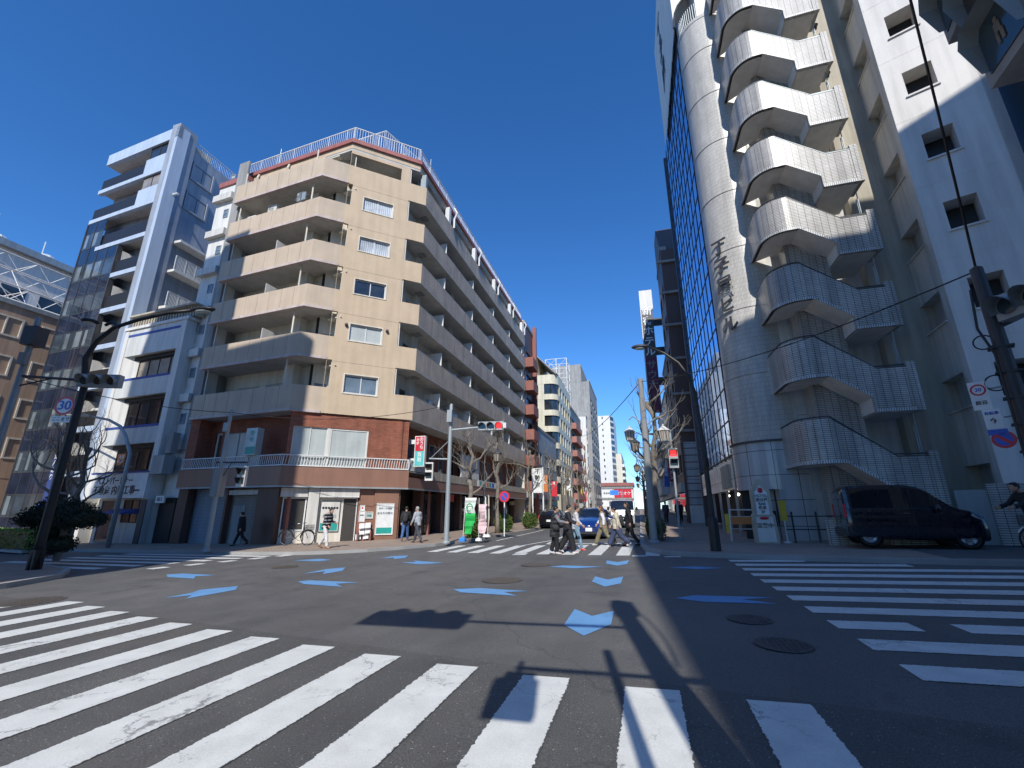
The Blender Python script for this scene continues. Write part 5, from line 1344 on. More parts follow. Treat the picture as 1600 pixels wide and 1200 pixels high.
m=MB(); m.fbox(Fh,0,1.25,14.0,24.3,-.35,0); m.build('box',M['darkgrey'],t)
m=MB(); m.fbox(Fh,-.1,1.35,24.3,26.8,-.4,.03); m.fbox(Fh,-.1,0,14,24.3,-.4,.03); m.build('white_head',M['whitewall'],t)
m=MB(); m.fbox(Fh,.0,1.25,11.8,18.4,.0,.03); m.build('burgundy_panel',flat('burgundy_sign',(.13,.015,.05),.5),t)
text(list('新宿ホテル'),Fh,.62,24.6,.04,1.15,'signwhite',t,vert=True,gap=1.1); text(list('サウナ'),Fh,.62,17.9,.05,1.1,'inkgrey',t,vert=True)
m=MB()
for z in (22.2,18.6,15): m.fbox(Fh,1.25,2.3,z,z+.9,-.3,-.05)
m.build('bracket',M['black'],t)
for i,(y,z,a,c,s_,lab) in enumerate(((44.5,6.0,1.5,'ink','酒場','black vertical shop sign in the shade left of the pale panels'),(50.5,5.6,1.3,'redsign_dark','ラーメン','red vertical lantern sign on the shaded shop row'),(60,5.5,1.6,'bluesign','薬局','dark blue projecting shop sign far along the shaded row'),(72,6,1.6,'signwhite','歯科','small white projecting shop sign far along the shaded row'))):
    t=thing('projecting_sign',lab,'sign',(3.6,y,z-1)); Fq=Fr((3.25,y),(1,0)); q=MB(); q.fbox(Fq,0,.6,z-1.2,z+1.2,-.2,0); q.build('box',M[c],t); q=MB(); q.fbox(Fq,.6,.9,z-.9,z-.8,-.12,-.05); q.fbox(Fq,.6,.9,z+.8,z+.9,-.12,-.05); q.build('bracket',M['grey'],t)
    text(list(s_),Fq,.3,z+1.1,.01,.5,'signwhite' if c!='signwhite' else 'ink',t,vert=True)
for i,(y,z,c,s_,lab) in enumerate(((40,4.2,'signwhite','不動産','white board with a dark column of characters on two white posts by the left pavement'),(59,5,'orange','食堂','orange shop sign among the bare trees on the left'),(66,4.6,'red','本','red projecting shop sign on the left pavement row'),(80,6,'signwhite','書店','tall white projecting sign before the pink balconies'),(97,5.5,'yellow','カフェ','yellow shop sign low on the pink balcony block'),(105,4.5,'red','中華','little red sign at the foot of the white slab building'))):
    t=thing('projecting_sign',lab,'sign',(-11.6,y,z-1)); x0=-12.4 if i else -9.2; Fq=Fr((x0,y),(1,0)); q=MB(); q.fbox(Fq,0,.8,z-1.2,z+1.0,-.2,0); q.build('box',M[c],t)
    text(list(s_),Fq,.4,z+.95,.01,.55,'signwhite' if c not in('signwhite','yellow') else 'ink',t,vert=True)
    q=MB(); 
    if i: q.fbox(Fq,-.35,0,z+.5,z+.6,-.15,-.05)
    else: q.fbox(Fq,-.15,-.03,gz(x0,y),z+1.1,-.15,-.03);q.fbox(Fq,.83,.95,gz(x0,y),z+1.1,-.15,-.03)
    q.build('bracket' if i else 'posts',M['white'],t)
# ================================================================ street furniture
def zup(b,px,py):
    d=ray(px,py); return EYE+d[2]/math.hypot(d[0],d[1])*math.hypot(b[0],b[1])
def trace(b,dr,pts):
    n=(dr[1],-dr[0]); return [PL(px,py,(b[0],b[1]),n) for px,py in pts]
def signal3(par,F,u,z,w,lit=None,back=False,L=1.25):
    """horizontal three-lamp vehicle signal, left end at u"""
    m=MB(); m.fbox(F,u,u+L,z-.21,z+.21,w-.12,w+.10); o=m.build('signal_housing',M['grey'],par)
    for i in range(3):
        cu=u+L*(.17+.33*i); q=MB(); n=18
        q.face([F.P(cu+.15*math.cos(2*math.pi*k/n),z+.15*math.sin(2*math.pi*k/n),w+.104) for k in range(n)]); q.build('lamp_lens',M['ledred'] if lit==i else M['lensg'] if i==0 else M['lens'],o)
        v=MB(); P=F.P; a=[-.5+ (math.pi+1.0)*k/12 for k in range(13)]
        for k in range(12):
            c0,s0,c1,s1=math.cos(a[k]),math.sin(a[k]),math.cos(a[k+1]),math.sin(a[k+1]); l0=.14+.16*max(0,s0);l1=.14+.16*max(0,s1)
            for r_ in (.172,.18): v.face([P(cu+r_*c0,z+r_*s0,w+.1),P(cu+r_*c1,z+r_*s1,w+.1),P(cu+r_*c1,z+r_*s1-.05,w+.1+l1),P(cu+r_*c0,z+r_*s0-.05,w+.1+l0)])
        v.build('visor',M['grey'],o)
    return o
def pedsignal(par,F,u,z,w,lit=None,hm='whitewall',W=.38,H=.86):
    m=MB(); m.fbox(F,u-W/2,u+W/2,z-H/2,z+H/2,w-.14,w); o=m.build('signal_housing',M[hm],par)
    for i,zc in enumerate((z+H*.23,z-H*.23)):
        q=MB(); s=.125; q.fbox(F,u-s,u+s,zc-s,zc+s,w,w+.012); q.build('lamp_lens',M['ledred'] if lit==i else (M['lens'] if i==0 else M['lensg']),o)
        v=MB(); e=.15
        v.fbox(F,u-e,u+e,zc+e-.02,zc+e,w,w+.2); v.hexa([F.P(u-e,zc-.1,w+.06),F.P(u-e+.015,zc-.1,w+.06),F.P(u-e+.015,zc-.1,w),F.P(u-e,zc-.1,w),F.P(u-e,zc+e-.02,w+.2),F.P(u-e+.015,zc+e-.02,w+.2),F.P(u-e+.015,zc+e-.02,w),F.P(u-e,zc+e-.02,w)])
        v.hexa([F.P(u+e-.015,zc-.1,w+.06),F.P(u+e,zc-.1,w+.06),F.P(u+e,zc-.1,w),F.P(u+e-.015,zc-.1,w),F.P(u+e-.015,zc+e-.02,w+.2),F.P(u+e,zc+e-.02,w+.2),F.P(u+e,zc+e-.02,w),F.P(u+e-.015,zc+e-.02,w)])
        v.build('visor',M['darkgrey'],o)
    return o
def lamp_head(par,p,d,L=.75,mat='black'):
    d=Vector(d).normalized(); p=Vector(p); m=MB(); m.ell((0,0,0),(L/2,.17,.085),12); 
    x=d; y=Vector((-d.y,d.x,0)).normalized(); z=x.cross(y)
    c=p+d*L*.45; Mx=Matrix(((x.x,y.x,z.x,c.x),(x.y,y.y,z.y,c.y),(x.z,y.z,z.z,c.z),(0,0,0,1))); m.xf(Mx); o=m.build('lamp_head',M[mat],par,smooth=True)
    m=MB(); m.ell((0,0,-.05),(L*.33,.13,.07),12); m.xf(Mx); m.build('lamp_glass',M['frost'],o,smooth=True)
def bracketed_pole(name,label,cat,b,top,r0=.09,r1=.07,mat='grey',group=None):
    t=thing(name,label,cat,b,0,group); m=MB(); m.tube([b,(b[0],b[1],top)],[r0,r1],12); m.lathe([(r0*1.6,0),(r0*1.6,.05),(r0*1.1,.12)],b,12); m.tube([(b[0],b[1],top),(b[0],b[1],top+.05)],[r1,.02],12); m.build('pole',M[mat],t,smooth=False); return t
# A  tall black street lamp, lower left
b=G(52,890,KERB); t=thing('street_lamp','tall black street lamp with long curved arm leaning over the road at the left','street lamp',b)
pp=trace(b,(1,.1),[(120,600),(133,560),(152,532),(178,512),(215,500),(262,489),(300,485)])
m=MB(); m.tube([b]+[(b[0],b[1],b[2]+.9)]+[(b[0],b[1],pp[0][2]-.05)]+pp[1:],[.15,.12,.10,.085,.075,.065,.06,.055,.05],12); m.build('curved_pole',M['black'],t,smooth=True)
m=MB(); m.box(b[0]-.13,b[0]+.13,b[1]-.13,b[1]+.13,b[2],b[2]+.55); m.build('base_box',M['black'],t)
lamp_head(t,pp[-1],(1,.1,-.02),.95)
p2=trace(b,(1,.1),[(133,560),(128,530),(140,505),(160,502),(180,515)]) 
q=trace(b,(1,.1),[(186,512),(176,503),(165,508)]); m=MB(); m.tube(q,.05,8); m.build('short_arm',M['black'],t); lamp_head(t,(q[-1][0],q[-1][1]-.2,q[-1][2]),(-.6,-.8,0),.5)
# B  left signal pole
def cr(r,F): return (r*_cp-F*_sp, r*_sp+F*_cp)
bx=cr(-16.3,13.9); b=(bx[0],bx[1],gz(*bx)+KERB)
t=bracketed_pole('signal_pole','dark steel signal pole with transformer cans at the extreme left edge','pole',b,zup(b,62,498),.11,.085,'grey')
F=Fr(b,(.96,.28)); za=zup(b,47,592)
m=MB(); m.tube([F.P(0,za+.05,0),F.P(2.2,za-.1,0)],.045,8); m.tube([F.P(0,za-.3,0),F.P(1.0,za-.05,0)],.025,6); m.build('arm',M['darkgrey'],t)
Fs_=Fr(F.P(2.05,0,0),(.93,.36)); signal3(t,Fs_,0,za-.12,.05,None)
m=MB(); m.fbox(F,-.1,.3,za+1.1,za+1.75,-.2,.25); m.build('control_box',M['darkgrey'],t); m=MB(); m.fbox(F,.0,.25,za+.4,za+.8,.1,.25); m.build('control_box',M['concrete'],t)
# C  grey curved sign pole with the 30 sign
b=G(168,856,KERB); t=thing('sign_pole','grey bent-top pole carrying the round red-ringed 30 sign in front of the white office building','sign pole',b)
pp=trace(b,(1,-.1),[(196,700),(196,680),(188,666),(170,656),(140,650),(96,648)])
m=MB(); m.tube([b,(b[0],b[1],pp[0][2]-.3)]+pp[1:],[.11,.09,.08,.075,.07,.06,.05],10); m.build('curved_pole',M['grey'],t,smooth=True)
F=Fr(b,(.93,.25)); c=PL(101,634,(b[0],b[1]-2.5),(0.2,-1)); s_=thing('speed_sign','round white 30 speed sign with red ring, hung on the bent grey pole','road sign',c)
F=Fr((c[0],c[1]),(.93,.30)); R_=.46
def disc(F,u,z,w,r,mat,par,nm,n=32,r2=0):
    m=MB()
    for k in range(n):
        a=2*math.pi*k/n;e=2*math.pi*(k+1)/n
        m.face([F.P(u+r2*math.cos(a),z+r2*math.sin(a),w),F.P(u+r*math.cos(a),z+r*math.sin(a),w),F.P(u+r*math.cos(e),z+r*math.sin(e),w),F.P(u+r2*math.cos(e),z+r2*math.sin(e),w)])
    return m.build(nm,M[mat],par)
disc(F,0,c[2],0,R_,'signwhite',s_,'face'); disc(F,0,c[2],.008,R_,'red',s_,'red_ring',32,R_*.78); text('30',F,0,c[2],.012,.62,'bluesign',s_)
m=MB(); m.fbox(F,-.45,.42,c[2]-.82,c[2]-.52,-.01,.01); o=m.build('sub_plate',M['signwhite'],s_); text('ここまで',F,0,c[2]-.67,.012,.2,'ink',o)
m=MB(); m.tube([F.P(.4,c[2]-.2,-.05),pp[-2]],.04,6); m.build('bracket',M['grey'],s_)
# D  light pole on the beige corner with pedestrian signal
b=G(322,862,KERB); t=bracketed_pole('signal_pole','slim grey pole in front of the roller shutters with pedestrian signal on an arm','pole',b,zup(b,352,640),.10,.07,'grey')
F=Fr(b,(.98,.12)); za=zup(b,338,722)
m=MB(); m.tube([F.P(-.25,za,0),F.P(1.25,za-.02,0)],.035,8); m.tube([F.P(0,za-.9,0),F.P(.45,za-.05,0)],.02,6); m.build('arm',M['darkgrey'],t)
pedsignal(t,F,1.12,za-.62,.1); m=MB(); m.fbox(F,-.18,.18,za-1.45,za-.25,-.2,.2); m.build('control_box',M['concrete'],t)
m=MB(); zt=zup(b,352,640); m.fbox(F,-.1,.1,zt-1.0,zt-.6,.06,.2); m.tube([F.P(-.3,zt-.2,0),F.P(.3,zt-.2,0)],.02,5); m.build('top_fittings',M['grey'],t)
Dtop=(b[0],b[1],zt-.1)
# E  centre-left pole with lit red signal
b=G(697,849,KERB); t=bracketed_pole('signal_pole','grey signal pole at the beige corner whose arm carries the lit red traffic light','pole',b,zup(b,703,632),.12,.085,'grey')
F=Fr(b,(1,.12)); za=zup(b,703,672); L=1.65
m=MB(); m.tube([F.P(0,za,0),F.P(1.5,za+.1,0)],.05,8); m.build('arm',M['grey'],t); signal3(t,F,1.4,za+.14,.0,2)
m=MB(); m.fbox(F,2.65,2.8,za-.0,za+.25,-.05,.25); m.build('camera_box',M['whitewall'],t)
zb=zup(b,700,716); m=MB(); m.tube([F.P(0,zb-.05,0),F.P(-1.0,zb,0)],.04,8); m.tube([F.P(0,zb+.9,0),F.P(-.9,zb+.05,0)],.02,6); m.build('arm',M['grey'],t); pedsignal(t,F,-.95,zb-.62,.12)
m=MB(); zt=zup(b,703,650); m.fbox(F,-.12,.12,zt-.35,zt+.25,.08,.3); m.build('control_box',M['grey'],t); Etop=(b[0],b[1],zup(b,703,632))
# ornate lamps
def lantern(par,p,s=1.0,hang=True,mat='darkgrey'):
    m=MB(); c=(p[0],p[1],p[2]); prof=[(.03,.50),(.07,.46),(.05,.42),(.30,.22),(.31,.18),(.28,.17)] ; m.lathe([(r*s,z*s) for r,z in prof],c,8); o=m.build('lantern_cap',M[mat],par); m=MB(); m.lathe([(.2*s,-.30*s),(.06*s,-.38*s),(.02*s,-.46*s)],c,8); m.build('lantern_finial',M[mat],o)
    m=MB(); m.lathe([(.27*s,.16*s),(.19*s,-.29*s)],c,8); m.build('lantern_glass',M['curt_warm'],o)
    m=MB()
    for k in range(8): a=2*math.pi*k/8; m.tube([(c[0]+.275*s*math.cos(a),c[1]+.275*s*math.sin(a),c[2]+.17*s),(c[0]+.195*s*math.cos(a),c[1]+.195*s*math.sin(a),c[2]-.3*s)],.012*s,4)
    m.build('lantern_ribs',M[mat],o)
def ornate(b,H,label,dirx=1):
    t=thing('ornate_lamp_post',label,'street lamp',b,0,'ornate lantern lamp posts along the street')
    m=MB(); m.lathe([(.16,0),(.16,.5),(.09,.6),(.075,2.5),(.1,2.55),(.06,2.6),(.05,H),(.02,H+.25)],b,12); m.build('post',M['darkgrey'],t)
    m=MB(); z=b[2]+H-.2; m.tube([(b[0],b[1],z-.5),(b[0]+dirx*.35,b[1],z-.1),(b[0]+dirx*.6,b[1],z+.05),(b[0]+dirx*.75,b[1],z-.05),(b[0]+dirx*.75,b[1],z-.25)],.03,6); m.build('scroll_arm',M['darkgrey'],t)
    lantern(t,(b[0]+dirx*.75,b[1],z-.72),.95); return t
for i,(px,py,lab) in enumerate(((756,838,'dark ornate lantern post behind the green and white banner'),)): b=G(px,py,KERB); ornate(b,zup(b,752,690)-b[2],lab,1)
b=(-8.6,52,gz(-8.6,52)+KERB); ornate(b,5.2,'second ornate lantern post further along the left pavement',1)
b=(-8.6,76,gz(-8.6,76)+KERB); ornate(b,5.2,'farthest ornate lantern post on the left pavement',1)
for y,lab in ((26,'ornate lantern post behind the concrete pole on the right pavement'),(42,'second ornate lantern post on the right pavement'),(60,'third ornate lantern post on the right pavement, against the sky'),(80,'farthest ornate lantern post on the right pavement')):
    b=(.75,y,gz(.75,y)+KERB); ornate(b,5.6,lab,-1)
# G  concrete pole with lanterns on the right
b=G(1022,848,KERB); t=bracketed_pole('utility_pole','round grey concrete pole on the right corner wrapped by a bare pollarded tree','pole',b,zup(b,1003,592),.15,.11,'concrete')
F=Fr(b,(1,0)); z1=zup(b,985,678)
m=MB(); m.tube([F.P(0,z1+.4,0),F.P(-.45,z1+.75,0),F.P(-.62,z1+.6,0)],.03,6); m.tube([F.P(0,z1+.3,0),F.P(.6,z1+.7,0),F.P(.75,z1+.55,0)],.03,6); m.build('scroll_arm',M['grey'],t)
lantern(t,F.P(-.62,z1-.05,0),.78,mat='offwhite'); lantern(t,F.P(.75,z1-.1,0),.9,mat='offwhite'); Gtop=(b[0],b[1],zup(b,1003,596))
b=(1.55,20.6,gz(1.55,20.6)+KERB); t=bracketed_pole('signal_post','slim grey post holding the lit red pedestrian signal in the shade','pole',b,4.9,.05,.045,'grey'); F=Fr(b,(1,.1)); zz=zup(b,1060,716)
pedsignal(t,F,0,zz,.22,0,'grey')
# H  black curved lamp on the right pavement
b=G(1119,861,KERB); t=thing('street_lamp','slender black street lamp curving left over the road in front of the stair building','street lamp',b)
pp=trace(b,(-1,.12),[(1099,700),(1086,615),(1076,588),(1060,567),(1038,552),(1012,541)])
m=MB(); m.tube([b,(b[0],b[1],b[2]+1.2),(b[0],b[1],pp[0][2])]+pp[1:],[.115,.085,.075,.06,.055,.05,.045,.04],12); m.build('curved_pole',M['black'],t,smooth=True)
m=MB(); m.lathe([(.16,0),(.15,.9),(.12,1.0)],b,12); m.fbox(Fr(b,(1,.2)),-.06,.06,b[2]+2.55,b[2]+2.85,.1,.14); m.build('base_sleeve',M['black'],t)
lamp_head(t,pp[-1],(-1,.12,.05),.62,'darkgrey')
# I  right-hand signal pole
az=math.radians(34.3); R_=10.4; b=(R_*math.sin(az),R_*math.cos(az),gz(R_*math.sin(az),R_*math.cos(az))+KERB)
t=bracketed_pole('signal_pole','dark grey signal pole with cables and signs at the right edge before the white tower','pole',b,zup(b,1521,421),.12,.085,'darkgrey'); F=Fr(b,(.86,-.5))
z0=zup(b,1550,500); Itop=(b[0],b[1],zup(b,1522,424))
m=MB(); m.tube([(b[0],b[1],z0-.15),F.P(1.2,z0+.25,.1)],.035,8); m.build('arm',M['darkgrey'],t)
Fq=Fr(F.P(.1,0,.12),(.80,.60)); signal3(t,Fr(F.P(.12,0,.1),(.30,-.95)),0,z0+.1,.02,None,L=1.1)
m=MB(); 
for zc,rr in ((z0-.35,.12),(z0-1.05,.13)): m.tube([F.P(-.0+rr*math.cos(2*math.pi*k/16)-.18,zc+rr*math.sin(2*math.pi*k/16),0) for k in range(17)],.012,5)
for j in range(7): m.fbox(F,-.16,.14,z0-.5-.42*j,z0-.47-.42*j,-.1,.1)
m.tube([F.P(-.14,z0+.6,0),F.P(-.2,z0-.1,0),F.P(-.1,z0-.6,.1),F.P(-.13,z0-2.4,.1)],.02,5)
m.build('cable_loops',M['black'],t)
Fz=Fr(b,(.80,-.60))
def hung(name,label,u,z,kind):
    s=thing(name,label,'road sign',Fz.P(u,z,.05)); m=MB(); m.tube([Fz.P(0,z+.02,0),Fz.P(u+.12,z,.02)],.015,6); m.build('bracket',M['grey'],s); return s
za=zup(b,1527,610); uu=-.40
s_=hung('round_restriction_sign','red-ringed round sign on a white plate, uppermost sign on the right-hand pole',uu,za,0)
m=MB(); m.fbox(Fz,uu-.11,uu+.11,za-.33,za+.14,.03,.045); m.build('plate',M['signwhite'],s_); disc(Fz,uu,za,.05,.095,'red',s_,'ring',24,.07); text('30',Fz,uu,za,.05,.08,'bluesign',s_); text('終日',Fz,uu,za-.22,.05,.07,'ink',s_)
zb=zup(b,1540,655); u2=-.33
s_=hung('bicycle_sign','small white and blue bicycle lane plate, middle of the signs on the right-hand pole',u2,zb,0)
m=MB(); m.fbox(Fz,u2-.1,u2+.1,zb-.16,zb+.15,.03,.045); m.build('plate',M['signwhite'],s_); m=MB(); m.fbox(Fz,u2-.1,u2+.12,zb-.27,zb-.18,.03,.045); m.build('blue_plate',M['bluesign'],s_); text('自転車',Fz,u2,zb+.08,.05,.055,'bluesign',s_); text('↑',Fz,u2,zb-.05,.05,.12,'ink',s_)
zc=zup(b,1551,688); u3=-.28
s_=hung('no_parking_sign','red and blue no-parking disc, lowest of the signs on the right-hand pole',u3,zc,0)
disc(Fz,u3,zc,.04,.14,'red',s_,'red_ring',28); disc(Fz,u3,zc,.045,.10,'bluesign',s_,'blue_field',28); m=MB(); P=Fz.P
m.hexa([P(u3-.09,zc+.055,.047),P(u3-.06,zc+.09,.047),P(u3-.06,zc+.09,.04),P(u3-.09,zc+.055,.04),P(u3+.06,zc-.09,.052),P(u3+.09,zc-.055,.052),P(u3+.09,zc-.055,.04),P(u3+.06,zc-.09,.04)]); m.build('red_bar',M['red'],s_)
# J  pedestrian signal hanging close above the viewer, top right, with its pole out of view
bx=(3.75,4.55); b=(bx[0],bx[1],gz(*bx)+KERB)
def pedbig(t,F,u,z,w):
    W,H=.50,.96
    m=MB(); m.fbox(F,u-W/2,u+W/2,z-H/2,z+H/2,w-.2,w); 
    for j in range(7): pass
    o=m.build('signal_housing',M['concrete'],t)
    r=MB()
    for j in range(6): r.fbox(F,u+W/2,u+W/2+.004,z-H/2+.08+j*.14,z-H/2+.15+j*.14,w-.14,w-.08)
    r.build('vent_plates',M['signwhite'],o)
    for i,zc in enumerate((z+.21,z-.21)):
        s=.19; q=MB(); q.fbox(F,u-s,u+s,zc-s,zc+s,w,w+.01); q.build('lamp_lens',M['lens'] if i==0 else M['lensg'],o)
        g=MB(); n=8   # dim figure behind the lens
        g.ell((0,0,0),(.02,.004,.025),8); g.box(-.03,.03,-.003,.003,-.10,-.025); g.box(-.035,-.01,-.003,.003,-.19,-.10); g.box(.01,.04,-.003,.003,-.19,-.10)
        g.xf(Matrix(((F.d[0],F.n[0],0,F.P(u,0,w+.014)[0]),(F.d[1],F.n[1],0,F.P(u,0,w+.014)[1]),(0,0,1,zc+.09),(0,0,0,1)))); g.build('walking_figure',M['bark'],o)
        v=MB(); e=.20; P=F.P; top=.13; k=[(-e,-.16,.05),(-e,.10,top),(-e+.06,e,top),(e-.06,e,top),(e,.10,top),(e,-.16,.05)]
        for a,b in zip(k,k[1:]):
            v.face([P(u+a[0],zc+a[1],w),P(u+b[0],zc+b[1],w),P(u+b[0],zc+b[1],w+b[2]),P(u+a[0],zc+a[1],w+a[2])])
        v.build('visor',M['grey'],o)
    return o
t=thing('pedestrian_signal','grey pedestrian signal with square dark lens and visor hanging close overhead at the top right','pedestrian signal',(2.75,3.1,4.2))
F=Fr((2.66,3.08),(-.12,-1)); pedbig(t,F,0,4.97,0)
m=MB(); m.tube([F.P(-.1,5.2,-.1),F.P(.1,5.2,-1.9)],.04,8); m.tube([F.P(.1,5.2,-1.9),(F.P(.1,5.2,-1.9)[0],F.P(.1,5.2,-1.9)[1],.2)],.09,10); m.build('arm_and_post',M['grey'],t)
t=thing('pedestrian_signal','second grey pedestrian signal, partly cut off by the top edge of the view','pedestrian signal',(2.8,3.8,4.6))
F=Fr((2.74,3.42),(-.25,-1)); pedbig(t,F,0,5.80,0)
m=MB(); m.tube([F.P(0,5.6,-.1),(4.41,3.2,5.55)],.035,8); m.build('arm',M['grey'],t)
# poles standing behind the viewer (their shadows fall across the junction)
kb_=(1.175,-1.08,gz(1.175,-1.08)); t=bracketed_pole('signal_pole','tall utility pole with traffic signal arm standing behind the viewer','pole',kb_,8.05,.17,.13,'concrete')
F=Fr(kb_,(-1,-.03)); m=MB(); m.tube([F.P(0,6.62,0),F.P(2.6,6.62,0)],.045,8); m.tube([F.P(0,5.12,0),F.P(1.45,5.14,0)],.04,8); m.tube([F.P(-1.6,5.1,0),F.P(0,5.1,0)],.06,8); m.tube([F.P(1.4,5.3,0),F.P(1.4,4.9,0)],.03,6); m.build('arm',M['grey'],t)
m=MB(); m.fbox(F,2.35,3.95,6.35,6.9,-.15,.12); m.build('signal_housing',M['grey'],t)
signal3(t,F,2.5,6.62,.1,None,L=1.35)
pedsignal(t,F,1.42,4.5,.1,None,'whitewall',.42,.62)
m=MB(); m.fbox(F,-.2,.14,7.3,7.9,-.2,.2); m.build('junction_box',M['concrete'],t)
m=MB(); m.tube([F.P(-.16-.10*math.sin(math.pi*j/8),5.3+.28*j,.1) for j in range(9)],.014,5); m.build('cable_loop',M['black'],t)
t=bracketed_pole('signal_post','thin post beside the taller pole behind the viewer','pole',(.62,-.6,gz(.6,-.6)),5.3,.06,.05,'grey')
# ---------------------------------------------------------------- overhead cables
def wire(p,q,label,sag=.4,r=.014,cat='cable'):
    p=Vector(p);q=Vector(q); m=MB(); n=18; m.tube([p.lerp(q,i/n)-Vector((0,0,sag*4*(i/n)*(1-i/n))) for i in range(n+1)],r,5)
    single(m,'overhead_cable',M['black'],label,cat,'overhead cables')
Bt=cr(-16.3,13.9)
wire((Bt[0],Bt[1],zup(Bt,45,590)),Dtop,'thin cable from the left edge pole to the slim pole by the roller shutters',.25)
wire(Dtop,Etop,'thin cable crossing the beige block from the slim pole to the grey signal pole',.5)
wire(Itop,Gtop,'thin cable slanting down across the stair landings to the concrete pole',.35)
_r=ray(1408,-60); _k=(9.5-EYE)/_r[2]
wire((Itop[0],Itop[1],Itop[2]+.05),(_r[0]*_k,_r[1]*_k,9.5),'thick black cable rising steeply over the white tower to above the viewer',.08,.019)
wire(Gtop,(-12.4,90,17),'thin cable crossing the strip of sky above the far end of the street',1.6,.02)
wire(Etop,(-8.7,62,8),'thin cable running up the street from the grey signal pole',.6,.012)
wire((Itop[0],Itop[1],Itop[2]-.9),(16,2,7.5),'thin cable leaving the right-hand pole toward the right edge',.2,.02)
# ---------------------------------------------------------------- trees and plants
def limb(mb,p,d,L,r,depth,rnd,gn=.35,up=.15):
    pts=[Vector(p)];rs=[r]; n=max(2,int(L/.28)); dd=Vector(d).normalized()
    for i in range(n):
        dd=(dd+Vector((rnd.uniform(-gn,gn),rnd.uniform(-gn,gn),rnd.uniform(-gn,gn)+up))).normalized()
        pts.append(pts[-1]+dd*(L/n)); rs.append(r*(1-.45*(i+1)/n))
    mb.tube(pts,rs,6 if r>.03 else 4)
    if depth>0:
        k=rnd.randint(2,3)
        for j in range(k):
            nd=(dd*.75+Vector((rnd.uniform(-1,1),rnd.uniform(-1,1),rnd.uniform(-.3,.8)))*.75).normalized(); limb(mb,pts[-1],nd,L*rnd.uniform(.55,.8),rs[-1]*.72,depth-1,rnd,gn,up)
        if n>3: limb(mb,pts[n//2],(dd+Vector((rnd.uniform(-1,1),rnd.uniform(-1,1),.3))).normalized(),L*.5,rs[n//2]*.5,depth-1,rnd,gn,up)
    else: mb.ell(tuple(pts[-1]),(rs[-1]*2.2,)*3,6,rings=4)
def bare_tree(b,H,seed,label,r=.13,limbs=7,reach=1.3,depth=2,mat='bark',low=.45):
    rnd=random.Random(seed); t=thing('bare_tree',label,'tree',b,0,'bare pollarded street trees')
    m=MB(); pts=[Vector(b)];rs=[r*1.25]
    for i in range(1,9): pts.append(Vector((b[0]+rnd.uniform(-.06,.06)*i*.5,b[1]+rnd.uniform(-.06,.06)*i*.5,b[2]+H*.85*i/8))); rs.append(r*(1-.05*i)*rnd.uniform(.93,1.1))
    m.tube(pts,rs,10); m.build('trunk',M[mat],t,smooth=True)
    br=MB()
    for i in range(limbs):
        f=low+(1-low)*(i+rnd.random()*.5)/limbs; k=min(8,f*8); p=pts[int(k)].lerp(pts[min(8,int(k)+1)],k-int(k)); a=i*2.4+rnd.random(); 
        limb(br,p,(math.cos(a),math.sin(a),.35+.5*rnd.random()),reach*(1.15-.35*f)*rnd.uniform(.8,1.15),r*.45,depth,rnd)
    br.build('branches',M[mat],t)
    return t
b=G(734,840,KERB); bare_tree((b[0]-.0,b[1],b[2]),5.9,11,'bare plane tree beside the green banner in front of the beige block',.15,8,1.3,3)
b=(-8.9,28.3,gz(-8.9,28.3)+KERB); bare_tree(b,7.2,12,'second bare tree along the left pavement, by the no-parking sign',.14,8,1.4,3)
for i,(x,y,H,lab) in enumerate(((-9.0,37.5,7.5,'third bare tree along the left pavement, by the black car'),(-9.,47,8,'fourth bare tree along the left pavement'),(-9.,58,8.5,'bare tree before the grey tiled building'),(-9.,70,8.5,'bare tree before the cream rounded block'),(-9.,84,9,'bare tree before the pink balconies'),(-9.,100,9,'farthest bare tree on the left pavement'))):
    bare_tree((x,y,gz(x,y)+KERB),H,20+i,lab,.13,8,1.5,3 if i<3 else 2)
b=G(1030,846,KERB); bare_tree((b[0]+.05,b[1]+.15,b[2]),6.9,31,'knobbly bare tree close behind the concrete pole on the right corner',.14,11,1.15,2,low=.42)
for i,(y,H,lab) in enumerate(((31,6.8,'second bare tree on the right pavement behind the concrete pole'),(39,6.8,'third bare tree on the right pavement'),(50,7,'fourth bare tree on the right pavement'),(66,7.2,'farthest bare tree on the right pavement'))):
    bare_tree((.75,y,gz(.75,y)+KERB),H,40+i,lab,.13,8,1.3,2)
for i,(px,py,H,lab) in enumerate(((22,868,6.5,'bare plane tree at the left edge behind the signal pole'),(75,862,6.2,'bare tree with spreading twigs between the two left poles'))):
    b=G(px,py,KERB); bare_tree((b[0]-4.0,b[1]+3.0,b[2]),H,52+i,lab,.17,8,1.7,3,low=.35)
def leafmat(name,c):
    m,nt,b=newmat(name); o=N(nt,'ShaderNodeObjectInfo'); P=geo(nt)
    x=mixc(nt,1,(*c,1),ramp(nt,noise(nt,9,3,P),[(.3,.5),(.7,1.5)]),'MULTIPLY'); x=mixc(nt,ramp(nt,noise(nt,2.2,3,P),[(.4,0.),(.7,.5)]),x,(c[0]*1.9,c[1]*1.35,c[2]*.7))
    nt.links.new(x,b.inputs['Base Color']); b.inputs['Roughness'].default_value=.45
    b.inputs['Transmission Weight'].default_value=0; return m
M['leaf']=leafmat('leaf_green',(.065,.115,.02)); M['leaf_dark']=leafmat('leaf_dark',(.018,.032,.014)); M['leaf_bright']=leafmat('leaf_hedge',(.14,.22,.025))
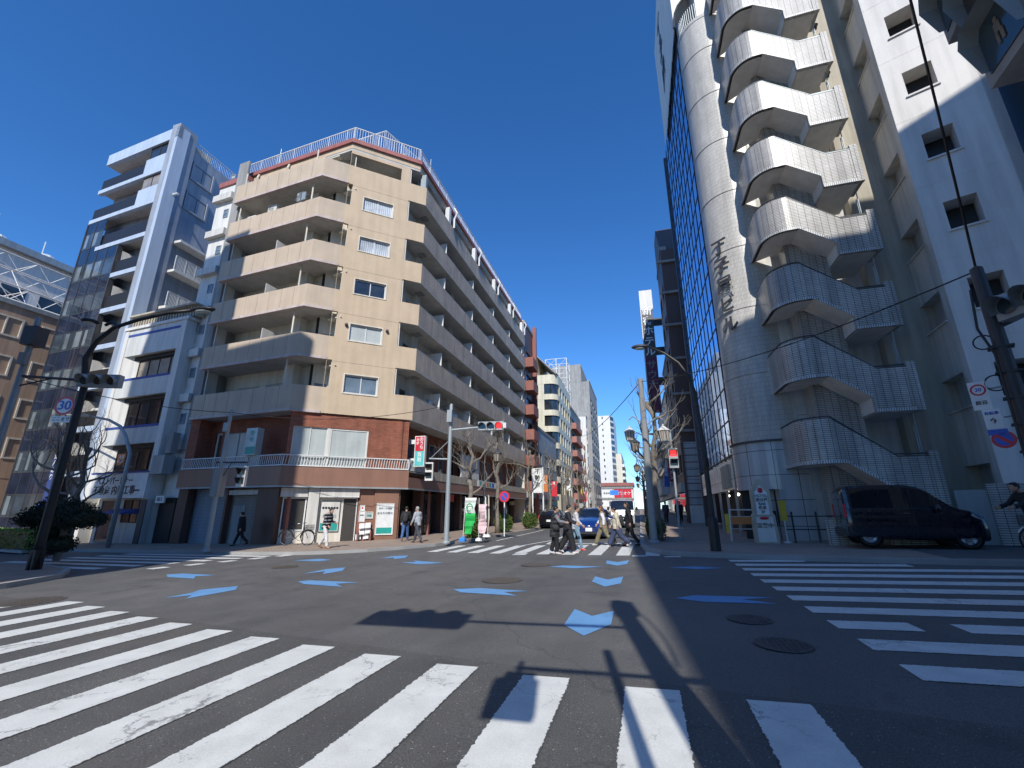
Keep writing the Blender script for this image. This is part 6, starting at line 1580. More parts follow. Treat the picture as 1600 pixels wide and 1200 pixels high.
def leaves(mb,c,r,n,s,rnd,shell=.55,box=False,flat=False):
    for i in range(n):
        if box: 
            p=[rnd.uniform(-1,1) for _ in range(3)]; a=rnd.randrange(3)
            if rnd.random()<.8: p[a]=math.copysign(rnd.uniform(.82,1.03),p[a] if a<2 else abs(p[a])*2-.2)
            v=Vector(p)
        else:
            v=Vector((rnd.gauss(0,1),rnd.gauss(0,1),rnd.gauss(0,1))).normalized()*(shell+(1-shell)*rnd.random()**.5)
            v*=1+.16*math.sin(v.x*5+c[0])*math.cos(v.y*4+c[1]*2)
        p=Vector((c[0]+v.x*r[0],c[1]+v.y*r[1],c[2]+v.z*r[2]))
        a=Vector((rnd.gauss(0,1),rnd.gauss(0,1),rnd.gauss(0,1))).normalized(); b=a.orthogonal().normalized(); k=s*rnd.uniform(.6,1.35)
        mb.face([p-a*k,p+b*k*.42,p+a*k,p-b*k*.42])
def shrub(b,r,n,s,label,mat='leaf',name='shrub',group=None,seed=1,core='leaf_dark'):
    rnd=random.Random(seed); t=thing(name,label,name.split('_')[-1],b,0,group); m=MB()
    leaves(m,(b[0],b[1],b[2]+r[2]*.95),r,n,s,rnd,.6); 
    for k in range(4): leaves(m,(b[0]+rnd.uniform(-.6,.6)*r[0],b[1]+rnd.uniform(-.6,.6)*r[1],b[2]+r[2]*rnd.uniform(.7,1.35)),[q*.55 for q in r],n//6,s,rnd,.6)
    m.build('foliage',M[mat],t); 
    c=MB()
    for k in range(9):
        a=k*2.4; c.tube([b,(b[0]+.25*r[0]*math.cos(a),b[1]+.25*r[1]*math.sin(a),b[2]+r[2]*.7),(b[0]+.7*r[0]*math.cos(a),b[1]+.7*r[1]*math.sin(a),b[2]+r[2]*1.5)],.015,4)
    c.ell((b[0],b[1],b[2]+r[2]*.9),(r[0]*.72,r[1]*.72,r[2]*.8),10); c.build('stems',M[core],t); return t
gs='clipped shrubs along the kerbs'
b=G(738,841,KERB); shrub(b,(.50,.5,.62),1500,.055,'green shrub at the kerb behind the blue-footed banner','leaf','street_shrub',gs,1)
for i,(px,py,r,lab) in enumerate(((789,832,.62,'green shrub around the no-parking sign post'),(829,826,.6,'green shrub beside the black car'))):
    b=G(px,py,KERB); shrub((b[0]-.1,b[1],b[2]),(r,r,.62),1200,.06,lab,'leaf','street_shrub',gs,3+i)
for i,(x,y) in enumerate(((.55,20.3),(.62,21.7),(.6,23.4))):
    shrub((x,y,gz(x,y)+KERB),(.42,.55,.52),1100,.055,('shrub at the foot of the concrete pole, half in sunlight','second shrub behind the concrete pole','third shrub behind the concrete pole, in shade')[i],'leaf','street_shrub',gs,7+i)
# trimmed evergreen on the left and sunlit hedge
b=G(88,876,KERB); t=thing('evergreen_tree','dark dense clipped evergreen with dome-shaped crown behind the black lamp on the left','tree',b)
rnd=random.Random(5); zt=zup(b,100,768); zc=(zt+zup(b,100,805))/2
m=MB(); 
for (px,py,w) in ((80,800,.34),(98,794,.42),(116,799,.36),(70,806,.26),(130,806,.26)):
    p=trace(b,(1,.2),[(px,py)])[0]; leaves(m,(p[0],p[1],p[2]-.12),(w*1.15,.9,w*1.35),2300,.045,rnd,.5)
    m.ell((p[0],p[1],p[2]-.12),(w*.8,.6,w*.95),8)
for (px,py,w) in ((84,832,.32),(96,850,.32),(76,856,.3)):
    p=trace(b,(1,.2),[(px,py)])[0]; leaves(m,p,(w*1.1,.5,w*1.0),800,.045,rnd,.5); m.ell(p,(w*.8,.4,w*.8),8)
m.build('crown',M['leaf_dark'],t)
m=MB(); m.tube([b,(b[0],b[1],b[2]+1.5),trace(b,(1,.2),[(110,800)])[0]],[.12,.1,.06],8); m.build('trunk',M['bark'],t)
p0=[G(-45,857,KERB),G(60,860,KERB)]; t=thing('hedge','bright green box-clipped hedge at the left edge in sunlight','hedge',p0[0])
a,c=Vector(p0[0]),Vector(p0[1]); zt=zup(((a.x+c.x)/2,(a.y+c.y)/2),30,826); mid=(a+c)/2; zb=gz(mid.x,mid.y)+KERB
rnd=random.Random(9); m=MB(); leaves(m,(0,0,0),((c-a).length/2,.5,(zt-zb)/2),5200,.05,rnd,box=True); ang=math.atan2(c.y-a.y,c.x-a.x); m.xf(Matrix.Translation((mid.x,mid.y,(zt+zb)/2))@Matrix.Rotation(ang,4,'Z')); m.build('foliage',M['leaf_bright'],t)
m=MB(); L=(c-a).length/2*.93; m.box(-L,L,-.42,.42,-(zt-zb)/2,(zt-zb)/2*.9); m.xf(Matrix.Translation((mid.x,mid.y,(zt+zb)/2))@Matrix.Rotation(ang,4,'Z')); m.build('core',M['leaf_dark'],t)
m=MB(); m.box(-L*1.1,L*1.1,-.6,.6,-(zt-zb)/2-.02,-(zt-zb)/2+.1); m.xf(Matrix.Translation((mid.x,mid.y,(zt+zb)/2))@Matrix.Rotation(ang,4,'Z')); m.build('stone_edging',M['kerb'],t)
# ---------------------------------------------------------------- things on the pavements
b=G(723,846,KERB); t=thing('banner_flag','tall green and white advertising banner on a pole with a blue water-tank foot','banner',b)
z0=b[2]; zt=zup(b,727,778); F=Fr(b,(1,-.25)); H=zt-z0
m=MB(); m.tube([b,F.P(.1,zt+.05,0)],.014,6); m.build('pole',M['signwhite'],t)
m=MB(); m.lathe([(.2,0),(.2,.12),(.06,.22)],b,4,a0=math.pi/4,a1=math.pi/4+2*math.pi); m.build('water_tank_foot',flat('blue_plastic',(.05,.25,.65),.4),t)
fw=MB();fg=MB();n=14
def bp(i,j): 
    z=zt-(H-.35)*i/n; u=.1+.62*j/4*(1-.35*(i/n)**2); return F.P(u,z,.07*math.sin(i*.7+j*1.3)*(j/4)+.03*math.sin(i*1.9))
for i in range(n):
    for j in range(4): (fw if i<6 else fg).face([bp(i+1,j),bp(i+1,j+1),bp(i,j+1),bp(i,j)])
fw.build('white_cloth',M['signwhite'],t,smooth=True); fg.build('green_cloth',flat('green_cloth',(.02,.42,.08),.6),t,smooth=True)
m=MB(); 
for k in range(16):
    a=k*2*math.pi/20; 
    m.tube([F.P(.42+.17*math.cos(a),zt-.45+.17*math.sin(a),.1),F.P(.42+.17*math.cos(a+.32),zt-.45+.17*math.sin(a+.32),.1)],.03,4)
m.build('round_emblem',bpy.data.materials['green_cloth'],t)
b=G(733,846,KERB); t=thing('banner_flag','pale pink banner half hidden behind the green and white one','banner',(b[0]+.2,b[1]+.5,b[2])); F=Fr((b[0]+.2,b[1]+.5),(1,-.3)); m=MB()
for i in range(8): m.face([F.P(.12+.05*math.sin(i),zt-.3-.17*(i+1),.05*math.sin(i*1.1+1.1)),F.P(.5,zt-.3-.17*(i+1),.1*math.sin(i)),F.P(.55,zt-.3-.17*i,.1*math.sin(i-1)),F.P(.12+.05*math.sin(i-1),zt-.3-.17*i,.05*math.sin(i*1.1))])
m.build('cloth',flat('pink_cloth',(.70,.50,.52),.6),t); m=MB(); m.tube([(b[0]+.3,b[1]+.5,b[2]),F.P(.1,zt,0)],.012,5); m.lathe([(.18,0),(.16,.1),(.02,.16)],(b[0]+.3,b[1]+.5,b[2]),8); m.build('pole',M['signwhite'],t)
for i,(px,top,c) in enumerate(((757,775,'white'),(762,773,'orange'))):
    b=G(px,839,KERB); t=thing('furled_banner','furled %s banner leaning beside the lantern post'%('white' if not i else 'cream and orange'),'banner',b); z=zup(b,px,top); m=MB(); m.tube([b,(b[0],b[1],z)],.012,5); m.lathe([(.17,0),(.15,.1),(.02,.16)],b,10); m.build('pole',M['signwhite'],t)
    m=MB(); m.tube([(b[0]+.02,b[1],b[2]+.5),(b[0]+.05,b[1],b[2]+1.0),(b[0]+.03,b[1],z-.05)],[.03,.06,.03],7); m.build('cloth',M['creamwall' if i else 'signwhite'],t)
b=G(788,838,KERB); t=thing('no_parking_sign','round blue and red no-parking sign on a white post rising from a shrub','road sign',b); z=zup(b,785,776); F=Fr(b,(1,0))
m=MB(); m.tube([b,(b[0],b[1],z)],.035,8); m.build('post',M['signwhite'],t); disc(F,0,z,.05,.31,'red',t,'red_ring'); disc(F,0,z,.056,.21,'bluesign',t,'blue_field'); m=MB(); P=F.P; m.hexa([P(-.19,z+.13,.058),P(-.13,z+.19,.058),P(-.13,z+.19,.05),P(-.19,z+.13,.05),P(.13,z-.19,.062),P(.19,z-.13,.062),P(.19,z-.13,.05),P(.13,z-.19,.05)]); m.build('red_bar',M['red'],t)
# stone sign pillar, notice stand, railing, yellow plate in front of the right-hand building
b=(4.25,18.2,gz(4.25,18.2)+KERB); F=Fr(b,(1,-.05)); P=F.P; z0=b[2]; zt=z0+2.25
t=thing('stone_sign_pillar','pointed stone sign pillar with white lettered panel and red crest on the right pavement','sign pillar',b)
m=MB()
def slab(mb,pts,w0,w1):
    f=[P(u,z,w1) for u,z in pts]; g=[P(u,z,w0) for u,z in pts]; mb.face(f); mb.face(g[::-1])
    for i in range(len(pts)): j=(i+1)%len(pts); mb.face([g[i],g[j],f[j],f[i]])
slab(m,[(-.36,z0),(.40,z0),(.36,z0+.95),(.30,z0+1.05),(.30,zt-.42),(0,zt),(-.30,zt-.42),(-.30,z0+1.05),(-.36,z0+.95)],-.38,0); m.build('stone_body',M['creamwall'],t)
m=MB(); slab(m,[(-.2,z0+.98),(.2,z0+.98),(.2,zt-.5),(0,zt-.25),(-.2,zt-.5)],0,.012); m.build('white_panel',M['signwhite'],t)
m=MB(); slab(m,[(-.26,z0+.05),(.3,z0+.05),(.27,z0+.9),(-.25,z0+.9)],0,.02); m.build('white_base_panel',M['whitewall'],t)
m=MB(); m.ell(P(0,zt-.42,.015),(.09,.02,.1),10); m.ell(P(0,z0+.86,.03),(.16,.02,.05),10); m.build('red_crest',M['red'],t)
for i,s in enumerate(('HOTEL','居酒屋','BAR','喫茶','2F')): text(s,F,0,zt-.62-.14*i,.016,.13,'ink',t)
text('営業中',F,0,z0+.6,.025,.18,'ink',t)
b=(3.75,19.3,gz(3.75,19.3)+KERB); F=Fr(b,(1,-.05)); z0=b[2]
t=thing('notice_stand','low pipe-framed stand with an orange notice board between lamp and stone pillar','stand',b)
m=MB(); 
for u in (-.42,.55): m.tube([F.P(u-.04,z0,.1),F.P(u,z0+1.15,0)],.03,6); m.tube([F.P(u-.04,z0,-.3),F.P(u,z0+.9,0)],.02,6)
m.tube([F.P(-.42,z0+1.15,0),F.P(.55,z0+1.15,0)],.03,6); m.tube([F.P(-.42,z0+.9,0),F.P(.55,z0+.9,0)],.02,6); m.tube([F.P(-.42,z0+.45,0),F.P(.55,z0+.45,0)],.02,6); m.build('pipe_frame',M['offwhite'],t)
m=MB(); m.fbox(F,-.38,.5,z0+.62,z0+.9,.02,.04); m.build('orange_board',M['orange'],t); m=MB(); m.fbox(F,-.6,-.46,z0+.3,z0+1.0,-.1,.0); m.build('side_board',M['yellow'],t)
b=(4.95,18.45,gz(4.95,18.45)+KERB); F=Fr(b,(1,-.05)); z0=b[2]
t=thing('yellow_bollard_sign','yellow plate on a thin stand beside the pavement railing','sign',b)
m=MB(); m.fbox(F,-.11,.11,z0+.75,z0+1.45,-.02,.02); m.build('yellow_plate',M['yellow'],t); m=MB(); m.tube([b,F.P(0,z0+.8,0)],.02,6); m.lathe([(.14,0),(.14,.05),(.02,.06)],b,10); m.build('stand',M['signwhite'],t)
t=thing('pavement_railing','black tubular railing with three posts in front of the tiled wall','railing',F.P(.7,z0,0))
for k in range(3): m=MB(); u=.25+k*.75; m.tube([F.P(u,z0+.02*k,0),F.P(u,z0+1.0,0)],.03,8); m.lathe([(.05,0),(.03,.04),(.001,.08)],F.P(u,z0+1.0,0),8); m.build('post',M['black'],t)
for z in (.9,.45): m=MB(); m.tube([F.P(.0,z0+z,0),F.P(1.9,z0+z+.02,0)],.02,6); m.build('rail',M['black'],t)
# ================================================================ vehicles
def rot2(loc,rz): return Matrix.Translation(loc)@Matrix.Rotation(rz,4,'Z')
def carpaint(name,c,rough=.25):
    m,nt,b=newmat(name); P=geo(nt); nt.links.new(mixc(nt,1,(*c,1),ramp(nt,noise(nt,6,4,P),[(.3,.88),(.7,1.08)]),'MULTIPLY'),b.inputs['Base Color'])
    b.inputs['Roughness'].default_value=rough; b.inputs['Metallic'].default_value=.35; b.inputs['Coat Weight'].default_value=1; b.inputs['Coat Roughness'].default_value=.05
    nt.links.new(ramp(nt,noise(nt,12,4,P),[(.3,.2),(.7,.34)]),b.inputs['Roughness']); return m
def lerp(a,b,t): return a+(b-a)*t
def vehicle(name,label,cat,loc,rz,st,paintm,glassr,wheels,front,rear,sc_=1.0,group=None):
    """st: stations (x,w,z0,belt,wr,zr) from front to rear, local +x is forward"""
    t=thing(name,label,cat,loc,0,group); MX=rot2(loc,rz)@Matrix.Scale(sc_,4)
    S=[]
    for i in range(len(st)-1):
        p0=st[max(0,i-1)];p1=st[i];p2=st[i+1];p3=st[min(len(st)-1,i+2)]; n=4
        for k in range(n):
            f=k/n; S.append(tuple(.5*((2*b)+(-a+c)*f+(2*a-5*b+4*c-d)*f*f+(-a+3*b-3*c+d)*f**3) for a,b,c,d in zip(p0,p1,p2,p3)))
    S.append(st[-1])
    def sect(s):
        x,w,z0,bl,wr,zr=s
        return [(x,w*.86,z0),(x,w*.97,z0+.07),(x,w,lerp(z0,bl,.45)),(x,w*.985,lerp(z0,bl,.8)),(x,w*.945,bl),(x,lerp(w*.93,wr,.08),bl+.02*(zr-bl)),(x,lerp(w*.93,wr,.92),lerp(bl,zr,.86)),(x,wr*.86,lerp(bl,zr,.97)),(x,wr*.45,zr),(x,0,zr+.012)]
    B=MB();Gm=MB();Gw=MB()
    for i in range(len(S)-1):
        a=sect(S[i]);b=sect(S[i+1]); xm=(S[i][0]+S[i+1][0])/2
        for sgn in (1,-1):
            for k in range(len(a)-1):
                q=[(a[k][0],a[k][1]*sgn,a[k][2]),(b[k][0],b[k][1]*sgn,b[k][2]),(b[k+1][0],b[k+1][1]*sgn,b[k+1][2]),(a[k+1][0],a[k+1][1]*sgn,a[k+1][2])]
                if sgn<0: q=q[::-1]
                side=any(lo<=xm<=hi for lo,hi in glassr['side']) and k==5
                ws=any(lo<=xm<=hi for lo,hi in glassr['screen']) and k>=6
                (Gm if side else Gw if ws else B).face(q)
    for e,rv in ((0,False),(-1,True)):
        a=sect(S[e]); p=[(v[0],v[1],v[2]) for v in a]+[(v[0],-v[1],v[2]) for v in a[::-1][1:]]; B.face(p[::-1] if rv else p)
    B.xf(MX); Gm.xf(MX); Gw.xf(MX)
    body=B.build('body',paintm,t); merge_smooth(body,.002,32)
    if Gm.f: merge_smooth(Gm.build('side_windows',M['carglass'],t),.002,32)
    if Gw.f: merge_smooth(Gw.build('windscreens',M['carglass'],t),.002,32)
    L=st[0][0]-st[-1][0]
    for (x,y,r) in wheels:
        for sgn in (1,-1):
            w=MB(); cy=y*sgn; o=sgn
            Mw=MX@Matrix.Translation((x,cy,r))@Matrix.Rotation(-math.pi/2*o,4,'X')
            w.lathe([(r*.62,-.20),(r*.92,-.20),(r,-.17),(r,-.03),(r*.93,.0),(r*.66,.0),(r*.64,-.03)],(0,0,0),24); w.xf(Mw); wo=w.build('wheel',M['rubber'],t,smooth=False)
            h=MB(); h.lathe([(.001,-.0),(r*.18,.005),(r*.2,-.02),(r*.35,-.035),(r*.52,-.02),(r*.6,-.005),(r*.66,-.01)],(0,0,0),24)
            for k in range(7):
                a=2*math.pi*k/7; h.box(-.02,.02,r*.2,r*.58,-.02,.004)
                for j in range(len(h.v)-8,len(h.v)): v=h.v[j]; h.v[j]=(v[0]*math.cos(a)-v[1]*math.sin(a),v[0]*math.sin(a)+v[1]*math.cos(a),v[2])
            h.xf(Mw); h.build('rim',M['steel'],wo)
            a_=MB(); a_.lathe([(r*1.0,-.12),(r*1.16,-.005),(r*1.17,-.06)],(0,0,0),24); 
            a_.xf(Mw); a_.build('wheel_arch',M['ink'],t)
    def part(nm,fn,mt,par=None,smooth=False):
        q=MB(); fn(q); q.xf(MX); return q.build(nm,M[mt] if isinstance(mt,str) else mt,par or t,smooth)
    return t,part,MX
M['carglass']=glass('car_glass',(.012,.014,.018),.03,.3); M['headlamp']=glass('headlamp_glass',(.45,.48,.50),.08,.4)
blue=carpaint('blue_car_paint',(.008,.035,.20)); blackp=carpaint('black_car_paint',(.010,.011,.014)); navy=carpaint('dark_navy_van_paint',(.006,.008,.018),.35); whitep=carpaint('white_car_paint',(.62,.63,.63)); silver=carpaint('silver_car_paint',(.33,.34,.35))
hatch=[(2.20,.55,.28,.55,.50,.60),(2.08,.78,.20,.66,.66,.72),(1.75,.84,.18,.78,.74,.86),(1.20,.86,.18,.90,.78,.98),(.95,.865,.18,.95,.76,1.03),(.55,.87,.18,.98,.68,1.22),(.10,.87,.18,.99,.62,1.44),(-.4,.87,.18,1.0,.61,1.49),(-1.0,.87,.18,1.01,.60,1.46),(-1.6,.86,.19,1.02,.60,1.34),(-2.0,.82,.22,1.03,.60,1.16),(-2.2,.76,.30,.95,.58,1.02)]
def hatchback(label,loc,rz,pm,plate,group=None,rearonly=False,extra=True):
    t,part,MX=vehicle('parked_car' if rearonly else 'car',label,'car',loc,rz,hatch,pm,{'side':[(-1.55,.85)],'screen':[(.12,.93),(-2.0,-1.35)]},[(1.35,.80,.315),(-1.35,.80,.315)],None,None,1.0,group)
    for s in (1,-1):
        part('headlight',lambda q,s=s:q.hexa([(2.10,.42*s,.56),(2.02,.74*s,.62),(1.70,.80*s,.80),(1.85,.60*s,.76),(2.16,.42*s,.64),(2.07,.75*s,.72),(1.72,.815*s,.87),(1.86,.60*s,.84)]),'headlamp')
        part('wing_mirror',lambda q,s=s:q.ell((.72,.98*s,1.03),(.08,.12,.075),10),pm,None,True)
        part('tail_light',lambda q,s=s:q.hexa([(-2.19,.55*s,.78),(-2.02,.82*s,.80),(-1.9,.835*s,1.0),(-2.13,.55*s,.98),(-2.22,.55*s,.80),(-2.05,.835*s,.82),(-1.93,.84*s,1.02),(-2.16,.56*s,1.0)]),'red')
        part('door_mirror_line',lambda q,s=s:q.box(-.02,.02,.868*s,.874*s,.3,.95),'ink')
        part('fog_lamp',lambda q,s=s:q.ell((2.10,.62*s,.30),(.03,.06,.04),8),'headlamp')
    part('lower_grille',lambda q:q.hexa([(2.14,-.5,.22),(2.14,.5,.22),(2.10,.55,.36),(2.10,-.55,.36),(2.22,-.48,.24),(2.22,.48,.24),(2.215,.5,.36),(2.215,-.5,.36)]),'ink')
    part('upper_grille',lambda q:q.box(2.16,2.205,-.38,.38,.50,.545),'ink')
    part('emblem',lambda q:q.ell((2.19,0,.60),(.02,.085,.055),12),'steel',None,True)
    o=part('number_plate',lambda q:q.box(2.21,2.235,-.165,.165,.37,.54),'signwhite'); o2=part('number_plate',lambda q:q.box(-2.235,-2.21,-.165,.165,.52,.68),'signwhite')
    def wiper(q):
        for s in (1,-1): q.tube([(.98,.3*s+.15,1.045),(.72,.3*s-.25,1.16)],.008,4)
    part('wiper',wiper,'ink'); part('underbody',lambda q:q.box(-2.0,2.0,-.78,.78,.14,.24),'ink')
    part('driver_seat_heads',lambda q:(q.ell((.0,.36,1.12),(.08,.12,.14),8),q.ell((.0,-.36,1.12),(.08,.12,.14),8)),'darkgrey')
    return t
g=G(920,843); hatchback('blue hatchback waiting at the far zebra crossing, seen from the front',(g[0]+.1,g[1]+2.1,g[2]+.02),-math.pi/2-.03,blue,'')
g=G(851,826); hatchback('black compact car by the left kerb behind the shrubs, further off than the blue car',(g[0]+.45,g[1]+1.6,g[2]+.02),math.pi/2,blackp,'')
van=[(1.677, 0.6, 0.3, 0.62, 0.55, 0.68), (1.6, 0.78, 0.22, 0.8, 0.7, 0.86), (1.333, 0.82, 0.2, 0.96, 0.74, 1.03), (0.989, 0.83, 0.2, 1.04, 0.76, 1.14), (0.688, 0.835, 0.2, 1.08, 0.72, 1.42), (0.387, 0.84, 0.2, 1.09, 0.7, 1.7), (0.0, 0.84, 0.2, 1.1, 0.7, 1.82), (-0.688, 0.84, 0.2, 1.1, 0.7, 1.84), (-1.29, 0.84, 0.2, 1.1, 0.7, 1.83), (-1.591, 0.83, 0.22, 1.1, 0.69, 1.78), (-1.703, 0.8, 0.3, 1.08, 0.66, 1.62)]
g=(7.9,16.45,0); z=gz(8.75,16.25)+KERB+.0
t,part,MX=vehicle('van','dark navy panel van parked on the shaded forecourt in front of the tiled stair building','van',(g[0]-.25,g[1]-.0,z+.02),math.radians(-9),van,navy,{'side':[(-1.5,-.8),(-.72,-.0),(.08,.67)],'screen':[(.36,.97),(-1.72,-1.64)]},[(1.12,.80,.29),(-1.18,.80,.29)],None,None,.95)
for s in (1,-1):
    part('wing_mirror',lambda q,s=s:q.ell((.54,.95*s,1.12),(.07,.1,.11),10),navy,None,True)
    part('tail_light',lambda q,s=s:q.box(-1.72,-1.66,.72*s,.82*s,.85,1.25),'red'); part('headlight',lambda q,s=s:q.hexa([(1.55,.48*s,.70),(1.48,.76*s,.72),(1.29,.80*s,.93),(1.39,.55*s,.9),(1.64,.48*s,.74),(1.55,.775*s,.76),(1.33,.82*s,.97),(1.43,.55*s,.95)]),'headlamp')
    part('door_line',lambda q,s=s:q.box(-.03,-.01,.842*s,.846*s,.3,1.7),'ink'); part('slide_rail',lambda q,s=s:q.box(-1.4,-.04,.842*s,.848*s,.86,.875),'ink')
    part('door_handle',lambda q,s=s:q.box(-.25,-.1,.84*s,.87*s,.95,.98),'darkgrey')
part('bumper',lambda q:q.box(-1.78,-1.68,-.78,.78,.28,.5),'darkgrey'); part('roof_rail',lambda q:q.box(-1.4,.25,.66,.69,1.78,1.82),'darkgrey'); part('rear_sticker',lambda q:q.box(-1.785,-1.78,.35,.5,.62,.78),'yellow'); part('side_steam_window',lambda q:q.hexa([(.74,.80,1.14),(.60,.80,1.14),(.53,.76,1.42),(.60,.76,1.42),(.74,.81,1.14),(.60,.81,1.14),(.53,.77,1.42),(.60,.77,1.42)]),'pane_blue')
boxv=[(2.3,.70,.35,.75,.70,.80),(2.25,.84,.25,.95,.80,1.0),(2.15,.86,.25,1.15,.82,1.25),(2.0,.87,.25,1.25,.80,1.6),(1.8,.87,.25,1.28,.80,1.92),(1.5,.87,.25,1.28,.80,1.98),(0,.87,.25,1.28,.80,2.0),(-2.2,.87,.25,1.28,.80,2.0),(-2.35,.85,.3,1.25,.78,1.9)]
def vanfar(label,loc,rz,pm):
    t,part,MX=vehicle('van',label,'van',loc,rz,boxv,pm,{'side':[(-2.1,-.2),(.1,1.7)],'screen':[(1.82,2.14)]},[(1.5,.82,.33),(-1.5,.82,.33)],None,None)
    for s in (1,-1): part('headlight',lambda q,s=s:q.box(2.2,2.3,.5*s,.78*s,.72,.88),'headlamp'); part('wing_mirror',lambda q,s=s:q.ell((1.9,1.02*s,1.35),(.05,.09,.14),8),'ink')
    part('number_plate',lambda q:q.box(2.3,2.33,-.17,.17,.45,.6),'signwhite'); part('grille',lambda q:q.box(2.26,2.32,-.45,.45,.7,.8),'ink')
vanfar('white delivery van approaching behind the blue car on the right-hand lane',(-1.25,36.5,gz(-1.2,36)),-math.pi/2,whitep)
vanfar('silver van stopped far up the street behind the pedestrians',(-2.8,62,gz(-2.8,62)),-math.pi/2,silver)
hatchback('dark grey car far up the left lane beyond the black compact',(-6.6,58,gz(-6.6,58)),math.pi/2,carpaint('grey_car_paint',(.05,.055,.06)),'')
hatchback('small white car parked at the far left kerb before the pink balconies',(-6.8,74,gz(-6.8,74)),math.pi/2,whitep,'')
# ================================================================ bicycles
def bicycle(b,ang,label,fender='black',lean=.08):
    t=thing('bicycle',label,'bicycle',b); MX=rot2(b,ang)@Matrix.Rotation(lean,4,'X')
    def P(nm,fn,mt,par=None): q=MB(); fn(q); q.xf(MX); return q.build(nm,M[mt],par or t)
    for x in (-.53,.53):
        def tyre(q,x=x): q.tube([(x+.33*math.cos(2*math.pi*k/28),0,.34+.33*math.sin(2*math.pi*k/28)) for k in range(29)],.018,6)
        o=P('wheel',tyre,'rubber')
        def sp(q,x=x):
            for k in range(14): a=math.pi*k/7; q.tube([(x,0,.34),(x+.32*math.cos(a),0,.34+.32*math.sin(a))],.003,3)
            q.tube([(x+.305*math.cos(2*math.pi*k/28),0,.34+.305*math.sin(2*math.pi*k/28)) for k in range(29)],.008,4)
        P('rim',sp,'steel',o)
        P('mudguard',lambda q,x=x:q.tube([(x+.37*math.cos(a*math.pi/12),0,.34+.37*math.sin(a*math.pi/12)) for a in range(-1 if x<0 else 2,13)],.02,5),fender)
    P('frame',lambda q:(q.tube([(-.53,0,.34),(-.1,0,.30),(.36,0,.72),(.33,0,.85)],.018,6),q.tube([(-.1,0,.3),(-.2,0,.82)],.018,6),q.tube([(-.53,0,.34),(-.18,0,.7)],.012,5),q.tube([(.36,0,.72),(.53,0,.34)],.014,6),q.tube([(-.17,0,.6),(.34,0,.66)],.014,6)),'darkgrey')
    P('saddle',lambda q:q.ell((-.22,0,.87),(.14,.08,.035),10),'ink'); P('handlebar',lambda q:q.tube([(.12,-.26,1.0),(.3,-.2,1.02),(.34,0,.95),(.3,.2,1.02),(.12,.26,1.0)],.013,6),'steel')
    def basket(q):
        for k in range(9): q.box(.45+.035*k,.455+.035*k,-.16,.16,.68,.69)
        for y in (-.17,.17):
            for k in range(9): q.box(.42+.038*k,.425+.038*k,y-.003,y+.003,.68,.92)
        for x in (.42,.74):
            for k in range(9): q.box(x-.003,x+.003,-.17+.04*k,-.165+.04*k,.68,.92)
        for z in (.8,.92): q.box(.42,.74,-.173,-.167,z-.004,z+.004);q.box(.42,.74,.167,.173,z-.004,z+.004);q.box(.417,.423,-.17,.17,z-.004,z+.004);q.box(.737,.743,-.17,.17,z-.004,z+.004)
    P('basket',basket,'darkgrey'); P('pedals',lambda q:(q.tube([(-.1,-.1,.3),(-.1,.1,.3)],.012,5),q.box(-.02,.07,.1,.16,.19,.21),q.box(-.27,-.18,-.16,-.1,.39,.41),q.tube([(-.1,.1,.3),(.02,.1,.2)],.01,4),q.tube([(-.1,-.1,.3),(-.22,-.1,.4)],.01,4)),'steel')
    return t
g=G(461,853,KERB); bicycle((g[0]-.2,g[1]+.3,g[2]),math.radians(12),'black city bicycle with basket parked by the shaded shop window')
# ================================================================ people
def skinmat(): 
    return flat('skin',(.50,.30,.20),.55)
M['skin']=skinmat(); M['hair_black']=flat('black_hair',(.012,.010,.009),.5); M['hair_grey']=flat('grey_hair',(.35,.34,.33),.6); M['hair_brown']=flat('brown_hair',(.12,.06,.03),.5)
_cloth={}
def cloth(c,quilt=0):
    k=(c,quilt)
    if k in _cloth: return _cloth[k]
    m,nt,b=newmat('cloth'); P=geo(nt); x=mixc(nt,1,(*c,1),ramp(nt,noise(nt,9,4,P),[(.3,.65),(.7,1.15)]),'MULTIPLY')
    h=noise(nt,14,3,P)
    if quilt:
        w=N(nt,'ShaderNodeTexWave',Scale=2.4,Distortion=.6); w.bands_direction='Z'; nt.links.new(P,w.inputs['Vector']); h=w.outputs['Fac']
        x=mixc(nt,1,x,ramp(nt,h,[(.0,.35),(.35,1.)]),'MULTIPLY')
        if quilt>1: x=mixc(nt,ramp(nt,h,[(.86,0.),(.93,1.)]),x,(.45,.45,.45))
    nt.links.new(x,b.inputs['Base Color']); b.inputs['Roughness'].default_value=.8; bump(nt,b,h,.5,.03); _cloth[k]=m; return m
def remeshed(mb,name,mat,par,vox,MX,extra=None,sm=2):
    me=bpy.data.meshes.new('tmp'); me.from_pydata(mb.v,[],mb.f); o=bpy.data.objects.new('tmp',me); link(o)
    md=o.modifiers.new('r','REMESH'); md.mode='VOXEL'; md.voxel_size=vox
    if sm: s_=o.modifiers.new('s','SMOOTH'); s_.iterations=sm; s_.factor=.6
    bpy.context.view_layer.update(); r=bpy.data.meshes.new_from_object(o.evaluated_get(bpy.context.evaluated_depsgraph_get())); bpy.data.objects.remove(o); bpy.data.meshes.remove(me)
    if extra:
        bm=bmesh.new(); bm.from_mesh(r); vs=[bm.verts.new(v) for v in extra.v]
        for f in extra.f: bm.faces.new([vs[i] for i in f])
        bm.to_mesh(r); bm.free()
    r.name=name; off=origin(par); r.transform(Matrix.Translation(-off)@MX); r.materials.clear(); r.materials.append(mat)
    for p in r.polygons: p.use_smooth=True
    ob=bpy.data.objects.new(name,r); link(ob); ob.parent=par; return ob
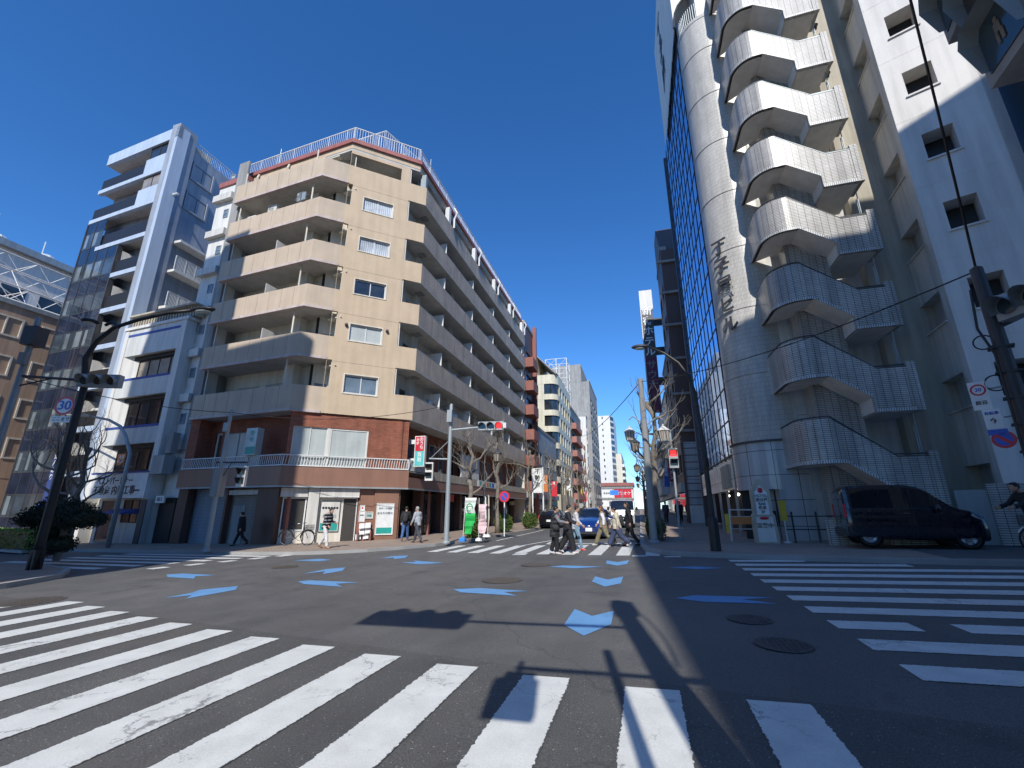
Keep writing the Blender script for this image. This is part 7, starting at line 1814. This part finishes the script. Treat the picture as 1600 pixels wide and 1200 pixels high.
def person(label,loc,ang,H=1.68,stride=.38,arms=(.3,-.3),elb=(.35,.35),top=(.02,.02,.025),legs=(.03,.03,.04),shoes=(.02,.02,.02),hair='hair_black',long=False,coat=0,quilt=0,bag=None,bagc=(.03,.03,.03),hood=None,sleeve=None,lean=.05,headtilt=.12,mask=False,wide=0,vest=None,group=None,skirt=None,collar=None,bulk=1.0):
    """local frame: facing +y, standing on z=0; ang turns it about z"""
    t=thing('person',label,'person',loc,0,group); s=H/1.70; MX=rot2(loc,ang)@Matrix.Scale(s,4)
    V3=Vector
    def leg(sgn,a,kb):
        hip=V3((.085*sgn,0,.90)); kn=hip+V3((0,math.sin(a),-math.cos(a)))*.43; b=a-kb; an=kn+V3((0,math.sin(b),-math.cos(b)))*.41; f=b*.6
        toe=an+V3((.01*sgn,math.cos(f)*.15,-.055+min(0,math.sin(f))*.14)); return hip,kn,an,toe
    Lg=[leg(1,stride,.12 if stride>.1 else .03),leg(-1,-stride*.8,stride*1.05+.03)]
    drop=min(min(l[2].z-.075,l[3].z-.02) for l in Lg)
    dz=V3((0,0,-drop)); Lg=[[p+dz for p in l] for l in Lg]; up=dz.z
    def tz(z,y=0): return V3((0,y+lean*(z-.9),z+up))
    neck=tz(1.43); hc=tz(1.59)+V3((0,.02+headtilt*.18,-headtilt*.06))
    Am=[]
    for sgn,a,e in ((1,arms[0],elb[0]),(-1,arms[1],elb[1])):
        sh=tz(1.385)+V3((.175*sgn,0,0)); el=sh+V3((.045*sgn,math.sin(a)*.27,-math.cos(a)*.27)); b=a+e; wr=el+V3((-.01*sgn,math.sin(b)*.24,-math.cos(b)*.24)); d=(wr-el).normalized(); Am.append((sh,el,wr,d,sgn))
    B=MB()
    for hip,kn,an,toe in Lg: B.tube([hip+V3((0,0,.05)),hip.lerp(kn,.5),kn,kn.lerp(an,.4),an],[.085,.075,.052,.054,.036],10); B.tube([an,toe],[.04,.03],8); B.ell(tuple(an+V3((0,-.03,-.04))),(.035,.045,.035),8)
    B.ell(tuple(tz(.93)),(.155,.105,.12),14); B.ell(tuple(tz(1.12)),(.135,.09,.16),14); B.ell(tuple(tz(1.30)),(.165,.10,.14),14); B.tube([tz(1.36),neck,tz(1.52)+V3((0,.012,0))],[.07,.052,.05],10)
    B.ell(tuple(hc),(.073,.09,.105),16,rings=12); B.ell(tuple(hc+V3((0,.025,-.06))),(.052,.06,.055),12); B.tube([hc+V3((0,.08,.01)),hc+V3((0,.108,-.025))],[.008,.015],6); B.ell(tuple(hc+V3((0,.082,-.058))),(.024,.010,.010),8)
    for sg in (1,-1): B.ell(tuple(hc+V3((.074*sg,-.005,-.01))),(.012,.02,.03),8)
    hand=MB()
    for sh,el,wr,d,sgn in Am:
        B.tube([sh+V3((-.04*sgn,0,.0)),sh,sh.lerp(el,.5),el,el.lerp(wr,.4),wr],[.055,.052,.046,.038,.037,.026],10)
        pc=wr+d*.05; B.tube([wr,pc,wr+d*.085],[.026,.034,.030],8)
        side=V3((0,1,0))-d*d.y; side=side.normalized() if side.length>.1 else V3((0,0,1)); inn=d.cross(side).normalized()
        if inn.x*sgn>0: inn=-inn
        for k,(o,l) in enumerate(((.027,.062),(.009,.072),(-.010,.067),(-.027,.052))):
            p0=wr+d*.075+side*o; p1=p0+d*l*.55+inn*.008; p2=p1+d*l*.35+inn*.022; hand.tube([p0,p1,p2],[.0095,.009,.007],6)
        p0=wr+d*.03+side*.028; hand.tube([p0,p0+side*.025+d*.03+inn*.01,p0+side*.03+d*.06+inn*.02],[.011,.010,.007],6)
    body=remeshed(B,'body',M['skin'],t,.014,MX,hand)
    def part(nm,q,mt): q.xf(MX); return q.build(nm,mt,t,smooth=True)
    for sg in (1,-1): q=MB(); q.ell(tuple(hc+V3((.028*sg,.082,.015))),(.011,.006,.006),8); part('eye',q,M['ink'])
    # hair
    Hh=MB(); Hh.ell(tuple(hc+V3((0,-.022,.026))),(.086,.092,.098),16,rings=12); Hh.ell(tuple(hc+V3((0,.03,.075))),(.066,.05,.04),10)
    if long: Hh.tube([hc+V3((0,-.05,.0)),hc+V3((0,-.085,-.12)),hc+V3((0,-.10,-.26))],[.085,.08,.045],10)
    remeshed(Hh,'hair',M[hair],t,.014,MX,sm=1)
    # trousers
    if skirt is None or True:
        T=MB(); k=1.0+wide
        for hip,kn,an,toe in Lg: T.tube([hip+V3((0,0,.04)),hip.lerp(kn,.5),kn,kn.lerp(an,.5),an+V3((0,0,.02))],[.105,.095*k,.075*k,.068*(k+wide*.4),.062*(k+wide*.7)],12)
        T.ell(tuple(tz(.93)),(.172,.122,.13),14); remeshed(T,'trousers',cloth(legs),t,.02,MX,sm=1)
    for hip,kn,an,toe in Lg:
        q=MB(); d=(toe-an); q.tube([an+V3((0,-.05,-.035)),an+V3((0,.0,-.03)),an+V3((0,.07,-.045)),toe+V3((0,.02,.0))],[.04,.05,.045,.028],8); remeshed(q,'shoe',cloth(shoes),t,.014,MX,sm=1)
    # jacket
    J=MB(); r=1.0*bulk; lo=.80-coat
    J.ell(tuple(tz(1.30)),(.20*r,.135*r,.15),14); J.ell(tuple(tz(1.12)),(.18*r,.13*r,.18),14); J.tube([tz(lo),tz(.98),tz(1.2)],[.17*r+coat*.03,.16*r,.15*r],14); J.tube([tz(1.34),tz(1.45)],[.10,.072],10)
    for sh,el,wr,d,sgn in Am: J.tube([sh+V3((-.06*sgn,0,.0)),sh,sh.lerp(el,.5),el,wr-d*.02],[.085*r,.078*r,.068*r,.06*r,.048*r],10)
    if hood: J.ell(tuple(tz(1.44,-.07)),(.10,.075,.07),10)
    remeshed(J,'jacket' if not coat else 'coat',cloth(top,quilt),t,.02,MX,sm=1)
    if sleeve:
        q=MB()
        for sh,el,wr,d,sgn in Am: q.tube([sh+V3((.0,0,-.02)),sh.lerp(el,.5),el,wr-d*.01],[.088,.08,.068,.055],10)
        remeshed(q,'sleeves',cloth(sleeve),t,.02,MX,sm=1)
    if collar: q=MB(); q.lathe([(.075,.0),(.10,.03),(.085,.07)],tuple(tz(1.42)),14); q.ell(tuple(tz(1.44,-.06)),(.11,.07,.05),10); remeshed(q,'collar',cloth(collar),t,.018,MX,sm=0)
    if mask: q=MB(); q.ell(tuple(hc+V3((0,.06,-.045))),(.055,.045,.042),10); part('face_mask',q,M['signwhite'])
    if bag=='backpack': q=MB(); q.ell(tuple(tz(1.17,-.20)),(.15,.10,.23),12); q.ell(tuple(tz(1.05,-.24)),(.12,.07,.12),10); remeshed(q,'backpack',cloth(bagc),t,.02,MX,sm=1)
    if bag=='shoulder': q=MB(); a,b_=tz(1.40),tz(.95); q.tube([a+V3((-.12,0,.03)),tz(1.2)+V3((0,.15,0)),b_+V3((.2,.08,0))],.014,5); q.ell(tuple(b_+V3((.22,.02,-.03))),(.06,.13,.11),10); part('shoulder_bag',q,cloth(bagc))
    if bag=='carrier': wr=Am[0][2]+Am[0][3]*.1; q=MB(); q.hexa([tuple(wr+V3(v)) for v in ((-.04,-.12,-.38),(.04,-.12,-.38),(.04,.12,-.38),(-.04,.12,-.38),(-.02,-.09,-.08),(.02,-.09,-.08),(.02,.09,-.08),(-.02,.09,-.08))]); q.tube([wr+V3((0,-.07,-.08)),wr,wr+V3((0,.07,-.08))],.006,4); part('carrier_bag',q,M['signwhite'])
    return t
PI=math.pi
def at_(px,py,dz=KERB,dx=0,dy=0): g=G(px,py,dz); return (g[0]+dx,g[1]+dy,gz(g[0]+dx,g[1]+dy)+dz)
person('person in dark cap and black coat walking away past the roller shutters, in shade',at_(373,853),PI*.62,1.62,.42,top=(.012,.012,.015),legs=(.01,.01,.013),bulk=1.15,coat=.08)
person('person in striped black and white puffer jacket and white trousers looking down',at_(506,857),-PI*.5,1.68,.3,arms=(.2,.1),elb=(.5,1.2),top=(.02,.02,.022),legs=(.68,.68,.68),shoes=(.26,.13,.06),quilt=2,headtilt=.5,bulk=1.1,lean=.12)
person('person in black jacket and blue jeans with backpack walking away at the beige corner',at_(629,846,KERB,.0,.2),PI*.1,1.72,.35,top=(.015,.015,.018),legs=(.06,.13,.30),bag='backpack')
person('grey-haired person in light grey shirt and mask carrying a white bag at the beige corner',at_(651,848),PI*.42,1.68,.34,top=(.40,.42,.46),legs=(.06,.065,.08),hair='hair_grey',bag='carrier',mask=True,arms=(-.1,.2))
person('person in long grey and black padded coat and white shoes, nearest on the far crossing',at_(868,866,0),-PI*.42,1.60,.12,arms=(.5,.5),elb=(.9,.9),top=(.035,.036,.04),legs=(.012,.012,.014),shoes=(.7,.7,.7),coat=.22,quilt=1,bag='shoulder',bulk=1.1,wide=.15,sleeve=(.20,.20,.21))
person('person in black jacket with pale fur collar and wide black trousers on the far crossing',at_(886,864,0,.05,0),-PI*.45,1.66,.3,arms=(.3,.4),elb=(.8,.8),top=(.018,.02,.03),legs=(.014,.014,.016),shoes=(.72,.7,.68),collar=(.55,.54,.52),wide=.5)
person('person in white top, pale blue jeans and red shoes half hidden on the far crossing',at_(893,861,0,.15,.3),-PI*.45,1.62,.3,arms=(.2,.2),elb=(.6,.6),top=(.60,.58,.58),legs=(.20,.32,.42),shoes=(.6,.05,.06))
person('long-haired person in beige vest, white sleeves and olive trousers crossing before the blue car',at_(944,853,0),PI*.5,1.66,.48,top=(.34,.27,.18),legs=(.24,.21,.12),shoes=(.55,.55,.53),hair='hair_brown',long=True,sleeve=(.70,.70,.72),wide=.2)
person('person in cream hooded jacket with black backpack and wide navy trousers on the crossing',at_(966,855,0),PI*.5,1.58,.5,top=(.62,.56,.42),legs=(.045,.06,.12),shoes=(.6,.6,.58),hood=True,bag='backpack',wide=.45,bulk=1.15,headtilt=.3)
person('person dressed all in black walking at the shaded end of the far crossing',at_(986,854,0),PI*.48,1.72,.3,top=(.012,.012,.014),legs=(.01,.01,.012),coat=.1,long=True)
for i,(x,y,a,c,l,lab) in enumerate(((2.6,34,.1,(.03,.03,.035),(.02,.02,.03),'dark-clad person far along the shaded right pavement, nearest of the group'),(1.9,37,3.1,(.05,.05,.09),(.03,.03,.04),'person in dark blue coat further along the shaded right pavement'),(3.2,40,3.0,(.12,.11,.10),(.02,.02,.02),'person in grey coat by the shop row on the right pavement'),(2.3,45,.0,(.02,.02,.02),(.02,.02,.02),'farthest dark-clad person on the right pavement'))):
    person(lab,(x,y,gz(x,y)+KERB),a,1.68,.3,top=c,legs=l)
# cyclist pushing a bicycle at the right edge
b=at_(1632,868); 
bicycle((b[0]+.35,b[1]-.35,b[2]),math.radians(170),'bicycle with white mudguard pushed by the person at the right edge','white',0)
person('person in dark jacket and jeans pushing a bicycle at the right edge',(b[0]+.15,b[1]+.15,b[2]),PI*.52,1.72,.25,arms=(.7,.7),elb=(.5,.5),top=(.02,.022,.025),legs=(.03,.05,.10),lean=.25,headtilt=.3)
# ================================================================ split loose repeats into parts of their own
SPLIT={'pier','balcony_slabs','blue_trim','window_band','base_sleeve','side_windows','windscreens','glass_panels','tile_band','red_post','shop_posts','downlights','white_fascia_strip','window_reveal','red_panel','masts'}
def split_loose(o):
    bm=bmesh.new(); bm.from_mesh(o.data); bm.verts.ensure_lookup_table(); seen=set(); comps=[]
    # join vertices at the same place so touching faces stay together
    key={}
    par=list(range(len(bm.verts)))
    def find(a):
        while par[a]!=a: par[a]=par[par[a]]; a=par[a]
        return a
    for v in bm.verts:
        k=tuple(round(c,3) for c in v.co)
        if k in key: par[find(v.index)]=find(key[k])
        else: key[k]=v.index
    for e in bm.edges: par[find(e.verts[0].index)]=find(e.verts[1].index)
    groups={}
    for f in bm.faces: groups.setdefault(find(f.verts[0].index),[]).append(f.index)
    bm.free()
    if len(groups)<2: return
    src=o.data; uv=src.uv_layers[0].data
    for gi,fs in enumerate(groups.values()):
        me=bpy.data.meshes.new(o.name); vm={}; V=[];F_=[];U=[]
        for fi in fs:
            p=src.polygons[fi]; f=[]
            for li in p.loop_indices:
                vi=src.loops[li].vertex_index
                if vi not in vm: vm[vi]=len(V); V.append(tuple(src.vertices[vi].co))
                f.append(vm[vi]); U.append(tuple(uv[li].uv))
            F_.append(f)
        me.from_pydata(V,[],F_); l=me.uv_layers.new(name='UVMap').data
        for k,u in enumerate(U): l[k].uv=u
        for m_ in src.materials: me.materials.append(m_)
        c=bpy.data.objects.new(o.name.split('.')[0],me); link(c); c.parent=o.parent; c.location=o.location
    bpy.data.objects.remove(o)
for o in list(sc.objects):
    if o.type=='MESH' and o.name.split('.')[0] in SPLIT and not o.children: split_loose(o)
